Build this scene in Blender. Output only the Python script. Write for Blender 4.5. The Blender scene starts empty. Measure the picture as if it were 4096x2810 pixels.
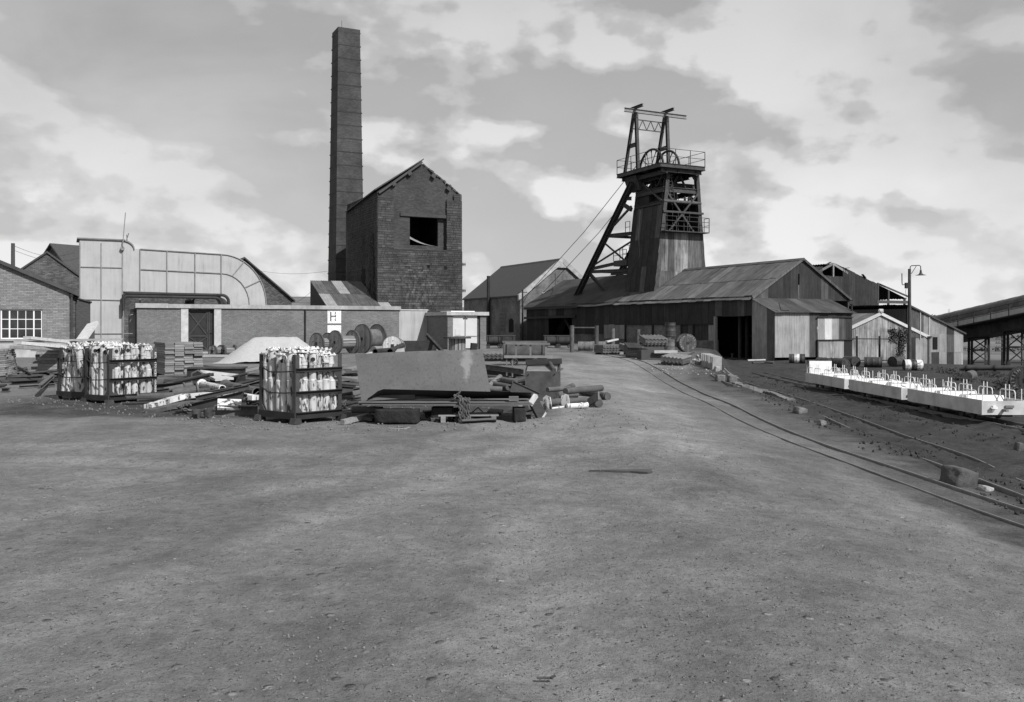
import bpy, math, random
from mathutils import Vector, Matrix, noise
RAD = math.radians
random.seed(11)
scn = bpy.context.scene
col = scn.collection

# ------------------------------------------------------------------ camera, sky, sun, exposure
F, CX, HY, EYE = 3618.0, 2048.0, 1305.0, 1.6      # focal length and eye-level line of the 4096 px wide view, eye height
cam_d = bpy.data.cameras.new("camera")
cam = bpy.data.objects.new("camera", cam_d); col.objects.link(cam)
cam_d.sensor_width = 36.0
cam_d.lens = 36.0 * F / 4096.0
cam_d.shift_y = -(1405.0 - HY) / 4096.0
cam_d.clip_start = 0.1; cam_d.clip_end = 12000
cam.location = (0, 0, EYE); cam.rotation_euler = (RAD(90), 0, 0)
scn.camera = cam

SUN_AZ, SUN_EL = RAD(48), RAD(41)      # azimuth from +X towards -Y (right of and behind the camera)
sun_dir = Vector((math.cos(SUN_AZ) * math.cos(SUN_EL), -math.sin(SUN_AZ) * math.cos(SUN_EL), math.sin(SUN_EL)))

wd = bpy.data.worlds.new("World"); scn.world = wd; wd.use_nodes = True
nt = wd.node_tree; nt.nodes.clear()
def N(t, **k):
    n = nt.nodes.new(t)
    for a, b in k.items(): setattr(n, a, b)
    return n
def L(a, b): nt.links.new(a, b)
def math_n(op, a, b=None, c=None, clamp=False):
    n = N('ShaderNodeMath', operation=op, use_clamp=clamp)
    for i, v in enumerate((a, b, c)):
        if v is None: continue
        if isinstance(v, (int, float)): n.inputs[i].default_value = v
        else: L(v, n.inputs[i])
    return n.outputs[0]
def ramp_n(fac, pts, interp='EASE'):
    r = N('ShaderNodeValToRGB'); r.color_ramp.interpolation = interp
    e = r.color_ramp.elements
    while len(e) < len(pts): e.new(0.5)
    for i, (p, v) in enumerate(pts):
        e[i].position = p; e[i].color = (v, v, v, 1)
    L(fac, r.inputs[0]); return r.outputs[0]
CLX, CLY, CLZ = 9.2, 4.4, 1.9
sky = N('ShaderNodeTexSky', sky_type='NISHITA', sun_disc=False)
sky.sun_elevation = SUN_EL; sky.sun_rotation = math.atan2(sun_dir.x, sun_dir.y)
sky.air_density = 1.0; sky.dust_density = 2.0; sky.ozone_density = 1.0
bw = N('ShaderNodeRGBToBW'); L(sky.outputs[0], bw.inputs[0])
tc = N('ShaderNodeTexCoord'); sp = N('ShaderNodeSeparateXYZ'); L(tc.outputs['Generated'], sp.inputs[0])
zc = math_n('MAXIMUM', sp.outputs[2], 0.0)
# cloud field over directions: banks flattened, finer puffs low down
stv = N('ShaderNodeVectorMath', operation='MULTIPLY'); L(tc.outputs['Generated'], stv.inputs[0]); stv.inputs[1].default_value = (1.0, 1.0, 1.75)
def cloud_noise(scale, detail, rough, off, dist=0.0):
    mp = N('ShaderNodeMapping'); mp.inputs['Location'].default_value = off
    L(stv.outputs[0], mp.inputs[0])
    t = N('ShaderNodeTexNoise'); t.inputs['Scale'].default_value = scale; t.inputs['Detail'].default_value = detail
    t.inputs['Roughness'].default_value = rough; t.inputs['Distortion'].default_value = dist
    L(mp.outputs[0], t.inputs['Vector']); return t.outputs['Fac']
def cumulus(scale, detail, rough, off, k):
    "density and its lit side (towards the sun: right and up)"
    a_ = cloud_noise(scale, detail, rough, off); e = 0.16 / scale
    b_ = cloud_noise(scale, detail, rough, (off[0] + e * 0.75, off[1] - e * 0.35, off[2] + e * 0.95))
    return a_, math_n('MULTIPLY', math_n('SUBTRACT', a_, b_), k)
big, lit1 = cumulus(2.3, 8, 0.43, (CLX, CLY, CLZ), 8.0)
small, lit2 = cumulus(7.0, 7, 0.46, (1.1, 3.2, 0.4), 5.0)
lowc = ramp_n(zc, [(0.0, 0.15), (0.18, 0.07), (0.45, 0.02)], 'LINEAR')
cov = math_n('ADD', math_n('ADD', math_n('MULTIPLY', big, 0.70), math_n('MULTIPLY', small, 0.30)), lowc)
mask = ramp_n(cov, [(0.30, 0.0), (0.50, 0.5), (0.72, 1.0)])
lit = math_n('ADD', lit1, lit2)
cl_val = math_n('MULTIPLY', ramp_n(math_n('ADD', lit, 0.5), [(0.22, 5.2), (0.5, 6.5), (0.85, 8.6)]), ramp_n(zc, [(0.0, 1.04), (0.14, 0.94), (0.34, 0.72)], 'LINEAR'))
veil = math_n('MULTIPLY', ramp_n(cloud_noise(3.6, 7, 0.55, (6.0, 1.5, 3.0), 0.4), [(0.32, 0.0), (0.70, 1.0)]), 2.2)
haze_low = ramp_n(zc, [(0.0, 2.6), (0.10, 1.5), (0.22, 0.5), (0.40, 0.0)])
skyv = math_n('ADD', math_n('ADD', math_n('MULTIPLY', bw.outputs[0], 0.40), 1.9), math_n('ADD', veil, haze_low))
mx = N('ShaderNodeMix', data_type='FLOAT'); L(mask, mx.inputs[0]); L(skyv, mx.inputs[2]); L(cl_val, mx.inputs[3])
bg = N('ShaderNodeBackground'); L(mx.outputs[0], bg.inputs[0]); bg.inputs[1].default_value = 0.10
wo = N('ShaderNodeOutputWorld'); L(bg.outputs[0], wo.inputs[0])

sl = bpy.data.lights.new("sun", 'SUN'); sl.energy = 5.0; sl.angle = RAD(0.6); sl.color = (1, 1, 1)
so = bpy.data.objects.new("sun", sl); col.objects.link(so)
so.rotation_euler = (-sun_dir).to_track_quat('-Z', 'Y').to_euler(); so.location = (30, -30, 60)
vs = scn.view_settings
vs.view_transform = 'Standard'; vs.look = 'None'; vs.exposure = 0.06; vs.gamma = 1.0; vs.use_curve_mapping = False

# ------------------------------------------------------------------ measuring helpers
def smooth(a, b, x):
    t = max(0.0, min(1.0, (x - a) / (b - a))); return t * t * (3 - 2 * t)
EDGE = [(-20, 4.5), (12.3, 6.3), (24.2, 7.5), (33.7, 8.0), (46, 10.6), (62, 14.0), (120, 14.0)]
def edge_x(Y):
    for (a, b), (c, d) in zip(EDGE, EDGE[1:]):
        if Y <= c: return b + (d - b) * max(0, (Y - a)) / (c - a)
    return EDGE[-1][1]
def gz(X, Y):
    "height of the ground"
    if Y > 135 or Y < -15 or abs(X) > 75:
        pass
    z = -0.42 * smooth(1.5, 6.0, X) * (1 - smooth(28, 52, Y))
    ex = edge_x(Y)
    far = smooth(40, 60, Y)
    low = -0.90 * (1 - far) + -0.75 * far
    k = smooth(ex - 0.15, ex + 0.75, X) if Y > 14 else smooth(ex - 0.5, ex + 2.2, X)
    z = z * (1 - k) + low * k
    z -= 0.40 * smooth(19, 28, X) * smooth(57, 65, Y) + 1.3 * smooth(26, 36, X) * smooth(52, 70, Y)
    if Y > 95:
        r = smooth(10, 40, X)
        prof = [(95, 0), (260, -4.6), (400, -3.6), (700, 0.8), (1200, 12), (1500, 19), (1700, 20), (2400, 12), (4000, 10)]
        for (a, b), (c, d) in zip(prof, prof[1:]):
            if Y <= c or c == 4000:
                z += b + (d - b) * min(1, (Y - a) / (c - a)); break
        z += (1 - smooth(-500, 300, X)) * 82 * smooth(1300, 2900, Y)
    return z
def rough(X, Y):
    "small unevenness of the yard"
    z = 0.014 * noise.noise((X * 0.9, Y * 0.9, 1.3)) + 0.008 * noise.noise((X * 2.7, Y * 2.7, 5.1)) + 0.045 * noise.noise((X * 0.2, Y * 0.2, 9.0))
    k = smooth(edge_x(Y) - 0.3, edge_x(Y) + 0.8, X)
    if k > 0 and X < 16: z += k * (0.09 * noise.noise((X * 1.7, Y * 0.35, 2.0)) + 0.07 * noise.noise((X * 4.5, Y * 2.2, 2.0)) + 0.03 * noise.noise((X * 9, Y * 9, 4.0)))
    return z
def P(x, y, d): return Vector(((x - CX) / F * d, d, EYE - (y - HY) / F * d))
def G(x, y, dz=0.0):
    "point of the ground (plus dz) that is seen at (x, y)"
    z = dz
    for _ in range(12):
        d = (EYE - z) * F / max(4, (y - HY)); X = (x - CX) / F * d
        z = gz(X, d) + dz
    return Vector((X, d, z + (rough(X, d) if d < 75 else 0)))
PHI = RAD(26.4)                               # the whole colliery is laid out on one grid
U = Vector((math.cos(PHI), math.sin(PHI), 0)); V = Vector((-math.sin(PHI), math.cos(PHI), 0))

# ------------------------------------------------------------------ mesh builder
class MB:
    def __init__(s): s.v = []; s.f = []; s.sm = []
    def add(s, vs, fs, smooth=False):
        o = len(s.v); s.v += [tuple(p) for p in vs]; s.f += [tuple(i + o for i in f) for f in fs]; s.sm += [smooth] * len(fs); return s
    def box(s, c, d, M=None):
        x, y, z = d[0] / 2, d[1] / 2, d[2] / 2
        vs = [Vector((a * x, b * y, e * z)) for a in (-1, 1) for b in (-1, 1) for e in (-1, 1)]
        if M is not None: vs = [M @ p for p in vs]
        c = Vector(c); vs = [p + c for p in vs]
        return s.add(vs, [(0, 1, 3, 2), (4, 6, 7, 5), (0, 4, 5, 1), (2, 3, 7, 6), (0, 2, 6, 4), (1, 5, 7, 3)])
    def bx(s, x0, x1, y0, y1, z0, z1):
        return s.box(((x0 + x1) / 2, (y0 + y1) / 2, (z0 + z1) / 2), (x1 - x0, y1 - y0, z1 - z0))
    def frame(s, p, q, up=(0, 0, 1)):
        p, q = Vector(p), Vector(q); d = (q - p); l = d.length; d.normalize()
        up = Vector(up)
        if abs(d.dot(up)) > 0.98: up = Vector((0, 1, 0)) if abs(d.y) < 0.9 else Vector((1, 0, 0))
        sx = d.cross(up).normalized(); sz = sx.cross(d)
        return p, d, sx, sz, l
    def beam(s, p, q, w, h, up=(0, 0, 1)):
        p, d, sx, sz, l = s.frame(p, q, up)
        vs = [p + d * e * l + sx * a * w / 2 + sz * b * h / 2 for a in (-1, 1) for e in (0, 1) for b in (-1, 1)]
        return s.add(vs, [(0, 1, 3, 2), (4, 6, 7, 5), (0, 4, 5, 1), (2, 3, 7, 6), (0, 2, 6, 4), (1, 5, 7, 3)])
    def ibeam(s, p, q, w, h, t=None, up=(0, 0, 1)):
        t = t or h * 0.1
        P0, d, sx, sz, l = s.frame(p, q, up); p, q = Vector(p), Vector(q)
        s.beam(p + sz * (h - t) / 2, q + sz * (h - t) / 2, w, t, up); s.beam(p - sz * (h - t) / 2, q - sz * (h - t) / 2, w, t, up)
        return s.beam(p, q, t, h - 2 * t, up)
    def cyl(s, p, q, r, r2=None, n=12, caps=True, sm=True):
        r2 = r if r2 is None else r2
        p, d, sx, sz, l = s.frame(p, q)
        vs = []
        for k in range(n):
            a = 2 * math.pi * k / n; o = sx * math.cos(a) + sz * math.sin(a)
            vs += [p + o * r, p + d * l + o * r2]
        fs = [(2 * k, 2 * k + 1, (2 * k + 3) % (2 * n), (2 * k + 2) % (2 * n)) for k in range(n)]
        s.add(vs, fs, sm)
        if caps: s.add([vs[2 * k] for k in range(n)], [tuple(range(n))]); s.add([vs[2 * k + 1] for k in range(n)], [tuple(range(n - 1, -1, -1))])
        return s
    def pipe(s, p, q, r, th, n=16):
        "open tube with a visible wall"
        p, d, sx, sz, l = s.frame(p, q); vs = []
        for k in range(n):
            a = 2 * math.pi * k / n; o = sx * math.cos(a) + sz * math.sin(a)
            vs += [p + o * r, p + d * l + o * r, p + d * l + o * (r - th), p + o * (r - th)]
        fs = []
        for k in range(n):
            b = 4 * k; c = 4 * ((k + 1) % n)
            for j in range(4): fs.append((b + j, b + (j + 1) % 4, c + (j + 1) % 4, c + j))
        return s.add(vs, fs, False)
    def tube(s, pts, r, n=8, closed=False, caps=True):
        pts = [Vector(p) for p in pts]; m = len(pts); vs = []; prev = None
        for i, p in enumerate(pts):
            a = pts[(i - 1) % m] if (closed or i > 0) else p; b = pts[(i + 1) % m] if (closed or i < m - 1) else p
            d = (b - a).normalized()
            if prev is None:
                up = Vector((0, 0, 1)) if abs(d.z) < 0.9 else Vector((1, 0, 0)); sx = d.cross(up).normalized()
            else: sx = (prev - d * prev.dot(d)).normalized()
            prev = sx; sz = sx.cross(d); rr = r[i] if isinstance(r, (list, tuple)) else r
            vs += [p + (sx * math.cos(2 * math.pi * k / n) + sz * math.sin(2 * math.pi * k / n)) * rr for k in range(n)]
        fs = []
        for i in range(m if closed else m - 1):
            j = (i + 1) % m
            fs += [(i * n + k, i * n + (k + 1) % n, j * n + (k + 1) % n, j * n + k) for k in range(n)]
        s.add(vs, fs, True)
        if caps and not closed: s.add(vs[:n], [tuple(range(n - 1, -1, -1))]); s.add(vs[-n:], [tuple(range(n))])
        return s
    def prism(s, poly, y0, y1, M=None):
        "polygon (x, z) drawn out along y"
        n = len(poly); vs = [Vector((x, y0, z)) for x, z in poly] + [Vector((x, y1, z)) for x, z in poly]
        if M is not None: vs = [M @ p for p in vs]
        return s.add(vs, [tuple(range(n)), tuple(range(2 * n - 1, n - 1, -1))] + [(k, k + n, (k + 1) % n + n, (k + 1) % n) for k in range(n)])
    def quad(s, a, b, c, d): return s.add([a, b, c, d], [(0, 1, 2, 3)])
    def rock(s, c, d, seed=0, n=(9, 6), jit=0.22, M=None):
        rng = random.Random(seed); vs = []; nu, nv = n
        for j in range(nv + 1):
            th = math.pi * j / nv
            for i in range(nu):
                ph = 2 * math.pi * (i + 0.5 * (j % 2)) / nu
                k = 1 + rng.uniform(-jit, jit)
                x, y, z = math.sin(th) * math.cos(ph), math.sin(th) * math.sin(ph), math.cos(th)
                m = max(abs(x), abs(y), abs(z)); b = 0.55 + 0.45 / m * 0.85       # towards a block
                p = Vector((x * b * k * d[0] / 2, y * b * k * d[1] / 2, z * b * (k if 0 < j < nv else 1) * d[2] / 2))
                vs.append((M @ p if M is not None else p) + Vector(c))
        fs = []
        for j in range(nv):
            for i in range(nu):
                a, b2 = j * nu + i, j * nu + (i + 1) % nu; c2, d2 = a + nu, b2 + nu
                fs += [(a, c2, d2), (a, d2, b2)]
        return s.add(vs, fs, False)
    def disc_ring(s, c, ax, R, r, th, n=24):
        "flat ring or flange"
        ax = Vector(ax).normalized(); c = Vector(c)
        return s.pipe(c - ax * th / 2, c + ax * th / 2, R, R - r, n) if r > 0 else s.cyl(c - ax * th / 2, c + ax * th / 2, R, n=n, sm=False)
    def mesh(s, name):
        me = bpy.data.meshes.new(name); me.from_pydata(s.v, [], s.f)
        if any(s.sm): me.polygons.foreach_set('use_smooth', s.sm)
        me.update(); return me
    def build(s, name, mat, parent=None, M=None):
        me = s.mesh(name); me.materials.append(mat)
        return link(name, me, parent, M)
def link(name, me, parent=None, M=None):
    o = bpy.data.objects.new(name, me); col.objects.link(o)
    if parent is not None: o.parent = parent
    if M is not None: o.matrix_basis = M
    return o
def tag(o, label=None, cat=None, group=None, kind=None):
    if label: o['label'] = label
    if cat: o['category'] = cat
    if group: o['group'] = group
    if kind: o['kind'] = kind
    return o
def thing(name, label, cat, loc=(0, 0, 0), rz=0.0, group=None, rot=None):
    o = bpy.data.objects.new(name, None); o.empty_display_size = 0.2; col.objects.link(o)
    o.location = loc; o.rotation_euler = rot if rot is not None else (0, 0, rz)
    return tag(o, label, cat, group)
def dup(root, loc, rz=0.0, label=None, rot=None, group=None, swap=None):
    r = root.copy(); col.objects.link(r); r.location = loc; r.rotation_euler = rot if rot is not None else (0, 0, rz)
    if label: r['label'] = label
    if group: r['group'] = group
    def rec(src, dst):
        for ch in list(src.children):
            c = ch.copy(); col.objects.link(c); c.parent = dst; rec(ch, c)
    rec(root, r); return r
def rotm(rx=0, ry=0, rz=0):
    from mathutils import Euler
    return Euler((rx, ry, rz)).to_matrix()
def text_mesh(body, size, depth=0.002):
    c = bpy.data.curves.new("lettering", 'FONT'); c.body = body; c.size = size; c.extrude = depth; c.align_x = 'CENTER'; c.align_y = 'CENTER'; c.resolution_u = 2
    o = bpy.data.objects.new("lettering", c); col.objects.link(o)
    dg = bpy.context.evaluated_depsgraph_get(); me = bpy.data.meshes.new_from_object(o.evaluated_get(dg))
    bpy.data.objects.remove(o); bpy.data.curves.remove(c); return me

# ------------------------------------------------------------------ materials (the photograph is black and white: every colour is a grey)
MATS = {}
class MT:
    def __init__(s, name, rough=0.85, metal=0.0):
        s.m = bpy.data.materials.new(name); s.m.use_nodes = True; s.t = s.m.node_tree
        s.b = s.t.nodes['Principled BSDF']; s.b.inputs['Roughness'].default_value = rough; s.b.inputs['Metallic'].default_value = metal
        s.b.inputs['Specular IOR Level'].default_value = 0.3
        s.c = s.t.nodes.new('ShaderNodeTexCoord'); MATS[name] = s.m
    def n(s, t, **k):
        x = s.t.nodes.new(t)
        for a, b in k.items(): setattr(x, a, b)
        return x
    def l(s, a, b): s.t.links.new(a, b)
    def math(s, op, a, b=None, clamp=False):
        n = s.n('ShaderNodeMath', operation=op, use_clamp=clamp)
        for i, v in enumerate((a, b)):
            if v is None: continue
            if isinstance(v, (int, float)): n.inputs[i].default_value = v
            else: s.l(v, n.inputs[i])
        return n.outputs[0]
    def noise(s, scale, detail=5, rough=0.6, stretch=(1, 1, 1), vec=None, dist=0.0, rand=True):
        mp = s.n('ShaderNodeMapping'); mp.inputs['Scale'].default_value = stretch
        s.l(vec or s.c.outputs['Object'], mp.inputs[0])
        v = mp.outputs[0]
        if rand:
            oi = s.n('ShaderNodeObjectInfo'); a = s.n('ShaderNodeVectorMath', operation='ADD')
            sc = s.math('MULTIPLY', oi.outputs['Random'], 37.0)
            s.l(v, a.inputs[0]); s.l(sc, a.inputs[1]); v = a.outputs[0]
        t = s.n('ShaderNodeTexNoise'); t.inputs['Scale'].default_value = scale; t.inputs['Detail'].default_value = detail
        t.inputs['Roughness'].default_value = rough; t.inputs['Distortion'].default_value = dist
        s.l(v, t.inputs['Vector']); return t.outputs['Fac']
    def ramp(s, fac, pts, interp='LINEAR'):
        r = s.n('ShaderNodeValToRGB'); r.color_ramp.interpolation = interp; e = r.color_ramp.elements
        while len(e) < len(pts): e.new(0.5)
        for i, (p, v) in enumerate(pts): e[i].position = p; e[i].color = (v, v, v, 1)
        s.l(fac, r.inputs[0]); return r.outputs[0]
    def mix(s, f, a, b):
        m = s.n('ShaderNodeMix', data_type='FLOAT')
        for i, v in ((0, f), (2, a), (3, b)):
            if isinstance(v, (int, float)): m.inputs[i].default_value = v
            else: s.l(v, m.inputs[i])
        return m.outputs[0]
    def rnd(s, lo, hi):
        oi = s.n('ShaderNodeObjectInfo'); return s.math('ADD', s.math('MULTIPLY', oi.outputs['Random'], hi - lo), lo)
    def out(s, colv, bump=None, strength=0.3, dist=0.02):
        s.l(colv, s.b.inputs['Base Color'])
        if bump is not None:
            b = s.n('ShaderNodeBump'); b.inputs['Strength'].default_value = strength; b.inputs['Distance'].default_value = dist
            s.l(bump, b.inputs['Height']); s.l(b.outputs[0], s.b.inputs['Normal'])
        return s.m
def m_plain(name, v, var=0.3, scale=3.0, rough=0.85, metal=0.0, rnd=0.15, bump=0.3, stretch=(1, 1, 1), detail=6, dist=0.01):
    t = MT(name, rough, metal); a = t.noise(scale, detail, 0.65, stretch)
    c = t.ramp(a, [(0.25, v * (1 - var)), (0.75, v * (1 + var))])
    if rnd: c = t.math('MULTIPLY', c, t.rnd(1 - rnd, 1 + rnd))
    return t.out(c, t.noise(scale * 6, 4, 0.6, stretch), bump, dist)
def m_corr(name, v, var=0.45, rnd=0.3, rough=0.6, metal=0.0, rust=0.5):
    "weathered corrugated iron: streaks down the sheet"
    t = MT(name, rough, metal)
    st = t.noise(5.0, 6, 0.65, (1.6, 1.6, 0.10)); bl = t.noise(1.3, 5, 0.6)
    c = t.ramp(st, [(0.30, v * (1 - var)), (0.70, v * (1 + var))])
    c = t.math('MULTIPLY', c, t.ramp(bl, [(0.35, 1 - rust * 0.5), (0.62, 1.12)]))
    c = t.math('MULTIPLY', c, t.rnd(1 - rnd, 1 + rnd))
    return t.out(c, t.noise(30, 3, 0.6), 0.15, 0.004)
def m_brick(name, v, mortar, var=0.25, bw=0.225, bh=0.075, stain=0.35, bump=0.5, ms=0.010, squash=1.0):
    t = MT(name, 0.9); sx = t.n('ShaderNodeSeparateXYZ'); t.l(t.c.outputs['Object'], sx.inputs[0])
    cb = t.n('ShaderNodeCombineXYZ'); t.l(t.math('ADD', sx.outputs[0], sx.outputs[1]), cb.inputs[0]); t.l(sx.outputs[2], cb.inputs[1])
    b = t.n('ShaderNodeTexBrick'); t.l(cb.outputs[0], b.inputs['Vector']); b.inputs['Scale'].default_value = 1.0
    b.inputs['Brick Width'].default_value = bw; b.inputs['Row Height'].default_value = bh; b.inputs['Mortar Size'].default_value = ms
    b.inputs['Mortar Smooth'].default_value = 0.3; b.inputs['Bias'].default_value = -0.1
    for i, k in ((1, 1 - var), (2, 1 + var)): b.inputs[i].default_value = (v * k, v * k, v * k, 1)
    b.inputs[3].default_value = (mortar, mortar, mortar, 1)
    bwn = t.n('ShaderNodeRGBToBW'); t.l(b.outputs['Color'], bwn.inputs[0])
    c = t.math('MULTIPLY', bwn.outputs[0], t.ramp(t.noise(0.5, 7, 0.65), [(0.3, 1 - stain), (0.7, 1 + stain * 0.6)]))
    c = t.math('MULTIPLY', c, t.ramp(t.noise(9, 4, 0.6), [(0.3, 0.85), (0.7, 1.15)]))
    h = t.math('ADD', t.math('MULTIPLY', b.outputs['Fac'], -1.0), t.math('MULTIPLY', t.noise(40, 3), 0.4))
    return t.out(c, h, bump, 0.02)
def m_chip(name, paint, under, amount=0.45, scale=9.0, rough=0.55, stretch=(1, 1, 0.35), metal=0.0):
    "paint flaking off to rust"
    t = MT(name, rough, metal)
    a = t.math('ADD', t.noise(scale, 7, 0.68, stretch), t.rnd(-0.05, 0.05)); k = t.ramp(a, [(amount - 0.03, 1.0), (amount + 0.03, 0.0)])
    d = t.ramp(t.noise(scale * 0.4, 5, 0.6, stretch), [(0.3, paint * 0.62), (0.62, paint)])
    d = t.math('MULTIPLY', d, t.rnd(0.86, 1.0))
    return t.out(t.mix(k, d, under), t.math('SUBTRACT', a, k), 0.25, 0.004)
def m_glass(name):
    t = MT(name, 0.08); t.b.inputs['Specular IOR Level'].default_value = 0.6
    return t.out(t.ramp(t.noise(2.0), [(0.3, 0.008), (0.7, 0.03)]))
# ------------------------------------------------------------------ the greys of the place
m_plain('black_iron', 0.022, 0.5, 2.5, 0.7, rnd=0.2)
m_plain('dark_steel', 0.045, 0.5, 3.0, 0.62, rnd=0.25)
m_plain('rust_steel', 0.085, 0.5, 4.0, 0.85, rnd=0.25)
m_plain('rail_steel', 0.15, 0.35, 6.0, 0.7, rnd=0.1)
m_plain('rib_steel', 0.20, 0.3, 3.0, 0.6, rnd=0.1)
m_plain('grey_steel', 0.16, 0.3, 3.0, 0.55, rnd=0.2)
m_plain('kerb_concrete', 0.15, 0.5, 4.0, 0.95, bump=0.8, dist=0.03)
m_plain('concrete', 0.30, 0.35, 2.0, 0.9, bump=0.5)
m_plain('pale_concrete', 0.42, 0.3, 3.0, 0.9, bump=0.5)
m_plain('slate', 0.050, 0.35, 2.0, 0.7, stretch=(3, 3, 6), bump=0.5)
m_plain('felt_roof', 0.06, 0.5, 0.7, 0.9, bump=0.5, rnd=0.35, dist=0.03)
m_plain('timber_dark', 0.06, 0.45, 5.0, 0.9, stretch=(1, 1, 6))
m_plain('timber', 0.20, 0.4, 4.0, 0.9, stretch=(0.4, 4, 4), rnd=0.3)
m_plain('timber_pale', 0.42, 0.3, 4.0, 0.9, stretch=(0.4, 4, 4), rnd=0.2)
m_plain('door_paint', 0.48, 0.10, 1.2, 0.6, rnd=0.04, bump=0.1)
m_plain('white_paint', 0.72, 0.14, 1.6, 0.5, rnd=0.05, bump=0.1)
_t = MT('duct_paint', 0.6); _s = _t.noise(3.0, 7, 0.65, (2.2, 2.2, 0.16), rand=False); _b = _t.noise(0.8, 6, 0.6, rand=False)
_c = _t.math('MULTIPLY', _t.ramp(_s, [(0.28, 0.25), (0.42, 0.35), (0.7, 0.39)]), _t.ramp(_b, [(0.3, 0.86), (0.7, 1.06)])); _t.out(_c, _b, 0.25, 0.03)
m_plain('wire', 0.03, 0.1, 1.0, 0.6)
m_plain('pitch_dark', 0.006, 0.2, 1.0, 0.95, rnd=0)
m_plain('baulk', 0.022, 0.5, 3.0, 0.95, bump=0.8, dist=0.03)
m_plain('shaded', 0.014, 0.3, 2.0, 0.6)  # near-black that carries the shade under the curled sheet
m_plain('fired_block', 0.36, 0.25, 6.0, 0.9, rnd=0.15)
m_plain('asbestos', 0.13, 0.45, 3.0, 0.9, rnd=0.2)
m_plain('rubble', 0.26, 0.4, 4.0, 0.9, rnd=0.3, bump=0.7, dist=0.03)
m_plain('boulder', 0.075, 0.5, 3.0, 0.9, bump=0.7, dist=0.03)
m_plain('coal', 0.03, 0.5, 9.0, 0.8, rnd=0)
m_plain('ivy', 0.045, 0.5, 6.0, 0.7, rnd=0.3)
m_plain('far_tree', 0.05, 0.4, 1.0, 0.9, rnd=0.3)
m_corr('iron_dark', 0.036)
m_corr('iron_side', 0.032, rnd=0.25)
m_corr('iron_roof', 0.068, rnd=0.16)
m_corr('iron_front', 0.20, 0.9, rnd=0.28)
m_corr('iron_tower', 0.085, 0.7, rnd=0.4)
m_corr('iron_mid', 0.085, rnd=0.3)
m_corr('iron_galv', 0.26, 0.25, rnd=0.2, rust=0.25)
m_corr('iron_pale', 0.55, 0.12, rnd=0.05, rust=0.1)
m_corr('iron_flaked', 0.24, 0.75, rnd=0.15, rust=0.8)
m_brick('brick_fan', 0.17, 0.115, 0.16, stain=0.25)
m_brick('brick_shop', 0.20, 0.12, 0.22, stain=0.18, bh=0.085, bw=0.26)
m_brick('brick_old', 0.10, 0.05, 0.40, stain=0.4, bh=0.085, bw=0.26)
m_brick('brick_sooty', 0.14, 0.25, 0.25, stain=0.6)
m_brick('brick_engine', 0.058, 0.044, 0.25, stain=0.4, bh=0.08, bw=0.25)
m_brick('brick_chimney', 0.066, 0.05, 0.22, stain=0.5, bh=0.075, bw=0.235)
m_brick('brick_white', 0.80, 0.35, 0.08, stain=0.12)
_t = MT('stone', 0.92); _g = _t.n('ShaderNodeNewGeometry'); _w = _g.outputs['Position']      # soot and lime run over many stones, so they follow the place, not the stone
_c = _t.math('MULTIPLY', _t.ramp(_t.noise(2.5, 6, 0.65), [(0.25, 0.036), (0.75, 0.088)]), _t.rnd(0.78, 1.22))
_c = _t.math('MULTIPLY', _c, _t.ramp(_t.noise(0.45, 7, 0.66, (1, 1, 0.6), _w, 0.4, rand=False), [(0.32, 0.55), (0.50, 1.0), (0.70, 1.25)]))
_d = _t.n('ShaderNodeVectorMath', operation='DISTANCE'); _t.l(_w, _d.inputs[0]); _d.inputs[1].default_value = (-10.7 + 3.6 * math.cos(PHI), 72 + 3.6 * math.sin(PHI), 4.6)
_n = _t.noise(3.2, 8, 0.75, (1, 1, 0.6), _w, 0.3, rand=False)
_in = _t.math('SUBTRACT', 1.0, _t.ramp(_t.math('MULTIPLY', _d.outputs['Value'], 0.3), [(0.30, 0.0), (0.75, 1.0)]))
_c = _t.math('MULTIPLY', _c, _t.mix(_in, 1.0, _t.ramp(_n, [(0.36, 0.32), (0.46, 0.8), (0.54, 1.3), (0.64, 2.2)])))
_t.out(_c, _t.noise(21, 4, 0.6), 0.9, 0.03)
m_plain('mortar', 0.045, 0.35, 4.0, 0.95)
m_chip('flaked_white', 0.72, 0.05, 0.43, 11.0)
m_chip('prop_white', 0.56, 0.05, 0.44, 13.0, stretch=(1, 1, 0.3))
m_chip('car_white', 0.60, 0.10, 0.24, 5.0, rough=0.4, stretch=(1, 1, 1))
m_chip('drum_paint', 0.06, 0.025, 0.45, 6.0, rough=0.5)
m_glass('window_glass')
M = MATS

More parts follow.
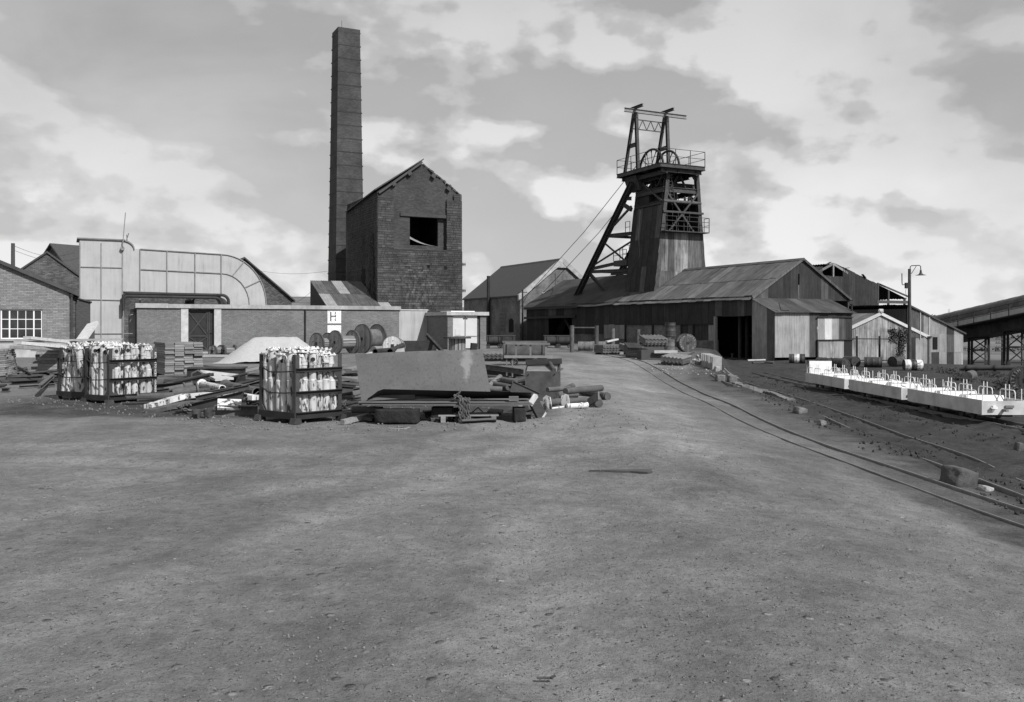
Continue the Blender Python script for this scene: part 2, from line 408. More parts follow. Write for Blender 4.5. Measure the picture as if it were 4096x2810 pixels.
# ------------------------------------------------------------------ the ground: one sheet, yard dirt, coal mud, fields, hills
def m_ground():
    t = MT('ground', 0.95); at = t.n('ShaderNodeAttribute', attribute_name='surface')
    sp = t.n('ShaderNodeSeparateColor'); t.l(at.outputs['Color'], sp.inputs[0])
    pos = t.c.outputs['Object']
    def nz(sc, d=6, r=0.62, st=(1, 1, 1), dist=0.0): return t.noise(sc, d, r, st, pos, dist, rand=False)
    big = nz(0.22, 6, 0.6, dist=0.6); mid = nz(1.5, 8, 0.66, dist=0.3); fine = nz(9, 6, 0.70); grit = nz(42, 5, 0.75); lane = nz(0.5, 5, 0.6, (1.0, 0.35, 1.0), dist=0.5)
    def cells(sc, thr):
        v = t.n('ShaderNodeTexVoronoi'); v.inputs['Scale'].default_value = sc; v.inputs['Randomness'].default_value = 1.0; t.l(pos, v.inputs['Vector'])
        s = t.n('ShaderNodeSeparateColor'); t.l(v.outputs['Color'], s.inputs[0])
        on = t.ramp(s.outputs[0], [(thr, 0.0), (thr + 0.02, 1.0)]); body = t.ramp(v.outputs['Distance'], [(0.22, 1.0), (0.42, 0.0)])
        return t.math('MULTIPLY', on, body), s.outputs[1]
    g1, c1 = cells(34, 0.86); g2, c2 = cells(85, 0.70); g3, c3 = cells(14, 0.95)
    dirt = t.ramp(big, [(0.30, 0.106), (0.5, 0.146), (0.72, 0.192)])
    dirt = t.math('MULTIPLY', dirt, t.ramp(lane, [(0.32, 0.82), (0.68, 1.18)]))
    dirt = t.math('MULTIPLY', dirt, t.ramp(mid, [(0.30, 0.70), (0.68, 1.24)]))
    dirt = t.math('MULTIPLY', dirt, t.ramp(fine, [(0.28, 0.70), (0.72, 1.26)]))
    dirt = t.math('MULTIPLY', dirt, t.ramp(grit, [(0.28, 0.52), (0.46, 1.0), (0.66, 1.12), (0.76, 1.6)]))
    for gg, cc in ((g1, c1), (g2, c2), (g3, c3)):
        dirt = t.mix(t.math('MULTIPLY', gg, 0.8), dirt, t.ramp(cc, [(0.0, 0.06), (0.6, 0.16), (1.0, 0.30)]))
    dirt = t.math('MULTIPLY', dirt, t.math('ADD', t.math('MULTIPLY', sp.outputs[2], 0.40), 0.95))
    coal = t.math('MULTIPLY', t.ramp(mid, [(0.3, 0.016), (0.7, 0.050)]), t.ramp(fine, [(0.3, 0.65), (0.7, 1.35)]))
    edge = t.math('ADD', sp.outputs[0], t.math('MULTIPLY', t.math('SUBTRACT', mid, 0.5), 1.3))
    k = t.ramp(edge, [(0.28, 0.0), (0.72, 1.0)])
    c = t.mix(k, dirt, coal)
    grass = t.ramp(nz(0.012, 5, 0.6), [(0.35, 0.07), (0.65, 0.17)])
    c = t.mix(sp.outputs[1], c, grass)
    h = t.math('ADD', t.math('MULTIPLY', mid, 0.5), t.math('ADD', t.math('MULTIPLY', fine, 0.45), t.math('ADD', t.math('MULTIPLY', grit, 0.2), t.math('ADD', t.math('MULTIPLY', g1, 0.25), t.math('ADD', t.math('MULTIPLY', g2, 0.12), t.math('MULTIPLY', g3, 0.4))))))
    return t.out(c, h, 1.0, 0.055)
m_ground()
TRK = []   # centre lines of the tracks, filled below, darken the mud beside them
def axis(pts):
    r = []
    for (a, b, st) in pts:
        n = max(1, int(round((b - a) / st)))
        r += [a + (b - a) * i / n for i in range(n)]
    r.append(pts[-1][1]); return r
RUTS = [((-9, 6), (-2, 11), (0.6, 18), (1.6, 30), (2.2, 45)), ((-8.2, 5), (-1.0, 10), (1.5, 17), (2.6, 30), (3.0, 46)), ((6.0, 2.5), (2.8, 9), (2.6, 17), (3.2, 30), (3.0, 48)), ((4.6, 2.5), (1.4, 9), (1.4, 18), (2.2, 32), (2.0, 50)), ((-3, 2.5), (-1.2, 8), (2.2, 14), (3.4, 26), (3.6, 40)), ((0.4, 2.5), (0.2, 7), (2.9, 14), (4.0, 26), (4.0, 40)), ((-12, 11), (-5, 10.5), (0, 9.2), (6, 6)), ((-12, 12.2), (-5, 11.7), (0, 10.4), (6, 7.2))]
def rut_lines():
    out = []
    for r in RUTS:
        pts = [Vector((x, y, 0)) for x, y in r]; l = []
        for i in range(len(pts) - 1):
            p0, p1, p2, p3 = pts[max(0, i - 1)], pts[i], pts[i + 1], pts[min(len(pts) - 1, i + 2)]
            for k in range(14): q = k / 14; l.append(0.5 * ((2 * p1) + (p2 - p0) * q + (2 * p0 - 5 * p1 + 4 * p2 - p3) * q * q + (3 * p1 - p0 - 3 * p2 + p3) * q ** 3))
        out.append(l)
    return out
def build_ground():
    import bisect
    grid = {}
    for l in rut_lines():
        for a_, c_ in zip(l, l[1:]):
            for k in range(8):
                q = a_.lerp(c_, k / 8)
                for dx in (-1, 0, 1):
                    for dy in (-1, 0, 1): grid.setdefault((int(q.x // 0.6) + dx, int(q.y // 0.6) + dy), []).append((q.x, q.y))
    xs = axis([(-3500, -600, 290), (-600, -120, 60), (-120, -40, 8), (-40, -14, 0.9), (-14, -6, 0.3), (-6, 16, 0.16), (16, 40, 0.8), (40, 120, 5), (120, 600, 48), (600, 3500, 290)])
    ys = axis([(-60, -4, 8), (-4, 2, 0.6), (2, 12, 0.14), (12, 32, 0.28), (32, 62, 0.8), (62, 110, 2.4), (110, 300, 12), (300, 1800, 60), (1800, 4000, 200)])
    vs, cols = [], []
    for y in ys:
        ex = edge_x(y)
        for x in xs:
            z = gz(x, y)
            if abs(x) < 45 and y < 75:
                z += rough(x, y); rut = 0.0
                if y < 50 and x < 7:
                    c_ = grid.get((int(x // 0.6), int(y // 0.6)))
                    if c_:
                        dm = min((x - a_) ** 2 + (y - b_) ** 2 for a_, b_ in c_) ** 0.5
                        rut = math.exp(-(dm / 0.16) ** 2); z += -0.022 * rut + 0.012 * math.exp(-((dm - 0.33) / 0.12) ** 2)
                heap = smooth(-12, -10, x) * (1 - smooth(1.0, 2.2, x)) * smooth(14, 16, y) * (1 - smooth(36, 46, y))
                z += heap * 0.04 * noise.noise((x * 1.6, y * 1.6, 7))
            vs.append((x, y, z)); lane_ = 0.0
            if y < 48 and x < 6.5:
                c_ = grid.get((int(x // 0.6), int(y // 0.6)))
                if c_: dm = min((x - a_) ** 2 + (y - b_) ** 2 for a_, b_ in c_) ** 0.5; lane_ = 0.5 * (1 - smooth(0.12, 0.55, dm)) * (0.5 + 0.9 * max(0, noise.noise((x * 0.6, y * 0.6, 6.0)) + 0.35))
            c = 0.54 * smooth(ex - 2.1, ex - 1.1, x) + 0.46 * smooth(ex - 0.8, ex + 0.3, x)
            if y > 95 and x > 15: c = max(c, 0.95)
            if y > 30: c = max(c, 0.62 * smooth(2, 9, x) * smooth(52, 60, y))
            c = max(c, 0.68 * smooth(-13, -9, x) * (1 - smooth(0.0, 2.0, x)) * smooth(14.9, 16.2, y) * (1 - smooth(26, 34, y)))
            if y < 16 and x > 2: c = max(c, 0.62 * smooth(3.9, 4.6, x - 0.05 * (9 - y) * 0) * (1 - smooth(9.5, 15, y)))
            rd = (1 - smooth(0.5, 2.6, abs(x - (1.2 + 0.09 * (y - 12)) - 1.2 * smooth(30, 50, y)))) * smooth(9, 17, y) * (1 - smooth(50, 66, y))
            g = smooth(128, 150, y) if x > 20 else smooth(150, 260, y)
            cols.append((c, g, min(1.0, rd + lane_), 1))
    nx = len(xs)
    fs = [(j * nx + i, j * nx + i + 1, (j + 1) * nx + i + 1, (j + 1) * nx + i) for j in range(len(ys) - 1) for i in range(nx - 1)]
    me = bpy.data.meshes.new('ground'); me.from_pydata(vs, [], fs)
    ca = me.color_attributes.new('surface', 'FLOAT_COLOR', 'POINT')
    ca.data.foreach_set('color', [q for c in cols for q in c])
    me.polygons.foreach_set('use_smooth', [True] * len(fs)); me.materials.append(M['ground']); me.update()
    tag(link('ground', me), kind='structure', label='dirt yard running out to fields and hills')
build_ground()

# ------------------------------------------------------------------ corrugated sheets
SHEETS = {}
def sheet_mesh(w, zb, zt, key=None, pitch=0.15, amp=0.02, th=False):
    k = key or (round(w, 3), round(zb(0), 3), round(zb(w), 3), round(zt(0), 3), round(zt(w), 3), round(zt(w / 2), 3), pitch)
    if k in SHEETS: return SHEETS[k]
    n = max(2, int(round(w / pitch)) * 2); b = MB(); vs = []
    for i in range(n + 1):
        x = w * i / n; y = -amp if i % 2 else amp
        vs += [(x, y, zb(x)), (x, y, zt(x))]
    b.add(vs, [(2 * i, 2 * i + 2, 2 * i + 3, 2 * i + 1) for i in range(n)])
    SHEETS[k] = b.mesh('sheet'); return SHEETS[k]
def sheet(parent, O, ex, ez, w, zb, zt, mat, pitch=0.15, amp=0.02, name='iron_sheet'):
    zb_ = zb if callable(zb) else (lambda x: zb); zt_ = zt if callable(zt) else (lambda x: zt)
    me = sheet_mesh(w, zb_, zt_, pitch=pitch, amp=amp)
    if not me.materials: me.materials.append(None)
    ex, ez = Vector(ex).normalized(), Vector(ez).normalized(); ey = ez.cross(ex)
    Mx = Matrix((( ex.x, ey.x, ez.x, O[0]), (ex.y, ey.y, ez.y, O[1]), (ex.z, ey.z, ez.z, O[2]), (0, 0, 0, 1)))
    o = link(name, me, parent, Mx)
    o.material_slots[0].link = 'OBJECT'; o.material_slots[0].material = M[mat]; return o
def cladding(parent, O, ex, ez, x0, x1, zb, zt, mats, wsheet=0.78, jag=0.0, lap=0.025, pitch=0.15, seed=1, amp=0.02, lift=0.006):
    "a run of sheets side by side; mats is a list of materials to choose from"
    rng = random.Random(seed); n = max(1, int(round((x1 - x0) / wsheet))); w = (x1 - x0) / n
    ex, ez = Vector(ex).normalized(), Vector(ez).normalized(); ey = ez.cross(ex); O = Vector(O)
    fb = zb if callable(zb) else (lambda x: zb); ft = zt if callable(zt) else (lambda x: zt)
    for i in range(n):
        a = x0 + i * w; j = rng.uniform(-jag, jag); j2 = rng.uniform(-jag, jag)
        p = O + ex * a - ey * (lift * (i % 2) + rng.uniform(0, 0.004))
        kb = lambda x, a=a, j=j: fb(a + x) + j
        kt = lambda x, a=a, j2=j2: ft(a + x) + j2
        sheet(parent, p, ex, ez, w + lap, kb, kt, rng.choice(mats), pitch, amp)

X3, Y3, Z3 = Vector((1, 0, 0)), Vector((0, 1, 0)), Vector((0, 0, 1))
# ------------------------------------------------------------------ engine house and chimney
def engine_house():
    t = thing('engine_house', 'tall roofless stone engine house with gable and large square opening', 'engine house', (-10.7, 72.0, 0), PHI)
    W, D, ZE, ZA = 7.35, 8.6, 12.5, 15.05
    roofz = lambda x: ZE + (ZA - ZE) * (1 - abs(x - W / 2) / (W / 2))
    th = 0.7
    b = MB()                                     # front wall around the opening, panel set back 0.18
    b.bx(0.0, W, 0.05, th, -0.2, 7.8)
    b.bx(0.03, 1.35, 0.05, th, 7.8, 12.0); b.bx(5.95, W - 0.03, 0.05, th, 7.8, 12.0)
    b.build('wall', M['mortar'], t)
    b = MB(); y0 = 0.22
    b.bx(1.352, 2.79, y0, th - 0.02, 7.8, 10.5); b.bx(5.35, 5.948, y0 + 0.25, th - 0.02, 7.8, 10.5); b.bx(2.79, 5.35, y0, th - 0.02, 7.8, 8.17)
    b.bx(1.352, 5.948, y0, th - 0.02, 10.5, 12.0)
    b.prism([(0.05, 12.0), (W - 0.05, 12.0), (W - 0.05, ZE - 0.1), (W / 2, ZA - 0.1), (0.05, ZE - 0.1)], y0, th - 0.02)
    b.build('panel_wall', M['brick_engine'], t)
    b = MB(); b.prism([(th, -0.2), (D, -0.2), (D, ZE - 0.95), (th, ZE - 0.18)], 0.05, 0.6, Matrix(((0, 1, 0, 0), (1, 0, 0, 0), (0, 0, 1, 0), (0, 0, 0, 1)))); b.bx(W - 0.6, W, th, D, -0.2, ZE - 0.9); b.prism([(0.05, -0.2), (W, -0.2), (W, ZE - 0.75), (W / 2, ZA - 0.9), (0.05, ZE - 0.75)], D, D + 0.6)
    b.bx(0.6, W - 0.6, th, D, 7.2, 7.4); b.build('wall', M['stone'], t)
    b = MB(); b.beam((1.95, 0.25, 10.62), (5.95, 0.25, 10.62), 0.34, 0.25); b.build('lintel', M['dark_steel'], t)
    b = MB(); b.bx(1.36, 5.94, 0.03, 0.22, 7.80, 7.86); b.build('sill', M['stone'], t)
    # stones of the front, course by course
    rng = random.Random(4); stones = []
    def courses(x0, x1, z0, z1, yf, skip=None, hmin=0.12, hmax=0.24):
        z = z0
        while z < z1 - 0.06:
            h = min(rng.uniform(hmin, hmax), z1 - z); x = x0
            while x < x1 - 0.02:
                w = min(rng.uniform(0.18, 0.58), x1 - x)
                if x1 - x - w < 0.15: w = x1 - x
                if not (skip and skip(x + w / 2, z + h / 2)): stones.append((x, w, z, h, yf))
                x += w
            z += h
    hole = lambda x, z: any(abs(x - a) < 0.24 and abs(z - c) < 0.20 for a, c in ((2.35, 6.5), (4.35, 6.45), (5.85, 6.4)))
    courses(0, W, 2.3, 7.78, 0.05, hole); courses(0.03, 1.35, 7.86, 12.0, 0.05); courses(5.95, W - 0.03, 7.86, 11.8, 0.05)
    courses(6.6, W - 0.03, 11.8, 12.55, 0.10)
    stones.sort(key=lambda s: -s[1] * s[3])
    cache = {}
    for i, (x, w, z, h, yf) in enumerate(stones[:300]):
        k = (round(w, 1), round(h, 2), i % 4)
        if k not in cache:
            mb = MB(); g = 0.008; r2 = random.Random(i)
            pts = [(-w / 2 + g, -h / 2 + g), (w / 2 - g, -h / 2 + g), (w / 2 - g, h / 2 - g), (-w / 2 + g, h / 2 - g)]
            back = [Vector((px_, 0.03, pz_)) for px_, pz_ in pts]
            front = [Vector((px_ * 0.96, -0.015 - r2.uniform(0, 0.03), pz_ * 0.93)) for px_, pz_ in pts]
            mb.add(back + front, [(4, 5, 6, 7), (0, 1, 5, 4), (1, 2, 6, 5), (2, 3, 7, 6), (3, 0, 4, 7)])
            cache[k] = mb.mesh('stone'); cache[k].materials.append(M['stone'])
        link('stone', cache[k], t, Matrix.Translation((x + w / 2, yf - rng.uniform(0, 0.015), z + h / 2)))
    mb = MB()
    for (x, w, z, h, yf) in stones[300:]:
        mb.bx(x + 0.012, x + w - 0.012, yf - 0.02 - rng.uniform(0, 0.02), yf + 0.02, z + 0.012, z + h - 0.012)
    # side wall stones
    z = 2.3
    while z < ZE - 0.3:
        h = rng.uniform(0.12, 0.24); y = 0.06
        while y < D:
            w = min(rng.uniform(0.2, 0.6), D - y + 0.01)
            if not (3.3 < y + w / 2 < 4.3 and z < 6.4): mb.bx(-0.0 - rng.uniform(0, 0.03), 0.08, y + 0.012, y + w - 0.012, z + 0.012, z + h - 0.012)
            y += w
        z += h
    tag(mb.build('stonework', M['stone'], t), kind='stuff')
    b = MB(); b.bx(-0.01, 0.10, 3.35, 4.25, 0.5, 6.35); b.build('window', M['pitch_dark'], t)
    for a, c in ((2.35, 6.5), (4.35, 6.45), (5.85, 6.4)):
        bb = MB(); bb.bx(a - 0.14, a + 0.14, 0.045, 0.4, c - 0.14, c + 0.14); bb.build('putlog_hole_shade', M['pitch_dark'], t)  # near-black block painted as the shade inside each hole
    # remains of the roof, and an added slab to darken the inside
    b = MB()
    b.add([(-0.25, -0.15, ZE - 0.12), (W / 2 + 0.2, -0.15, ZA + 0.10), (W / 2 + 0.2, D, ZA - 0.80), (-0.25, D, ZE - 0.97), (-0.25, -0.15, ZE + 0.0), (W / 2 + 0.2, -0.15, ZA + 0.20), (W / 2 + 0.2, D, ZA - 0.72), (-0.25, D, ZE - 0.89)],
          [(3, 2, 1, 0), (4, 5, 6, 7), (0, 1, 5, 4), (1, 2, 6, 5), (2, 3, 7, 6), (3, 0, 4, 7)])
    b.build('roof', M['slate'], t)
    b = MB(); b.add([(W / 2 + 0.2, 0.72, ZA - 0.25), (W + 0.1, 0.72, ZE - 0.75), (W + 0.1, D, ZE - 1.2), (W / 2 + 0.2, D, ZA - 0.75)], [(0, 1, 2, 3)]); b.add([(W / 2 + 0.2, 0.72, ZA - 0.35), (W + 0.1, 0.72, ZE - 0.85), (W + 0.1, D, ZE - 1.3), (W / 2 + 0.2, D, ZA - 0.85)], [(3, 2, 1, 0)]); b.build('roof', M['slate'], t)  # low hidden slab added to keep sun out of the interior
    b = MB(); b.beam((0.1, 0.02, ZE - 0.30), (W / 2 + 0.1, 0.02, ZA - 0.10), 0.2, 0.16); b.build('verge_board', M['timber_dark'], t)
    for i in range(15):                           # broken coping and batten ends down the right verge
        x = W / 2 + 0.35 + i * 0.225; z = roofz(x) - 0.08
        bb = MB(); bb.box((x, 0.35 + rng.uniform(-.05, .05), z + rng.uniform(0, 0.06)), (rng.uniform(0.16, 0.3), rng.uniform(0.3, 0.6), rng.uniform(0.07, 0.16)), rotm(0, RAD(34) + rng.uniform(-.3, .3), 0))
        bb.build('batten_end', M['timber_dark'], t)
    for (x, s) in ((1.35, 1), (2.7, 1), (4.75, -1), (6.1, -1)):
        bb = MB(); bb.box((x, 0.08, roofz(x) - 0.42), (0.34, 0.35, 0.28), rotm(0, -s * RAD(34), 0)); bb.build('purlin', M['timber_dark'], t)
    # sagging sheet seen through the opening
    b = MB(); n = 14; vs = []
    for i in range(n + 1):
        k = i / n; x = 2.4 + 3.2 * k; z0 = 9.35 - 1.1 * k - 0.25 * math.sin(k * 3.1); ww = 0.75 * (1 - k) + 0.08
        for j in range(9): vs.append((x, 0.55 + 0.18 * j, z0 + ww * (j / 8 - 0.5) + 0.02 * (-1) ** j))
    b.add(vs, [(i * 9 + j, i * 9 + j + 1, (i + 1) * 9 + j + 1, (i + 1) * 9 + j) for i in range(n) for j in range(8)])
    b.build('fallen_sheet', M['iron_galv'], t)
    for z in (6.75, 4.55):
        bb = MB(); bb.beam((W, 0.3, z), (W + 0.42, 0.3, z), 0.05, 0.05)
        for dx in (0.12, 0.24, 0.36): bb.cyl((W + dx, 0.3, z - 0.13), (W + dx, 0.3, z + 0.13), 0.035, n=6)
        bb.build('insulator_bracket', M['black_iron'], t)
    # ivy climbing the side
    iv = MB()
    for i in range(1500):
        y = 0.3 + 2.2 * rng.random(); z = 2.3 + 6.8 * rng.random() ** 1.2
        if abs(y - 1.4) > 1.1 - 0.09 * (z - 2.3): continue
        c = Vector((-0.06 - 0.12 * rng.random(), y, z)); s_ = rng.uniform(0.06, 0.12); a = rng.uniform(0, 6.3)
        e1 = Vector((0.35 * rng.uniform(-1, 1), math.cos(a), math.sin(a))) * s_; e2 = Vector((0.35 * rng.uniform(-1, 1), -math.sin(a), math.cos(a))) * s_
        iv.add([c - e1, c - e2 * .7, c + e1, c + e2 * .7], [(0, 1, 2, 3)])
    iv.build('ivy', M['ivy'], t)
engine_house()

def chimney():
    t = thing('chimney', 'tall square tapering brick chimney bound with iron straps', 'chimney', (-16.62, 85.0, 0), PHI)
    H, w0, w1 = 29.78, 2.95, 2.12
    def ring(z, k=0.0):
        w = w0 + (w1 - w0) * z / H + k; c = w0 / 2
        return [(c - w / 2, c - w / 2, z), (c + w / 2, c - w / 2, z), (c + w / 2, c + w / 2, z), (c - w / 2, c + w / 2, z)]
    b = MB(); b.add(ring(-0.3) + ring(H), [(0, 1, 5, 4), (1, 2, 6, 5), (2, 3, 7, 6), (3, 0, 4, 7)])
    inn = [(x * 0.7 + 0.3 * w0 / 2, y * 0.7 + 0.3 * w0 / 2, z) for x, y, z in ring(H)]; inb = [(x, y, H - 3) for x, y, z in inn]
    b.add(ring(H) + inn + inb, [(0, 1, 5, 4), (1, 2, 6, 5), (2, 3, 7, 6), (3, 0, 4, 7), (4, 5, 9, 8), (5, 6, 10, 9), (6, 7, 11, 10), (7, 4, 8, 11)])
    b.build('shaft', M['brick_chimney'], t)
    zs = [H - 0.28 - 1.27 * i for i in range(20)]
    for i, z in enumerate(zs):
        bb = MB(); h = 0.09 if i else 0.42; k = 0.035 if i else 0.02
        lo, hi = ring(z, k), ring(z + h, k)
        bb.add(lo + hi, [(0, 1, 5, 4), (1, 2, 6, 5), (2, 3, 7, 6), (3, 0, 4, 7), (4, 5, 6, 7), (3, 2, 1, 0)] if i else [(0, 1, 5, 4), (1, 2, 6, 5), (2, 3, 7, 6), (3, 0, 4, 7), (3, 2, 1, 0)])
        for c in lo: bb.box((c[0], c[1], z + 0.05), (0.07, 0.07, 0.10))
        bb.build('iron_strap' if i else 'cap_course', M['black_iron'] if i else M['brick_chimney'], t)
    b = MB(); b.cyl((0.75, 0.4, H), (0.75, 0.4, H + 0.75), 0.02, n=5); b.build('lightning_rod', M['wire'], t)
chimney()

# ------------------------------------------------------------------ fan house, steel panel wall, switch house, lean-to
def fan_house():
    t = thing('fan_house', 'long low brick fan house with flat concrete coping and dark steel door', 'building', (-20.1, 58.5, 0), PHI)
    x0, x1, D, h = -3.85, 13.46, 6.0, 2.74
    b = MB(); b.bx(x0, -0.82, 0, 0.35, -0.2, h); b.bx(0.82, x1, 0, 0.35, -0.2, h); b.bx(x0, x0 + 0.35, 0.35, D, -0.2, h); b.bx(x1 - 0.35, x1, 0.35, D, -0.2, h); b.bx(x0, x1, D, D + 0.3, -0.2, h)
    b.bx(-0.82, 0.82, 0.04, 0.35, 2.66, h)
    b.build('wall', M['brick_fan'], t)
    b = MB(); b.bx(x0 + 0.35, x1 - 0.35, 0.35, D, h - 0.2, h); b.build('roof', M['concrete'], t)
    n = 9; w = (x1 - x0 + 0.2) / n
    for i in range(n):
        a = x0 - 0.1 + i * w; dz = 0.03 if i < 1 else 0.0
        bb = MB(); bb.bx(a + 0.004, a + w - 0.004, -0.12, 0.45, h + 0.003, h + 0.26 + dz); bb.build('coping_slab', M['concrete'], t)
    for a, c in ((-1.24, -0.80), (0.80, 1.24)):
        bb = MB(); bb.bx(a, c, -0.05, 0.33, 0, h - 0.002); bb.build('door_post', M['pale_concrete'], t)
    d = MB(); d.bx(-0.80, 0.80, 0.22, 0.26, 0.02, 2.65); door = d.build('door', M['black_iron'], t)
    f = MB()
    for z in (0.05, 0.95, 2.58): f.beam((-0.78, 0.20, z), (0.42, 0.20, z), 0.05, 0.09)
    for x in (-0.76, 0.42): f.beam((x, 0.195, 0.03), (x, 0.195, 2.63), 0.07, 0.05, (0, 1, 0))
    f.beam((-0.74, 0.20, 2.5), (0.40, 0.20, 1.0), 0.045, 0.07); f.beam((-0.74, 0.197, 1.0), (0.40, 0.197, 2.5), 0.045, 0.07)
    f.beam((-0.74, 0.20, 0.9), (0.40, 0.20, 0.1), 0.045, 0.07); f.beam((-0.74, 0.197, 0.1), (0.40, 0.197, 0.9), 0.045, 0.07)
    f.build('brace', M['dark_steel'], door)
    f = MB(); f.beam((0.52, 0.17, 0.03), (0.52, 0.17, 2.6), 0.10, 0.06, (0, 1, 0)); f.beam((0.42, 0.15, 1.15), (0.70, 0.15, 1.2), 0.05, 0.05); f.build('lock_bar', M['dark_steel'], door)
    b = MB(); b.cyl((6.73, -0.07, 0.0), (6.73, -0.07, h), 0.055, n=8); b.build('drainpipe', M['black_iron'], t)
    for z0, z1, nm in ((1.78, 2.70, 'painted_panel'), (0.95, 1.66, 'painted_panel')):
        bb = MB(); bb.bx(8.28, 9.24, -0.004, 0.05, z0, z1); pn = bb.build(nm, M['brick_white'], t)
        if z0 > 1.5:
            l = MB(); l.bx(8.47, 8.545, -0.008, 0.02, 1.93, 2.58); l.bx(8.545, 8.80, -0.008, 0.02, 2.235, 2.30)
            for (q0, q1) in ((1.95, 2.02), (2.05, 2.12), (2.20, 2.36), (2.40, 2.47), (2.50, 2.57)): l.bx(8.80, 8.87, -0.008, 0.02, q0, q1)
            tag(l.build('letter_h', M['black_iron'], pn), label='black letter H with its right stroke half worn off')
    # steel wall beyond the end
    w_ = thing('steel_panel_wall', 'white riveted steel plate wall between fan house and switch house', 'wall', Vector((-20.1, 58.5, 0)) + U * 13.47, PHI)
    b = MB(); b.bx(0, 1.05, 0.05, 0.12, -0.1, 2.72); b.build('plate', M['duct_paint'], w_)
    b = MB(); b.bx(1.055, 2.15, 0.05, 0.12, -0.1, 2.72); b.build('plate', M['duct_paint'], w_)
    r = MB()
    for x in (0.09, 0.98, 1.13, 2.0):
        for k in range(24): r.box((x, 0.045, 0.12 + k * 0.11), (0.022, 0.02, 0.022))
    tag(r.build('rivets', M['grey_steel'], w_), kind='stuff')
    b = MB(); b.bx(-0.02, 2.2, 0.0, 0.3, 2.721, 2.80); b.build('capping', M['pale_concrete'], w_)
fan_house()

def switch_house():
    t = thing('switch_house', 'small flat-roofed brick switch house with white steel double doors', 'building', (-4.41, 61.9, 0), PHI)
    b = MB(); b.bx(0, 0.40, 0, 0.25, -0.2, 2.33); b.bx(2.45, 2.91, 0, 0.25, -0.2, 2.33); b.bx(0, 0.25, 0.25, 3.85, -0.2, 2.33); b.bx(2.66, 2.91, 0.25, 3.85, -0.2, 2.33); b.bx(0.25, 2.66, 3.6, 3.85, -0.2, 2.33)
    b.build('wall', M['brick_fan'], t)
    b = MB(); b.bx(-0.12, 3.06, -0.16, 3.95, 2.335, 2.58); b.build('roof_slab', M['pale_concrete'], t)
    b = MB(); b.bx(0.5, 2.3, 0.6, 2.5, 2.585, 2.65); b.build('roof_patch', M['white_paint'], t)
    for x0, x1 in ((0.42, 1.30), (1.36, 2.24)):
        d = MB(); d.bx(x0, x1, 0.06, 0.11, 0.06, 2.30); dr = d.build('door', M['door_paint'], t)
        d = MB(); d.bx(x0 + 0.05, x1 - 0.02, 0.035, 0.062, 0.86, 0.92); d.build('rail', M['grey_steel'], dr)
        if x0 < 1: d = MB(); d.bx(x0 + 0.16, x0 + 0.56, 0.03, 0.062, 0.98, 1.38); d.build('hatch', M['door_paint'], dr)
        d = MB(); d.bx(x1 - 0.12 if x0 < 1 else x0 + 0.02, x1 - 0.02 if x0 < 1 else x0 + 0.14, 0.02, 0.06, 2.08, 2.16); d.build('hasp', M['dark_steel'], dr)
    b = MB(); b.bx(1.302, 1.358, 0.05, 0.12, 0.06, 2.3); b.bx(2.242, 2.448, 0.12, 0.2, 0.0, 2.33); b.bx(0.402, 0.42, 0.06, 0.2, 0, 2.33); b.build('door_frame', M['dark_steel'], t)
    b = MB(); b.bx(0.42, 2.24, 0.13, 0.2, 0.0, 2.32); b.build('interior', M['pitch_dark'], t)
switch_house()

def lean_to():
    t = thing('lean_to_shed', 'corrugated lean-to shed roof beside the engine house', 'shed', (-16.5, 74.0, 0), PHI)
    s = 5.4; zt, zb = 5.28, 3.05; L_ = math.hypot(s, zt - zb)
    ez = Vector((0, s, zt - zb)).normalized()
    for k in range(2):
        cladding(t, (0, -s + k * s / 2, zb + k * (zt - zb) / 2 + 0.02 * k), X3, ez, 0, 5.2, 0.0, L_ / 2 + 0.1, ['iron_mid', 'iron_mid', 'iron_galv'], 0.86, 0.02, seed=3 + k)
    b = MB(); b.prism([(0, 0), (s, 0), (s, zt - 0.06), (0, zb - 0.06)], 0.0, 0.08, Matrix(((0, 1, 0, 0), (1, 0, 0, -s), (0, 0, 1, 0), (0, 0, 0, 1)))); b.build('side_wall', M['timber_dark'], t)
    b = MB(); b.bx(0.09, 5.2, -0.1, 0, 0, zt - 0.06); b.build('back_wall', M['timber_dark'], t)
lean_to()

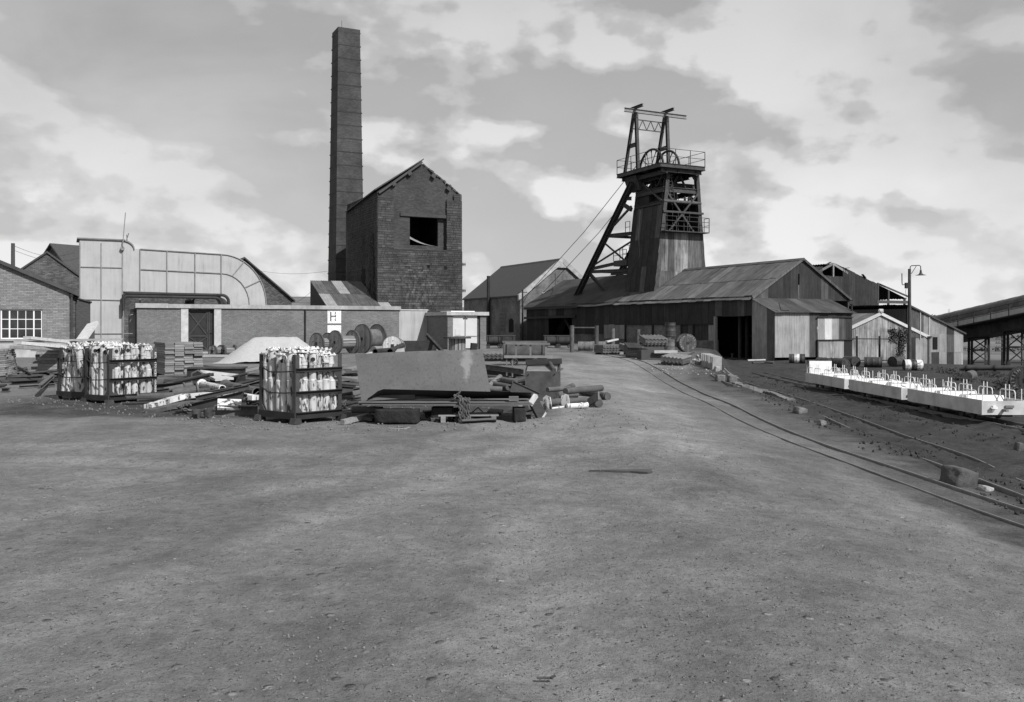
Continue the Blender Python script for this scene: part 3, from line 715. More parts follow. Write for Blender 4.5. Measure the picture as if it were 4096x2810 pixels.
# ------------------------------------------------------------------ fan duct
def fan_duct():
    O = Vector((-26.8, 56.0, 0)); t = thing('fan_duct', 'large pale sheet-steel fan duct with upright outlet and curved elbow', 'fan duct', O, PHI)
    def s_at(x): q = (x - CX) / F; return (q * O.y - O.x) / (U.x - q * U.y)
    def z_at(x, y): return EYE + (HY - y) / F * (O.y + s_at(x) * U.y)
    D = 2.6
    xs = s_at(490); xe = s_at(885); xr = s_at(1065)
    zt0, zt1 = z_at(318, 953), z_at(490, 961)
    up = [(0.03, 0.0), (xs, 0.0), (xs, 3.75), (xs + 0.02, zt1), (0.03, zt0)]
    b = MB(); b.prism(up, 0, D); b.build('outlet', M['duct_paint'], t)
    # horizontal run with quarter-round shoulder, then the elbow down on to the roof
    c0 = s_at(545); zs_ = z_at(560, 997); zS = zt1
    shoulder = [(xs + 0.03 + (c0 - xs) * 0.85 * math.sin(a) , zs_ + (zS - zs_) * math.cos(a)) for a in [i * math.pi / 12 for i in range(7)]]
    z955 = z_at(885, 1018); zb0, zb1 = z_at(490, 1166), z_at(885, 1180)
    elbow_t, elbow_b = [], []
    zr = 3.02
    for i in range(0, 13):
        a = i / 12 * math.pi / 2
        elbow_t.append((xe + (xr - xe) * math.sin(a), zr + (z955 - zr) * math.cos(a)))
    poly = shoulder + [(s_at(555), zs_)] + elbow_t + [(xe + 0.25, zr), (xe - 0.1, zb1), (xs + 0.03, zb0)]
    b = MB(); b.prism(poly, 0.02, D - 0.02); b.build('duct_body', M['duct_paint'], t)
    # stiffening angles, one by one
    def rib(p, q, w=0.05, d=0.06): bb = MB(); bb.beam((p[0], -0.03, p[1]), (q[0], -0.03, q[1]), d, w, (0, 1, 0) if abs(p[0] - q[0]) < 0.05 else (0, 0, 1)); bb.build('rib', M['rib_steel'], t)
    xm = s_at(405)
    for xv in (0.05, xm, xs): rib((xv, 0), (xv, zt0 - 0.25))
    for yv in (1068, 1198): rib((0.05, z_at(318, yv)), (xs, z_at(488, yv + 4)))
    rib((0.05, z_at(400, 1335)), (s_at(545), z_at(545, 1335)))
    x1 = s_at(560); rib((x1, zb0), (x1, zs_))
    top = lambda x: zs_ + (z955 - zs_) * (x - x1) / (xe - x1)
    bot = lambda x: zb0 + (zb1 - zb0) * (x - xs) / (xe - xs)
    for p in (668, 780): x = s_at(p); rib((x, bot(x)), (x, top(x)))
    rib((xe, zb1), (xe, z955)); rib((x1, top(x1) * .53 + bot(x1) * .47), (xe, z955 * .53 + zb1 * .47))
    rib((xs, zb0), (xe, zb1)); rib((x1, zs_), (xe, z955))
    mid = []
    for i in range(9):
        a = i / 8 * math.pi / 2; mid.append((xe + (xr - xe) * 0.62 * math.sin(a), zr + (z955 * .53 + zb1 * .47 - zr) * math.cos(a)))
    bb = MB(); bb.tube([(x, -0.02, z) for x, z in mid], 0.03, 6); bb.build('rib', M['rib_steel'], t)
    for i in (4, 8):
        k = i / 12; rib(mid[int(k * 8)], elbow_t[i])
    bb = MB(); bb.tube([(x, -0.02, z) for x, z in elbow_t], 0.035, 6); bb.build('rib', M['rib_steel'], t)
    b = MB(); b.bx(-0.12, xs + 0.15, -0.12, D + 0.1, zt0 - 0.06, zt0 + 0.02); b.build('rim', M['grey_steel'], t)
    b = MB(); b.prism(shoulder + [(shoulder[-1][0], shoulder[-1][1] - 0.05)] + [(x - 0.05, z - 0.06) for x, z in reversed(shoulder)], -0.08, D); b.build('rim', M['grey_steel'], t)
    # damper lever
    x = s_at(489); z1 = z_at(489, 995); b = MB(); b.beam((x, -0.16, z1), (x + 0.18, -0.16, z_at(497, 852)), 0.05, 0.12); b.cyl((x, -0.22, z1), (x, -0.05, z1), 0.13, n=10); b.build('damper_lever', M['grey_steel'], t)
    for i, (pa, pb) in enumerate((((508, 962), (519, 928)), ((513, 962), (511, 934)))):
        b = MB(); b.cyl((s_at(pa[0]), 1.0, z_at(*pa)), (s_at(pb[0]), 1.0, z_at(*pb)), 0.03, n=5); b.build('rod', M['grey_steel'], t)
    # the two black pipes slung beneath
    for k, (ya, yb, xa, xb, yy) in enumerate(((1174, 1182, 492, 885, -0.30), (1186, 1193, 492, 855, -0.50))):
        a = (s_at(xa), yy, z_at(xa, ya)); c = (s_at(xb), yy, z_at(xb, yb)); r = 0.10
        pts = [(a[0], yy, a[2] - 0.9), (a[0], yy, a[2] - 0.15), (a[0] + 0.15, yy, a[2]), c]
        for i in range(1, 6):
            an = i / 5 * math.pi / 2; pts.append((c[0] + 0.42 * math.sin(an), yy, c[2] - 0.42 * (1 - math.cos(an))))
        pts.append((pts[-1][0], yy, 3.02)); b = MB(); b.tube(pts, r, 10); b.build('pipe', M['black_iron'], t)
    for p in (492, 560): b = MB(); b.beam((s_at(p), -0.05, 0 if p < 500 else 3.0), (s_at(p), -0.05, z_at(p, 1180)), 0.10, 0.12, (0, 1, 0)); b.build('leg', M['grey_steel'], t)
    # cylindrical silencer between the outlet and the fan house
    s_ = thing('receiver_tank', 'pale upright cylindrical tank in the gap beside the fan duct', 'tank', O + U * (xs + 1.0) + V * 1.3, PHI)
    b = MB(); b.cyl((0, 0, 0), (0, 0, 2.3), 0.58, n=20); b.cyl((0, 0, 2.3), (0, 0, 2.5), 0.58, 0.3, n=20); b.build('shell', M['duct_paint'], s_)
    b = MB(); b.cyl((0, 0, 0.85), (0, 0, 0.9), 0.60, n=20); b.build('band', M['grey_steel'], s_)
fan_duct()

# ------------------------------------------------------------------ workshop and the buildings behind on the left
def gabled(name, label, loc, rz, W, D, ze, za, wallm, roofm, over=0.25, z0=-0.3, rt=0.16, cat='building', ridge_tiles=False, gable_skip=False):
    "a plain gabled building: gable on the local x axis, ridge along y"
    t = thing(name, label, cat, loc, rz)
    b = MB(); b.prism([(0, z0), (W, z0), (W, ze), (W / 2, za), (0, ze)], 0, 0.35) if not gable_skip else None
    b.prism([(0, z0), (W, z0), (W, ze), (W / 2, za), (0, ze)], D - 0.35, D)
    b.bx(0, 0.35, 0.35, D - 0.35, z0, ze); b.bx(W - 0.35, W, 0.35, D - 0.35, z0, ze)
    b.build('wall', M[wallm], t)
    sl = (za - ze) / (W / 2)
    for sgn in (-1, 1):
        xa = -over if sgn < 0 else W + over; za_ = ze - over * sl
        b = MB(); vs = []
        for y in (-over, D + over):
            for dz in (0.01, rt): vs += [(xa, y, za_ + dz), (W / 2, y, za + dz)]
        b.add(vs, [(0, 1, 5, 4), (2, 6, 7, 3), (0, 2, 3, 1), (4, 5, 7, 6), (0, 4, 6, 2), (1, 3, 7, 5)]); b.build('roof', M[roofm], t)
    if ridge_tiles:
        n = int(D / 0.45)
        for i in range(n):
            bb = MB(); y = -over + i * (D + 2 * over) / n
            bb.prism([(W / 2 - 0.2, za + rt - 0.13), (W / 2, za + rt + 0.07), (W / 2 + 0.2, za + rt - 0.13)], y + 0.01, y + (D + 2 * over) / n - 0.01); bb.build('ridge_tile', M['slate'], t)
    return t
def workshop():
    C = Vector((-23.0, 47.0, 0)); t = thing('workshop', 'brick workshop with gabled roof and white-framed many-paned window', 'building', C, PHI)
    W = 12.0; ze, za = 3.33, 6.0; D = 11
    x0, x1, z0, z1 = -3.12, -1.24, 0.94, 2.46
    b = MB(); b.prism([(x1, -0.3), (0, -0.3), (0, ze), (x1, ze - x1 * 0.445)], 0, 0.3); b.prism([(-W, -0.3), (x0, -0.3), (x0, ze - x0 * 0.445), (-W / 2, za), (-W, ze)], 0, 0.3)
    b.bx(x0, x1, 0, 0.3, -0.3, z0); b.prism([(x0, z1), (x1, z1), (x1, ze - x1 * 0.445), (x0, ze - x0 * 0.445)], 0, 0.3)
    b.bx(-0.3, 0, 0.3, D, -0.3, ze); b.bx(-W, -W + 0.3, 0.3, D, -0.3, ze); b.bx(-W, 0, D, D + 0.3, -0.3, ze)
    b.build('wall', M['brick_shop'], t)
    b = MB(); b.bx(x0 - 0.1, x1 + 0.1, -0.06, 0.2, z0 - 0.1, z0 - 0.003); b.build('window_sill', M['concrete'], t)
    b = MB(); b.bx(-W, 0, -0.03, 0.0, -0.3, 0.72); b.build('plinth', M['concrete'], t)
    wn = MB(); fr = 0.06
    for x in (x0, x1 - fr): wn.bx(x, x + fr, 0.10, 0.16, z0, z1)
    for z in (z0, z1 - fr): wn.bx(x0 + fr, x1 - fr, 0.10, 0.16, z, z + fr)
    win = wn.build('window', M['white_paint'], t)
    cols_ = [x0 + fr / 2 + i * (x1 - x0 - fr) / 5 for i in range(6)]; rows = [z0 + fr / 2 + i * (z1 - z0 - fr) / 3 for i in range(4)]
    bars = MB()
    for i, x in enumerate(cols_[1:-1]): bars.bx(x - (0.032 if i in (0, 3) else 0.014), x + (0.032 if i in (0, 3) else 0.014), 0.11, 0.15, z0 + fr, z1 - fr)
    for z in rows[1:-1]: bars.bx(x0 + fr, x1 - fr, 0.112, 0.148, z - 0.016, z + 0.016)
    bars.build('glazing_bar', M['white_paint'], win)
    for i in range(5):
        for j in range(3):
            g = MB(); g.bx(cols_[i] + 0.01, cols_[i + 1] - 0.01, 0.125, 0.132, rows[j] + 0.01, rows[j + 1] - 0.01); g.build('pane', M['window_glass'], win)
    sl = 0.445
    for (xa, za_, xb, zb_) in ((0.45, ze - 0.45 * sl, -W / 2, za), (-W - 0.4, ze - 0.4 * sl, -W / 2, za)):
        b = MB(); vs = []
        for y in (-0.22, D + 0.5):
            for dz in (0.01, 0.20): vs += [(xa, y, za_ + dz), (xb, y, zb_ + dz)]
        b.add(vs, [(0, 1, 5, 4), (2, 6, 7, 3), (0, 2, 3, 1), (4, 5, 7, 6), (0, 4, 6, 2), (1, 3, 7, 5)]); b.build('roof', M['felt_roof'], t)
    b = MB(); b.cyl((0.10, -0.08, 0.1), (0.10, -0.08, 3.1), 0.055, n=8); b.cyl((0.10, -0.08, 3.1), (0.10, -0.08, 3.25), 0.06, 0.13, n=8); b.build('downpipe', M['dark_steel'], t)
workshop()
a = thing('oil_store', 'dark open-fronted store tucked against the workshop corner', 'shed', Vector((-23.0, 47.0, 0)) + U * 0.32 + V * 1.2, PHI)
b = MB(); b.bx(0, 0.7, 0, 0.06, 0, 2.95); b.bx(0, 0.06, 0.06, 2, 0, 3.0); b.bx(0.64, 0.7, 0.06, 2, 0, 2.8); b.build('wall', M['timber_dark'], a)
b = MB(); b.add([(-0.1, -0.1, 3.1), (0.78, -0.1, 2.85), (0.78, 2.2, 2.85), (-0.1, 2.2, 3.1), (-0.1, -0.1, 3.16), (0.78, -0.1, 2.91), (0.78, 2.2, 2.91), (-0.1, 2.2, 3.16)], [(3, 2, 1, 0), (4, 5, 6, 7), (0, 1, 5, 4), (1, 2, 6, 5), (2, 3, 7, 6), (3, 0, 4, 7)]); b.build('roof', M['iron_dark'], a)
b = MB(); b.bx(0.0, 0.9, -0.42, -0.06, 0.0, 1.55); b.build('cabinet', M['dark_steel'], a)

aX = Vector((-32.9, 64.0, 0)) - U * 4.3
g1 = gabled('brick_store', 'old brick gabled building with slate roof behind the workshop', aX, PHI, 8.6, 14, 3.4, 6.75, 'brick_old', 'slate', 0.12)
g2 = gabled('slated_hall', 'slate-roofed hall with steep gable between brick store and duct', Vector((-40.6, 80.0, 0)) - Vector((math.cos(RAD(-32)), math.sin(RAD(-32)), 0)) * 3.6, RAD(-32), 7.2, 16, 5.6, 8.75, 'brick_old', 'slate', 0.3)
g3 = gabled('rear_hall', 'slate-roofed hall rising behind the duct elbow', Vector((-29.5, 84.0, 0)), PHI, 9.0, 16, 4.2, 8.0, 'brick_old', 'slate', 0.3)

def winding_house():
    C = Vector((0.87, 98.0, 0)); W, D, ze, za = 10.3, 15.3, 4.9, 8.9
    t = gabled('winding_house', 'brick winding house with slate roof and pale stone-coped gable', C, PHI, W, D, ze, za, 'brick_sooty', 'slate', 0.15, ridge_tiles=True)
    sl = (za - ze) / (W / 2)
    for s in (-1, 1):
        xa = -0.3 if s < 0 else W + 0.3
        b = MB(); b.prism([(xa, ze - 0.3 * sl - 0.35), (W / 2, za - 0.35), (W / 2, za + 0.3), (xa, ze - 0.3 * sl + 0.3)], -0.30, 0.0); b.build('gable_coping', M['concrete'], t)
    b = MB(); b.prism([(W / 2 - 0.9, za - 0.85), (W / 2 + 0.9, za - 0.85), (W / 2 + 0.8, za - 0.3), (W / 2, za + 0.02), (W / 2 - 0.8, za - 0.3)], -0.27, -0.004); b.build('apex_stone', M['concrete'], t)
    b = MB(); b.bx(W / 2 - 0.75, W / 2 + 0.75, -0.05, 0.1, za - 3.4, za - 1.5); b.build('blocked_window', M['rust_steel'], t)
    b = MB(); b.bx(2.7, 3.5, -0.03, 0.1, 4.6, 5.3); b.build('shutter', M['pale_concrete'], t)
    # arched windows of the long side (faces -x)
    def arch(y0, y1, z0, z1, open_):
        n = 8; c = (y0 + y1) / 2; r = (y1 - y0) / 2
        poly = [(y0, z0), (y1, z0)] + [(c + r * math.cos(a), z1 + 0.55 * r * math.sin(a)) for a in [math.pi * i / n for i in range(n + 1)]]
        Mx = Matrix(((0, 1, 0, 0), (1, 0, 0, 0), (0, 0, 1, 0), (0, 0, 0, 1)))
        b = MB(); b.prism(poly, -0.01, 0.2, Mx); w = b.build('window', M['pitch_dark' if open_ else 'window_glass'], t)
        if not open_:
            b = MB()
            for i in range(1, 4): y = y0 + (y1 - y0) * i / 4; b.bx(-0.03, -0.012, y - 0.02, y + 0.02, z0, z1 + 0.4)
            for i in range(0, 6): z = z0 + (z1 + 0.2 - z0) * i / 5; b.bx(-0.032, -0.011, y0, y1, z - 0.02, z + 0.02)
            b.build('glazing_bar', M['grey_steel'], w)
    arch(3.7, 5.1, 1.0, 2.9, False); arch(1.55, 2.75, 0.9, 2.1, True); arch(8.0, 9.4, 1.0, 2.9, False)
    b = MB(); b.cyl((-0.25, 7.6, 0), (-0.25, 7.6, 7.4), 0.19, n=10); b.build('stove_pipe', M['black_iron'], t)
    # T-bar pole on the corner
    b = MB(); b.cyl((-0.3, -1.2, 0), (-0.3, -1.2, 5.5), 0.09, n=8); p = b.build('cable_post', M['black_iron']); p.parent = t
    b = MB(); b.beam((-0.8, -1.2, 5.2), (0.25, -1.2, 5.2), 0.07, 0.07); b.build('cross_arm', M['black_iron'], p)
winding_house()
# ------------------------------------------------------------------ main corrugated shed
SC = Vector((16.75, 63.0, 0))
def SW(a, b, z=0.0): return SC + U * a + V * b + Vector((0, 0, z))
SZ, SA, SWD, SL = 3.6, 6.37, 9.2, 34.2
RS = (SA - SZ) / 4.6
def main_shed():
    t = thing('corrugated_shed', 'long dark corrugated-iron shed with patched roof below the headframe', 'shed', SC, PHI)
    side = ['iron_dark', 'iron_dark', 'iron_side']; roofs = ['iron_roof', 'iron_roof', 'iron_roof', 'iron_mid']
    C = lambda b0, b1, z0, z1, ms, seed, jag=0.03, w=0.8, a=0.0: cladding(t, (a, 0, 0), Y3, Z3, b0, b1, z0, z1, ms, w, jag, seed=seed)
    C(4.0, 17.6, 1.74, 3.72, ['iron_dark', 'iron_dark', 'iron_dark', 'iron_side'], 1); C(0.0, 4.0, 2.3, 3.72, ['iron_side', 'iron_mid', 'iron_dark'], 2)
    C(4.0, 8.1, 0.55, 1.72, ['iron_mid', 'iron_side', 'iron_galv'], 3, 0.1, a=0.05); C(15.9, 19.2, 0.5, 1.72, ['iron_galv'], 4, a=-0.04)
    C(17.6, 24.9, 0.9, 3.7, ['iron_dark', 'iron_side', 'iron_side'], 5); C(24.9, 29.5, 2.54, 3.7, ['iron_side', 'iron_mid'], 6); C(29.5, 34.2, -0.1, 3.7, ['iron_side'], 7)
    b = MB(); b.bx(0.06, 0.30, 8.1, 15.9, -1, 1.76); b.bx(0.06, 0.30, 4.0, 8.1, -1, 0.55); b.bx(0.06, 0.3, 15.9, 24.9, -1, 0.92); b.build('brick_wall', M['brick_sooty'], t)
    for bb_ in (4.02, 8.1, 11.9, 15.9, 6.6):
        b = MB(); b.beam((0.0, bb_, -1), (0.0, bb_, 1.75), 0.12, 0.14, (0, 1, 0)); b.build('stanchion', M['black_iron'], t)
    b = MB(); b.beam((0.02, 4.0, 1.74), (0.02, 17.6, 1.74), 0.1, 0.1); b.build('rail', M['black_iron'], t)
    b = MB(); b.beam((0.0, 3.98, -1), (0.0, 3.98, 2.3), 0.2, 0.2, (0, 1, 0)); b.build('door_post', M['timber'], t)
    b = MB(); b.beam((-0.18, 24.0, 2.50), (-0.18, 34.4, 2.42), 0.16, 0.22); b.build('hanging_beam', M['black_iron'], t)
    b = MB(); b.beam((-0.2, 23.6, 3.42), (-0.2, 34.4, 3.42), 0.16, 0.26); b.build('gutter_board', M['timber_dark'], t)
    b = MB(); b.bx(SWD - 0.1, SWD, 0, SL, -1, SZ); b.bx(0, SWD, SL, SL + 0.1, -1, SZ); b.prism([(0, SZ), (SWD, SZ), (4.6, SA - 0.1)], SL, SL + 0.1)
    b.build('rear_wall', M['iron_dark'], t)
    for i in range(6):                                   # timbers seen in the dark doorway
        b = MB(); b.beam((1.0 + 1.1 * (i % 3), 1.0 + i * 0.5, -0.8), (1.0 + 1.1 * (i % 3), 1.0 + i * 0.5, 2.9), 0.16, 0.16, (0, 1, 0)); b.build('post', M['timber_dark'], t)
    b = MB(); b.beam((0.8, 25.2, 0.0), (1.2, 28.6, 2.6), 0.2, 0.25); b.build('shore', M['timber_dark'], t)
    # roof: two rows of sheets this side of the tower, felt beyond it
    ez = Vector((4.6, 0, SA - SZ)).normalized(); L_ = math.hypot(4.6, SA - SZ)
    sag = lambda y: 0.06 * math.sin(y * 0.45) - 0.05 * smooth(6, 14, y)
    for r, (d0, d1, ms) in enumerate(((-0.35, L_ * 0.5, roofs), (L_ * 0.48, L_ + 0.05, ['iron_roof', 'iron_mid', 'iron_roof']))):
        cladding(t, (0, 0, SZ + 0.03 + 0.03 * r), Y3, ez, -0.15, 18.0, d0, d1, ms, 0.86, 0.07 if r == 0 else 0.03, seed=21 + r, lift=0.012)
    b = MB()                                            # sagging felted half
    ny, nx = 18, 6; vs = []
    for j in range(ny + 1):
        y = 17.4 + (SL + 0.5 - 17.4) * j / ny
        for i in range(nx + 1):
            k = i / nx; x = -0.35 + (4.6 + 0.35) * k
            vs.append((x, y, SZ + RS * x + 0.10 - 0.10 * math.sin(math.pi * k) * math.sin(math.pi * (y - 17) / 17) + 0.03 * noise.noise((x, y, 0)) - 0.12 * smooth(17.4, 21, y) * (1 - smooth(21, 27, y)) * (1 - k)))
    b.add(vs, [(j * (nx + 1) + i, (j + 1) * (nx + 1) + i, (j + 1) * (nx + 1) + i + 1, j * (nx + 1) + i + 1) for j in range(ny) for i in range(nx)], True); b.build('felt_roof', M['felt_roof'], t)
    ez2 = Vector((-4.6, 0, SA - SZ)).normalized()
    cladding(t, (SWD, SL, SZ + 0.03), -Y3, ez2, -0.3, SL + 0.1, -0.3, L_ + 0.04, roofs, 1.6, 0.03, seed=31)
    b = MB(); b.prism([(4.35, SA - 0.06), (4.6, SA + 0.13), (4.85, SA - 0.06)], -0.2, 18.0); b.build('ridge_cap', M['iron_roof'], t)
    # gable with its slit
    gz_ = lambda x: SA - 0.05 - RS * abs(x - 4.6)
    gm = ['iron_side', 'iron_side', 'iron_side', 'iron_mid']
    cladding(t, (0, 0, 0), X3, Z3, 0.0, 4.2, lambda x: 3.45, gz_, gm, 0.7, seed=41); cladding(t, (0, 0, 0), X3, Z3, 4.36, 9.2, lambda x: 3.45, gz_, gm, 0.7, seed=42)
    cladding(t, (0, 0.02, 0), X3, Z3, 4.2, 4.36, 3.45, 4.55, gm, 0.2, seed=43); cladding(t, (0, 0.02, 0), X3, Z3, 4.2, 4.36, 5.35, gz_, gm, 0.2, seed=44)
    for s in (0, 1):
        b = MB(); b.beam((-0.1 if s == 0 else 9.3, -0.12, SZ - 0.05), (4.6, -0.12, SA + 0.04), 0.10, 0.16); b.build('verge_flashing', M['iron_mid'], t)
    # lean-to porch on the gable
    p = thing('corrugated_porch', 'pale corrugated-iron porch built on the gable of the long shed', 'porch', SW(0, -2.23), PHI)
    PZ = 2.58
    cladding(p, (0, 0, 0), Y3, Z3, 0, 2.23, -0.9, lambda y: PZ + (3.5 - PZ) * y / 2.23, ['iron_mid', 'iron_galv'], 0.75, seed=51)
    cladding(p, (0, 0, 0), X3, Z3, 0, 3.08, -0.55, PZ, ['iron_galv'], 0.77, 0.02, seed=52); cladding(p, (0, 0, 0), X3, Z3, 3.08, 3.79, -0.55, PZ, ['iron_mid'], 0.7, seed=53)
    ms = ['iron_galv', 'iron_pale', 'iron_galv', 'iron_mid', 'iron_side']; w = (7.05 - 3.79) / 5
    for i, m in enumerate(ms): cladding(p, (0, -0.08, 0), X3, Z3, 3.79 + i * w, 3.79 + (i + 1) * w, 0.66, 2.2, [m], 2, seed=60 + i)
    for i, m in enumerate(['iron_galv', 'iron_flaked', 'iron_galv', 'iron_side']): cladding(p, (0, -0.08, 0), X3, Z3, 3.79 + i * 0.815, 3.79 + (i + 1) * 0.815, -0.85, 0.60, [m], 2, seed=70 + i)
    cladding(p, (0, -0.02, 0), X3, Z3, 3.79, 7.05, 2.2, PZ, ['iron_dark'], 0.8, seed=66)
    for z in (0.63, 2.22): b = MB(); b.beam((3.7, -0.14, z), (7.1, -0.14, z), 0.08, 0.06); b.build('batten', M['black_iron'], p)
    b = MB(); b.beam((3.74, -0.1, -0.8), (3.74, -0.1, 0.65), 0.1, 0.1, (0, 1, 0)); b.build('post', M['black_iron'], p)
    L2 = math.hypot(2.45, 1.0); e2 = Vector((0, 2.3, 0.95)).normalized()
    cladding(p, (0, -0.25, PZ - 0.06), X3, e2, -0.15, 7.35, 0, L2 + 0.2, ['iron_roof', 'iron_roof', 'iron_mid'], 0.86, 0.04, seed=55)
    b = MB(); b.bx(7.0, 7.05, 0.05, 2.23, -0.9, PZ); b.build('end_wall', M['iron_dark'], p)
    b = MB(); b.cyl((7.2, 0.1, 2.4), (7.2, 0.1, 3.1), 0.07, n=8); b.cyl((7.2, 0.1, 3.1), (7.2, 0.1, 3.16), 0.11, n=8); b.build('flue', M['black_iron'], p)
    b = MB(); b.tube([(0.25, -0.1, 3.15), (0.25, -0.3, 2.65), (0.9, -0.35, 2.65)], 0.03, 6); b.build('bracket', M['black_iron'], p)
main_shed()

# ------------------------------------------------------------------ headframe
def headframe():
    t = thing('headframe', 'steel pit headframe with two winding wheels and corrugated-iron tower', 'headframe', SC, PHI)
    al = lambda z: 1.5 + 0.1267 * (z - 4.48); ar = lambda z: 7.04 - 0.0838 * (z - 4.48)
    b0, b1 = 13.8, 18.2
    be = math.atan(0.1267); ez = Vector((math.sin(be), 0, math.cos(be))); k = 1 / math.cos(be)
    rf = lambda x: SZ + RS * (4.6 - abs(4.6 - x)) + 0.05
    tm = ['iron_front', 'iron_front', 'iron_tower', 'iron_front', 'iron_mid']
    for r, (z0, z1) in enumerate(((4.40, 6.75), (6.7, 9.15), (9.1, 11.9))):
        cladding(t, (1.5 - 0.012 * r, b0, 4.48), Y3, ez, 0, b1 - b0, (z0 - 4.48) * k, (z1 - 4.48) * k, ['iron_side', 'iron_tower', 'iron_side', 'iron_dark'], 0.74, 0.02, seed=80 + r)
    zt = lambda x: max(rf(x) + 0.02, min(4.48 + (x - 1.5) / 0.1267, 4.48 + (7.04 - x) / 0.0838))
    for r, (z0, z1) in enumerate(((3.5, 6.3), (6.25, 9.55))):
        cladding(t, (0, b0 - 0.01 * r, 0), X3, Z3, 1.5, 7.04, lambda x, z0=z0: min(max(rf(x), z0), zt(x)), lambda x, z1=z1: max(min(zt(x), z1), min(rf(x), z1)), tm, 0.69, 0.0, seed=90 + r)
    b = MB(); b.add([(ar(4), b0, 4), (ar(4), b1, 4), (ar(12), b1, 12), (ar(12), b0 + .2, 12)], [(0, 1, 2, 3)]); b.add([(1.5, b1, 4), (7.04, b1, 4), (ar(12), b1, 12), (al(12), b1, 12)], [(0, 1, 2, 3)]); b.build('rear_cladding', M['iron_dark'], t)
    st = 'dark_steel'
    def mem(name, p, q, w=0.3, h=0.3, i=True, m=st, up=(0, 0, 1), parent=None):
        b = MB(); (b.ibeam if i else b.beam)(p, q, w, h, **({'up': up})); return b.build(name, M[m], parent or t)
    zp = 14.95
    for bb_, a_f, dx in ((13.95, al, 0.17), (13.95, ar, -0.17), (18.05, al, 0.17), (18.05, ar, -0.17)):
        mem('leg', (a_f(0.0) + dx, bb_, -0.5), (a_f(zp) + dx, bb_, zp), 0.34, 0.36, up=(0, 1, 0))
    mem('girder', (al(13.2), 13.95, 13.2), (ar(13.2), 13.95, 13.2), 0.25, 0.42); mem('girder', (al(13.2), 18.05, 13.2), (ar(13.2), 18.05, 13.2), 0.25, 0.42)
    for a_f in (al, ar): mem('girder', (a_f(13.2), 13.9, 13.2), (a_f(13.2), 18.1, 13.2), 0.25, 0.42); mem('girder', (a_f(12), 13.9, 12.1), (a_f(12), 18.1, 12.1), 0.22, 0.3)
    b = MB(); b.cyl((al(12.2), 13.85, 12.2), (ar(12.2), 13.85, 12.2), 0.14, n=10); b.build('pipe', M['rust_steel'], t)
    for (p, q) in (((al(12.2) + .3, 13.8, 13.0), (5.6, 13.8, 9.7)), ((ar(13) - .3, 13.75, 13.0), (3.0, 13.75, 9.7))): mem('brace', p, q, 0.1, 0.14, False)
    for a_f in (al, ar): mem('brace', (a_f(12), 14, 12.2), (a_f(14.5), 18, 14.6), 0.14, 0.16, False)
    # knee brackets under the deck
    for x, s in ((al(14.4) + 0.17, 1), (ar(14.4) - 0.17, -1)):
        b = MB(); b.prism([(x, 14.9), (x + s * 0.9, 14.9), (x, 13.9)], 13.9, 14.0); b.build('gusset', M[st], t)
    b = MB(); b.prism([(2.0, 14.85), (3.3, 14.85), (3.1, 13.6), (2.5, 13.6)], 17.3, 19.2); b.build('bearing_box', M[st], t)
    # deck
    pa, pb, qa, qb = 1.5, 12.9, 6.1, 19.5; hz = 15.2
    b = MB(); b.bx(pa, qa, pb, qb, hz - 0.08, hz)
    deck = b.build('deck', M['black_iron'], t)
    for (p, q) in (((pa, pb, hz - 0.17), (qa, pb, hz - 0.17)), ((pa, qb, hz - 0.17), (qa, qb, hz - 0.17)), ((pa, pb, hz - 0.17), (pa, qb, hz - 0.17)), ((qa, pb, hz - 0.17), (qa, qb, hz - 0.17))): mem('edge_girder', p, q, 0.16, 0.34, parent=deck)
    for (p, q) in (((pa + .3, pb + .35, hz - 0.48), (qa - .1, pb + .35, hz - 0.48)), ((pa + .3, qb - .35, hz - 0.48), (qa - .1, qb - .35, hz - 0.48)), ((2.3, pb + .2, hz - 0.6), (2.3, qb - .2, hz - 0.6)), ((5.4, pb + .2, hz - 0.6), (5.4, qb - .2, hz - 0.6)), ((3.5, pb + .2, hz - 0.5), (3.5, qb - .2, hz - 0.5))): mem('deck_beam', p, q, 0.2, 0.36, parent=deck)
    # railing: posts and rails
    def railing(pts, z, h, n_post, rails=(0.5, 1.0), parent=t):
        for (p, q) in zip(pts, pts[1:]):
            p, q = Vector((*p, z)), Vector((*q, z)); n = n_post
            for i in range(n + 1):
                x = p.lerp(q, i / n); b = MB(); b.cyl(x, x + Vector((0, 0, h)), 0.035, n=6); b.build('railing_post', M[st], parent)
            for r in rails:
                b = MB(); b.cyl(p + Vector((0, 0, h * r)), q + Vector((0, 0, h * r)), 0.025, n=5); b.build('railing_bar', M[st], parent)
    railing([(pa, pb), (qa, pb), (qa, qb), (pa, qb), (pa, pb)], hz, 1.25, 3)
    # winding wheels
    def wheel(a, label):
        c = Vector((a, 15.9, 15.15)); R_ = 1.75; b = MB(); n = 40
        ring = [(a, 15.9 + R_ * math.cos(2 * math.pi * i / n), 15.15 + R_ * math.sin(2 * math.pi * i / n)) for i in range(n)]
        b.tube(ring, 0.10, 8, True); w = b.build('winding_wheel', M['black_iron'], t); tag(w, label)
        for i in range(14):
            an = 2 * math.pi * (i + 0.5) / 14; d = Vector((0, math.cos(an), math.sin(an)))
            bb = MB(); bb.cyl(c + d * 0.2 + X3 * (0.12 if i % 2 else -0.12), c + d * (R_ - 0.05), 0.035, n=6); bb.cyl(c + d * (R_ - 0.28), c + d * (R_ - 0.08), 0.045, 0.08, n=6); bb.build('spoke', M['black_iron'], w)
        bb = MB(); bb.cyl(c - X3 * 0.25, c + X3 * 0.25, 0.24, n=14); bb.cyl(c - X3 * 0.75, c + X3 * 0.75, 0.11, n=10); bb.build('hub', M['black_iron'], w)
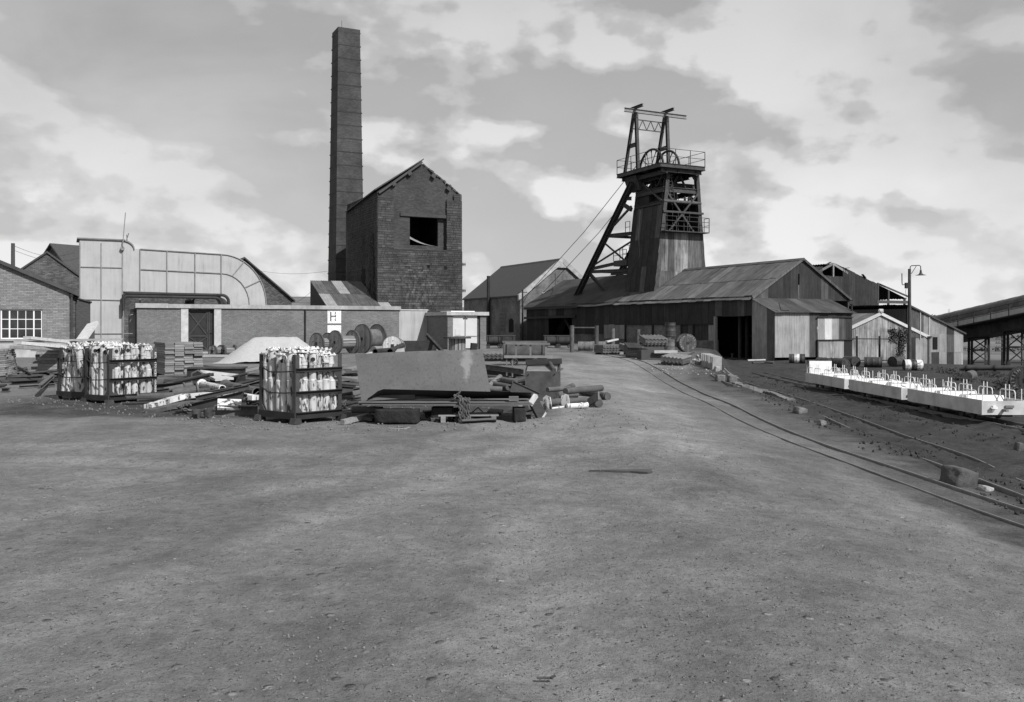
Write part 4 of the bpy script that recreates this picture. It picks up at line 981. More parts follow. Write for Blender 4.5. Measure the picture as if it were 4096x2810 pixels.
        for s in (-0.62, 0.62): bb = MB(); bb.box(c + Vector((s, 0, -0.05)), (0.28, 0.5, 0.42)); bb.build('bearing', M[st], w)
    wheel(2.68, 'winding wheel over the stay side'); wheel(4.36, 'winding wheel over the shed side')
    # gantry above
    A1, A2 = 2.05, 5.35; ztop = 20.35
    for a_ in (A1, A2):
        mem('gantry_leg', (a_, 17.0, hz), (a_, 17.3, ztop), 0.26, 0.26, up=(0, 1, 0)); mem('gantry_leg', (a_, 19.1, hz), (a_, 17.65, ztop), 0.22, 0.24, up=(0, 1, 0))
        mem('gantry_tie', (a_, 17.05, 17.55), (a_, 18.45, 17.55), 0.14, 0.36)
        mem('stub_beam', (a_, 16.3, ztop + 0.45), (a_, 18.4, ztop + 0.45), 0.24, 0.22)
        b = MB(); b.bx(a_ - 0.1, a_ + 0.1, 17.1, 17.8, ztop - 0.5, ztop - 0.02); b.build('gusset', M[st], t)
    mem('gantry_beam', (0.95, 17.45, ztop + 0.17), (7.6, 17.45, ztop + 0.17), 0.24, 0.34, m='grey_steel')
    zl, zh = 19.0, 19.85
    mem('truss_chord', (A1, 17.75, zl), (A2, 17.75, zl), 0.07, 0.08, False); mem('truss_chord', (A1, 17.75, zh), (A2, 17.75, zh), 0.07, 0.08, False)
    n = 7
    for i in range(n):
        xa, xb = A1 + 0.15 + (A2 - A1 - 0.3) * i / n, A1 + 0.15 + (A2 - A1 - 0.3) * (i + 1) / n
        mem('truss_web', (xa, 17.75, zl if i % 2 else zh), (xb, 17.75, zh if i % 2 else zl), 0.05, 0.06, False)
    # back stays and their bracing
    for a_ in (2.0, 5.6):
        top = Vector((a_, 17.9, 14.2)); foot = Vector((a_ - 0.35, 31.3, 0.0))
        mem('back_stay', top, foot, 0.42, 0.46)
        q = lambda z: top.lerp(foot, (14.2 - z) / 14.2)
        for z in (13.0, 9.9): mem('stay_tie', q(z), (a_ + 0.1, b1 - 0.1, z - 0.1), 0.2, 0.32)
        mem('stay_tie', q(7.0), (a_ + 0.1, b1 - .1, 7.45), 0.18, 0.28); mem('stay_tie', q(6.75), (a_ + 0.1, b1 - .1, 6.55), 0.2, 0.3)
        mem('brace', q(10.3), (a_ + 0.1, b1 - .1, 12.2), 0.14, 0.18, False); mem('brace', q(9.4), (a_ + 0.1, b1 - .1, 6.9), 0.11, 0.14, False); mem('brace', q(7.2), (a_ + 0.1, b1 - .1, 9.1), 0.11, 0.14, False)
        mem('brace', q(12.6), (a_ + 0.1, b1 - .1, 11.9), 0.22, 0.34, False)
        mem('strut', q(6.7), (a_ + 0.6, q(6.7).y - 3.3, 4.0), 0.24, 0.28)
    for z in (9.9, 6.8): mem('stay_spreader', (2.0, 17.9 + (14.2 - z) * 0.944, z), (5.5, 17.9 + (14.2 - z) * 0.944, z), 0.18, 0.24)
    # small inspection landings
    b = MB(); b.bx(1.7, 2.7, 18.3, 20.4, 7.0, 7.5); b.build('landing', M[st], t); railing([(1.7, 20.4), (1.7, 18.3)], 7.5, 0.9, 2); railing([(2.7, 20.4), (2.7, 18.3)], 7.5, 1.4, 2)
    mem('landing', (1.8, 18.2, 6.35), (1.8, 21.0, 6.35), 0.3, 0.25)
    railing([(2.0, 18.9), (2.0, 18.2)], 9.9, 1.0, 1)
    # balcony on the open front
    b = MB(); b.bx(al(9.6) - 0.05, ar(9.6) + 0.12, 13.1, 13.8, 9.56, 9.64); b.build('balcony', M[st], t)
    railing([(al(9.6), 13.12), (ar(9.6) + 0.12, 13.12)], 9.6, 1.25, 4, (0.35, 0.7, 1.0)); railing([(ar(9.6) + 0.12, 13.12), (ar(9.6) + 0.12, 13.8)], 9.6, 1.25, 1, (0.5, 1.0))
    mem('girder', (al(11.3), 13.7, 11.3), (ar(11.3) + 0.1, 13.7, 11.3), 0.12, 0.16, False)
    for i in range(6): x = al(10) + 0.5 + i * 0.6; mem('guide_rod', (x, 14.5, 9.6), (x, 14.5, 12.2), 0.05, 0.05, False, up=(0, 1, 0))
    # ladder and dark machinery between deck and tower
    for dx in (0, 0.4): mem('ladder_rail', (2.6 + dx, 13.7, 15.0), (3.4 + dx, 13.9, 11.9), 0.05, 0.06, False)
    for i in range(11): kk = i / 11; mem('rung', (2.6 + 0.8 * kk, 13.72 + 0.2 * kk, 15 - 3.1 * kk), (3.0 + 0.8 * kk, 13.72 + 0.2 * kk, 15 - 3.1 * kk), 0.03, 0.03, False)
    b = MB(); b.bx(2.7, 5.2, 14.8, 17.2, 11.95, 12.35); b.bx(3.2, 4.6, 15.2, 16.8, 12.35, 13.4); b.build('machinery', M['black_iron'], t)
    b = MB(); b.bx(al(12) + 0.1, ar(12) - 0.1, 13.95, 18.1, 12.02, 12.10); b.build('shade_floor', M['black_iron'], t)  # floor added to block the sun and darken the tower below
    for y in (14.6, 16.0, 17.3): mem('cross_beam', (al(13.7), y, 13.75), (ar(13.7), y, 13.75), 0.2, 0.34, m='black_iron')
    for x in (2.75, 3.55, 4.4, 5.2): mem('bearer', (x, 13.95, 14.4), (x, 18.05, 14.4), 0.22, 0.4, m='black_iron')
    for (x, z, w_) in ((2.9, 12.1, 0.5), (3.7, 12.1, 0.7), (4.7, 12.1, 0.4), (5.4, 12.1, 0.5)): b = MB(); b.bx(x - w_ / 2, x + w_ / 2, 16.2, 17.8, z, z + 1.1 + 0.5 * (w_ > 0.45)); b.build('winch_housing', M['black_iron'], t)
    for (p_, q_) in (((2.6, 14.2, 12.1), (4.3, 14.2, 14.6)), ((5.9, 14.2, 12.1), (4.4, 14.2, 14.6)), ((2.6, 17.9, 12.1), (4.3, 17.9, 14.6)), ((5.9, 17.9, 12.1), (4.4, 17.9, 14.6))): mem('brace', p_, q_, 0.12, 0.16, False, m='black_iron')
    for (x, y) in ((5.3, 14.1), (4.9, 14.1)): b = MB(); b.cyl((x, y, 12.3), (x, y, 12.75), 0.12, 0.07, n=8); b.build('valve', M['black_iron'], t)
    b = MB(); b.tube([(3.1, 14.0, 12.2), (3.4, 14.0, 12.9), (3.9, 14.0, 13.0), (4.2, 14.0, 12.3)], 0.025, 6); b.tube([(4.3, 13.8, 12.5), (5.2, 13.8, 12.55), (6.0, 13.8, 13.2)], 0.03, 6); b.build('hose', M['wire'], t)
    b = MB(); b.tube([(1.9 - 0.0, 16.4, 11.8), (1.55, 16.2, 9.5), (1.25, 15.6, 7.6), (1.45, 17.0, 6.3), (1.5, 18.3, 5.9)], 0.03, 6); b.build('cable', M['wire'], t)
    # winding ropes down to the winding house
    for a_, r_ in ((2.68, 1), (4.36, 1)):
        rp = MB()
        rp.tube([(a_, 17.2, 16.4), (a_ - 0.15, 27.0, 10.75), (a_ - 0.3, 38.5, 5.1)], 0.03, 5); rp.build('winding_rope', M['wire'], t)
headframe()

# ------------------------------------------------------------------ sheds on the right
def back_shed():
    A = Vector((30.2, 85.0, 0)); t = thing('derelict_shed', 'tall derelict corrugated shed with ragged gable and open bay', 'shed', A, PHI)
    hw = 9.65; za, ze = 7.6, 4.4; rl = lambda x: za - 0.332 * abs(x)
    ms = ['iron_side', 'iron_dark', 'iron_side']
    cladding(t, (0, 0, 0), X3, Z3, -hw, -1.37, -1, rl, ms, 0.8, 0.04, seed=1, pitch=0.2, amp=0.03); cladding(t, (0, 0, 0), X3, Z3, -1.37, 1.25, -1, 6.3, ms, 0.87, 0.03, seed=2, pitch=0.2, amp=0.03)
    cladding(t, (0, 0, 0), X3, Z3, 1.25, 5.9, -1, rl, ms, 0.78, 0.05, seed=3, pitch=0.2, amp=0.03); cladding(t, (0, 0, 0), X3, Z3, 5.9, hw, -1, 2.9, ms, 0.8, 0.1, seed=4, pitch=0.2, amp=0.03)
    D = 18
    for s in (-1, 1):
        ez = Vector((-s * hw, 0, za - ze)).normalized(); Ln = math.hypot(hw, za - ze)
        cladding(t, (s * (hw + .2), 0.1 if s > 0 else D, ze - 0.03), Y3 if s > 0 else -Y3, ez, 0 if s > 0 else 0, D - 0.1, -0.3, Ln - (1.4 if s < 0 else 0.1), ['iron_dark', 'iron_side'], 1.3, 0.06, seed=6 + s, pitch=0.3, amp=0.03)
    b = MB(); b.bx(-hw, hw, D, D + 0.1, -1, ze); b.prism([(-hw, ze), (hw, ze), (0, za)], D, D + 0.1); b.bx(-hw, -hw + 0.1, 0.2, D, -1, ze); b.bx(hw - 0.1, hw, 6, D, -1, ze); b.build('wall', M['iron_dark'], t)
    b = MB(); b.beam((0.02, 0.05, 6.2), (0.02, 0.05, za - 0.1), 0.14, 0.14, (0, 1, 0)); b.build('king_post', M['timber'], t)
    for s in (-1, 1): b = MB(); b.beam((s * 1.9, 0.06, rl(1.9) - 0.35), (0, 0.06, za - 0.15), 0.12, 0.2); b.build('truss', M['timber'], t)
    b = MB(); b.beam((5.7, 0.1, 3.95), (hw + 0.3, 0.1, 3.95), 0.25, 0.3); b.build('tie_beam', M['timber_dark'], t)
    b = MB(); b.beam((5.9, 0.1, rl(5.9) + 0.1), (hw + 0.5, 0.1, ze + 0.12), 0.12, 0.14); b.build('rafter', M['timber_dark'], t)
    for x in (5.95, 7.4, hw): b = MB(); b.beam((x, 0.12, -1), (x, 0.12, rl(x)), 0.16, 0.16, (0, 1, 0)); b.build('post', M['timber_dark'], t)
    rng = random.Random(3)
    for i in range(4):
        x = -0.6 + i * 2.3 + rng.uniform(-.2, .2); b = MB(); b.box((x, -0.05, rl(x) + 0.08), (rng.uniform(0.4, 0.9), 0.25, 0.05), rotm(0, 0.3 * (1 if x > 0 else -1) + rng.uniform(-.4, .4), rng.uniform(-.3, .3))); b.build('loose_sheet', M['iron_dark'], t)
back_shed()

def small_shed():
    A = Vector((27.24, 67.0, 0)); t = thing('gabled_iron_shed', 'low gabled shed of flaking corrugated iron with pale barge boards', 'shed', A, PHI)
    hw, za, ze, D = 4.89, 2.50, 0.83, 9.0; z0 = -1.9
    cladding(t, (0, 0, 0), X3, Z3, -hw, hw, z0, lambda x: za - 0.342 * abs(x) - 0.05, ['iron_flaked'], 0.8, 0.0, seed=1)
    for s in (-1, 1):
        b = MB(); b.beam((s * (hw + 0.25), -0.1, ze - 0.08), (0, -0.1, za + 0.02), 0.10, 0.22); b.build('barge_board', M['timber_pale'], t)
        ez = Vector((-s * hw, 0, za - ze)).normalized(); Ln = math.hypot(hw, za - ze)
        cladding(t, (s * hw, 0 if s > 0 else D, ze + 0.05), Y3 if s > 0 else -Y3, ez, -0.1, D, -0.3, Ln + 0.02, ['iron_mid', 'iron_galv', 'iron_mid'], 0.9, 0.04, seed=5 + s)
        b = MB(); b.bx(s * hw - 0.05, s * hw + 0.05, 0.1, D, z0, ze); b.build('wall', M['iron_side'], t)
    b = MB(); b.bx(-hw, hw, D, D + 0.1, z0, ze); b.build('rear_wall', M['iron_side'], t)
    b = MB(); b.rock((0, -0.1, za + 0.2), (0.42, 0.3, 0.34), 3); b.build('finial', M['pale_concrete'], t)
    b = MB(); b.cyl((hw + 0.25, -0.12, -1.9), (hw + 0.25, -0.12, 0.62), 0.11, n=10); b.cyl((hw + 0.25, -0.12, 0.62), (hw + 0.25, -0.12, 0.82), 0.12, 0.26, n=10); b.build('rain_pipe', M['grey_steel'], t)
small_shed()

def right_shed():
    R_ = Vector((31.8, 69.2, 0)); t = thing('patchwork_iron_shed', 'patchwork corrugated-iron shed with sloping roof beside the conveyor', 'shed', R_, PHI)
    rl = lambda x: 3.05 - 0.343 * (x + 1.9); rng = random.Random(9)
    x = -2.2; i = 0
    while x < 3.99:
        w = min(0.86, 4.0 - x)
        cuts = [-2.6, -0.45 + 0.02 * rng.random(), 0.95, 9] if x > 0 else [-2.6, 0.7, 9]
        for a_, c_ in zip(cuts, cuts[1:]):
            m = rng.choice(['iron_galv', 'iron_galv', 'iron_mid', 'iron_side']); o = 0.01 * rng.randint(0, 3)
            top = rl(x + w)
            if a_ > top - 0.1: continue
            cladding(t, (0, -o, 0), X3, Z3, x, x + w, a_, (lambda xx, c_=c_: min(c_ + 0.04, rl(xx))), [m], 3, seed=i, lift=0); i += 1
        x += w
    for xx in (-0.9, 0.1): b = MB(); b.beam((xx, -0.07, 0.6), (xx, -0.07, rl(xx)), 0.07, 0.06, (0, 1, 0)); b.build('batten', M['timber_pale'], t)
    b = MB(); b.bx(0.55, 1.05, -0.04, 0.0, -0.2, 0.75); b.build('doorway', M['pitch_dark'], t)
    e = Vector((-1, 0, 0.343)).normalized()
    cladding(t, (4.15, 0, rl(4.15) + 0.04), Y3, e, -0.15, 9, 0, 6.8, ['iron_dark', 'iron_side'], 1.1, 0.05, seed=77)
    b = MB(); b.beam((-2.3, -0.12, rl(-2.3) + 0.03), (4.2, -0.12, rl(4.2) + 0.03), 0.08, 0.12); b.build('verge_board', M['timber_dark'], t)
    b = MB(); b.bx(3.95, 4.0, 0.1, 9, -2.6, 1.0); b.bx(-2.2, 4.0, 9, 9.1, -2.6, 1.0); b.bx(-2.2, -2.15, 0.1, 9, -2.6, 2.9); b.build('wall', M['iron_dark'], t)
right_shed()

def railings():
    t = thing('post_and_rail_fence', 'iron post and rail fence in front of the flaking gabled shed', 'fence', G(3405, 1452), PHI)
    z = t.location.z
    pts = [P(x, 1350, 58.6 + i * 0.6) for i, x in enumerate((3428, 3518, 3600))]
    inv = Matrix.Translation(t.location) @ Matrix.Rotation(PHI, 4, 'Z'); inv.invert()
    for p in pts:
        g = gz(p.x, p.y); b = MB(); b.beam(inv @ Vector((p.x, p.y, g - 0.1)), inv @ Vector((p.x, p.y, 0.95)), 0.09, 0.09, (0, 1, 0)); b.build('post', M['black_iron'], t)
    for zz in (0.78, -0.62):
        b = MB(); p, q = pts[0] - (pts[1] - pts[0]) * 0.35, pts[2]; b.beam(inv @ Vector((p.x, p.y, zz)), inv @ Vector((q.x, q.y, zz - 0.05)), 0.06, 0.06); b.build('rail', M['black_iron'], t)
railings()

def lamp_post():
    g = gz(25.05, 57); t = thing('lamp_post', 'tall tubular lamp post with bracket lamp and shallow dish shade', 'lamp post', (25.05, 57, g))
    H_ = 5.2 - g; b = MB(); b.cyl((0, 0, 0), (0, 0, H_), 0.115, 0.09, n=14); b.build('pole', M['dark_steel'], t)
    s = 57 / F
    arm = [(0.03, 0, H_ - 0.02), (0.05, 0, H_ + 0.14), (0.12, 0, H_ + 0.2), (0.62, 0, H_ + 0.22), (0.70, 0, H_ + 0.16), (0.71, 0, H_ - 0.05)]
    b = MB(); b.tube(arm, 0.03, 7); b.cyl((0.12, 0, H_ - 0.30), (0.42, 0, H_ + 0.17), 0.02, n=6); b.build('bracket', M['dark_steel'], t)
    b = MB(); b.cyl((0.71, 0, H_ - 0.06), (0.71, 0, H_ - 0.22), 0.05, 0.07, n=12); b.cyl((0.71, 0, H_ - 0.22), (0.71, 0, H_ - 0.34), 0.07, 0.13, n=12); b.cyl((0.71, 0, H_ - 0.34), (0.71, 0, H_ - 0.40), 0.14, 0.33, n=20); b.build('lamp_shade', M['dark_steel'], t)
    b = MB(); b.box((-0.16, 0, H_ - 1.05), (0.22, 0.2, 0.36)); b.build('switch_box', M['black_iron'], t)
    b = MB(); b.tube([(-0.22, 0, H_ - 0.99), (-0.45, 0, H_ - 1.0), (-0.47, 0, H_ - 0.9), (-0.48, 0, H_ - 0.28)], 0.03, 6); b.build('conduit', M['dark_steel'], t)
    b = MB(); b.tube([(-0.2, 0, H_ - 1.25), (-0.26, 0, H_ - 1.4), (-0.2, 0, H_ - 1.7), (-0.22, 0, H_ - 2.0)], 0.012, 5); b.build('loose_wire', M['wire'], t)
lamp_post()

def conveyor():
    A = P(3760, 1300, 90); B = P(4096, 1228, 76); d = (B - A); h = Vector((d.x, d.y, 0)).normalized(); n = Vector((h.y, -h.x, 0))
    if n.x > 0: n = -n                                    # towards the camera side (left)
    L0 = -3.0; L1 = d.length + 7; dn = d.normalized()
    t = thing('conveyor_gallery', 'covered conveyor gallery with curved iron roof climbing on steel trestles', 'conveyor', (A.x, A.y, gz(A.x, A.y)))
    off = Vector(t.location)
    at_ = lambda s, w, z: A + dn * s + n * w + Vector((0, 0, z)) - off
    b = MB(); m = 26; prof = [(1.35, -0.15)] + [(1.3 * math.cos(a), 0.1 + 0.85 * math.sin(a)) for a in [math.pi * i / 8 for i in range(9)]] + [(-1.35, -0.15)]
    for i in range(m):                                    # roof sheets, one by one
        bb = MB(); s0, s1 = L0 + (L1 - L0) * i / m, L0 + (L1 - L0) * (i + 1) / m + 0.04; lift = 0.012 * (i % 2)
        vs = [at_(s_, w, z + lift) for s_ in (s0, s1) for w, z in prof]; k = len(prof)
        bb.add(vs, [(j, j + 1, k + j + 1, k + j) for j in range(k - 1)], True); bb.build('roof_sheet', M['iron_mid'], t)
        for s_, w in ((s0, 1.28),):
            bb = MB(); bb.add([at_(s0, 1.27, -0.85), at_(s1, 1.27, -0.85), at_(s1, 1.27 + lift, -0.1), at_(s0, 1.27 + lift, -0.1)], [(0, 1, 2, 3)]); bb.build('side_sheet', M['iron_pale'], t)  # paler iron paints sunlight on to this side
            bb = MB(); bb.add([at_(s0, 1.0, -1.95), at_(s1, 1.0, -1.95), at_(s1, 1.24 + lift, -1.05), at_(s0, 1.24 + lift, -1.05)], [(0, 1, 2, 3)]); bb.build('skirt_sheet', M['iron_mid'], t)
    b = MB(); b.add([at_(L0, 1.0, -1.95), at_(L1, 1.0, -1.95), at_(L1, -1.3, -1.95), at_(L0, -1.3, -1.95)], [(0, 1, 2, 3)]); b.add([at_(L0, -1.3, -1.95), at_(L1, -1.3, -1.95), at_(L1, -1.3, 0), at_(L0, -1.3, 0)], [(0, 1, 2, 3)]); b.build('underside', M['iron_dark'], t)
    b = MB(); b.beam(at_(L0, 1.8, -0.98), at_(L1, 1.8, -0.98), 1.0, 0.10); b.build('walkway', M['dark_steel'], t)
    for r in (0.45, 0.95): b = MB(); b.cyl(at_(L0, 2.25, -0.93 + r), at_(L1, 2.25, -0.93 + r), 0.025, n=5); b.build('handrail', M['black_iron'], t)
    k = 9
    for i in range(k + 1):
        s_ = L0 + (L1 - L0) * i / k; b = MB(); b.beam(at_(s_, 2.27, -1.1), at_(s_, 2.27, 0.05), 0.07, 0.07, (0, 1, 0)); b.build('handrail_post', M['black_iron'], t)
        b = MB(); b.beam(at_(s_ + .6, 1.5, -1.15), at_(s_ + 1.6, 1.9, -1.05), 0.35, 0.16); b.build('walkway_bracket', M['black_iron'], t)
    def trestle(s_, lb):
        base = A + dn * s_; g = gz(base.x, base.y) - 0.4; zt = base.z - 1.95
        tr = thing('trestle', lb, 'trestle', (base.x, base.y, g), group='trestles under the conveyor gallery')
        o = Vector(tr.location); hh = zt - g; px_ = Vector((1, 0, 0))
        for w in (-0.8, 0.8):
            for q in (-0.25, 0.25):
                b = MB(); b.beam(px_ * w + h * q, px_ * w * 0.95 + h * q + Vector((0, 0, hh)), 0.16, 0.16, (0, 1, 0)); b.build('leg', M['rust_steel' if (w > 0 and q < 0) else 'black_iron'], tr)
        nb = 3
        for i in range(nb):
            z0, z1 = hh * i / nb, hh * (i + 1) / nb
            for a_, c_ in ((-0.8, 0.8), (0.8, -0.8)): b = MB(); b.beam(px_ * a_ + Vector((0, -0.25, z0)), px_ * c_ + Vector((0, -0.25, z1)), 0.06, 0.09); b.build('brace', M['black_iron'], tr)
            b = MB(); b.beam(px_ * -0.8 + Vector((0, -0.25, z1)), px_ * 0.8 + Vector((0, -0.25, z1)), 0.08, 0.14); b.build('tie', M['black_iron'], tr)
    ln = d.length
    def s_for(px_): 
        best = min((abs((A + dn * s_).x / (A + dn * s_).y - (px_ - CX) / F), s_) for s_ in [i * 0.05 for i in range(-60, 700)]); return best[1]
    trestle(s_for(3915), 'braced steel trestle under the conveyor next to the patchwork shed'); trestle(s_for(4060), 'braced steel trestle under the conveyor past the telegraph pole')
conveyor()
# ------------------------------------------------------------------ tracks
def catmull(pts, n=6):
    pts = [Vector(p) for p in pts]; out = []
    for i in range(len(pts) - 1):
        p0, p1, p2, p3 = pts[max(0, i - 1)], pts[i], pts[i + 1], pts[min(len(pts) - 1, i + 2)]
        for k in range(n):
            t = k / n; out.append(0.5 * ((2 * p1) + (p2 - p0) * t + (2 * p0 - 5 * p1 + 4 * p2 - p3) * t * t + (3 * p1 - p0 - 3 * p2 + p3) * t ** 3))
    out.append(pts[-1]); return out
def sweep_rail(b, pts, w=0.06, h=0.10):
    vs = []; m = len(pts)
    prof = [(-w / 2, -h), (-w / 2, 0), (-w * 0.3, 0.012), (w * 0.3, 0.012), (w / 2, 0), (w / 2, -h)]
    for i, p in enumerate(pts):
        d = (pts[min(m - 1, i + 1)] - pts[max(0, i - 1)]); d.z = 0; d.normalize(); s = Vector((d.y, -d.x, 0))
        vs += [p + s * x + Vector((0, 0, z)) for x, z in prof]
    k = len(prof)
    b.add(vs, [(i * k + j, i * k + j + 1, (i + 1) * k + j + 1, (i + 1) * k + j) for i in range(m - 1) for j in range(k - 1)])
def zoom8(l): return [(2300 + x / 1.294, 1350 + y / 1.294) for x, y in l]
left = [(2250, 1400), (2320, 1409), (2385, 1420), (2460, 1430), (2510, 1436)] + zoom8([(400, 190), (520, 255), (640, 320), (760, 385), (880, 440), (1050, 520), (1230, 605), (1470, 690), (1700, 770), (1900, 850), (2100, 920), (2324, 990), (2520, 1055)])
right = [(2295, 1401), (2350, 1407), (2425, 1416), (2487, 1429), (2562, 1439)] + zoom8([(480, 185), (640, 280), (800, 350), (940, 420), (1080, 490), (1270, 565), (1480, 640), (1700, 700), (2000, 790), (2324, 890), (2700, 1000)])
def track(name, label, rails, hh, group=None, mat='rail_steel', w=0.034, smooth_n=6):
    p0 = rails[0][len(rails[0]) // 2]
    t = thing(name, label, 'railway track', p0)
    for r, dz in zip(rails, hh):
        b = MB(); pts = catmull(r, smooth_n); pts = [p + Vector((0, 0, dz)) - p0 for p in pts]; sweep_rail(b, pts, w); b.build('rail', M[mat], t)
    return t, p0
ctr = catmull([Vector((x, y, 0)) for x, y in ((2.0, 68), (3.8, 60.5), (4.5, 56), (5.2, 51.5), (5.85, 47), (6.0, 42), (5.85, 36), (5.45, 28), (5.15, 22), (4.95, 18), (4.87, 15), (5.08, 11), (5.33, 9), (5.65, 7), (6.3, 3.5))], 5)
def offset_line(pts, w):
    out = []
    for i, p in enumerate(pts):
        d = pts[min(len(pts) - 1, i + 1)] - pts[max(0, i - 1)]; d.normalize(); q = p + Vector((-d.y, d.x, 0)) * w
        out.append(Vector((q.x, q.y, gz(q.x, q.y) + 0.045 * noise.noise((q.x * 0.2, q.y * 0.2, 9.0)) + 0.01)))
    return out
t_main, p0 = track('railway_track', 'narrow railway track curving across the yard to the shed', [offset_line(ctr, -0.3), offset_line(ctr, 0.3)], (-0.001, 0.016), smooth_n=2)
ra = zoom8([(775, 165), (800, 190), (850, 215), (910, 240), (1160, 320), (1450, 420), (1700, 510), (2040, 630), (2324, 735), (2600, 830)])
rb = zoom8([(700, 195), (760, 225), (840, 255), (980, 290), (1130, 335), (1330, 435), (1600, 530), (1900, 680), (2324, 840), (2600, 960)])
track('sunken_track', 'half-buried narrow track running from the dark shed doorway', [[G(*p) for p in ra], [G(*p) for p in rb]], (0.045, 0.035))
r3 = [[Vector((12.12 + 0.03 * math.sin(y * 0.2) + 0.02 * max(0, y - 38) ** 1.3, y, gz(12.1, y))) for y in range(8, 50, 3)], [Vector((12.74 + 0.03 * math.sin(y * 0.2) + 0.02 * max(0, y - 38) ** 1.3, y, gz(12.7, y))) for y in range(8, 50, 3)]]
t3, p3_ = track('siding_track', 'siding track under the row of white manriding cars', r3, (0.06, 0.06))
for i in range(26):
    y = 9 + i * 1.5; b = MB(); b.box(Vector((12.43, y, gz(12.4, y) - 0.035)) - p3_, (1.1, 0.2, 0.09), rotm(0, 0, random.uniform(-.05, .05))); b.build('sleeper', M['timber_dark'], t3)

def block_stone(b, c, d, seed, rnd=0.35, amp=0.08, n=7, M3=None):
    "a rounded, knocked-about block"
    vs, idx, fs = [], {}, []
    def vid(p):
        k = tuple(round(q, 4) for q in p)
        if k not in idx:
            v = Vector(p); s = v.normalized() * 0.72; v = v.lerp(s, rnd); q = 1 + amp * noise.noise(v * 3 + Vector((seed, 0, 0))) * 2 + amp * 0.6 * noise.noise(v * 8 + Vector((0, seed, 0)))
            v = Vector((v.x * d[0], v.y * d[1], v.z * d[2])) * q; v = (M3 @ v if M3 is not None else v) + Vector(c); idx[k] = len(vs); vs.append(v)
        return idx[k]
    g = [-0.5 + i / n for i in range(n + 1)]
    for ax in range(3):
        for s in (-0.5, 0.5):
            for i in range(n):
                for j in range(n):
                    q = []
                    for (a_, c_) in ((i, j), (i + 1, j), (i + 1, j + 1), (i, j + 1)):
                        p_ = [0, 0, 0]; p_[ax] = s; p_[(ax + 1) % 3] = g[a_]; p_[(ax + 2) % 3] = g[c_]; q.append(vid(p_))
                    fs.append(tuple(q if s > 0 else q[::-1]))
    return b.add(vs, fs, True)
# ------------------------------------------------------------------ prop crates
def prop_proto():
    t = thing('hydraulic_prop', 'white steel pit prop with rusty patches standing in a crate', 'pit prop', (0, 0, 0))
    b = MB(); b.cyl((0, 0, 0.0), (0, 0, 0.60), 0.073, n=14); b.cyl((0, 0, 0.60), (0, 0, 0.63), 0.077, 0.066, n=14); b.build('outer_tube', M['prop_white'], t)
    b = MB(); b.cyl((0, 0, 0.62), (0, 0, 0.90), 0.062, n=14); b.cyl((0, 0, 0.86), (0, 0, 0.91), 0.070, n=14); b.build('inner_tube', M['prop_white'], t)
    b = MB(); b.cyl((0, 0, 0.91), (0, 0, 1.07), 0.066, n=14); b.cyl((0, 0, 0.915), (0, 0, 0.945), 0.072, n=14); b.build('head', M['prop_white'], t)
    b = MB(); b.box((0, 0, 1.085), (0.155, 0.155, 0.022))
    for x in (-0.055, 0.055):
        for y in (-0.055, 0.055): b.cyl((x, y, 1.09), (x, y, 1.118), 0.022, 0.017, n=6)
    b.build('crown', M['flaked_white'], t)
    b = MB(); b.tube([(0.066 + 0.010 * math.sin(a), -0.03 + 0.028 * math.cos(a), 0.985 + 0.055 * math.sin(a)) for a in [2 * math.pi * i / 10 for i in range(10)]], 0.008, 5, True); b.build('handle', M['flaked_white'], t)
    b = MB(); b.cyl((-0.02, -0.052, 0.965), (-0.02, -0.078, 0.965), 0.036, n=12); b.build('valve', M['black_iron'], t)
    return t
prop0 = [prop_proto(), False]
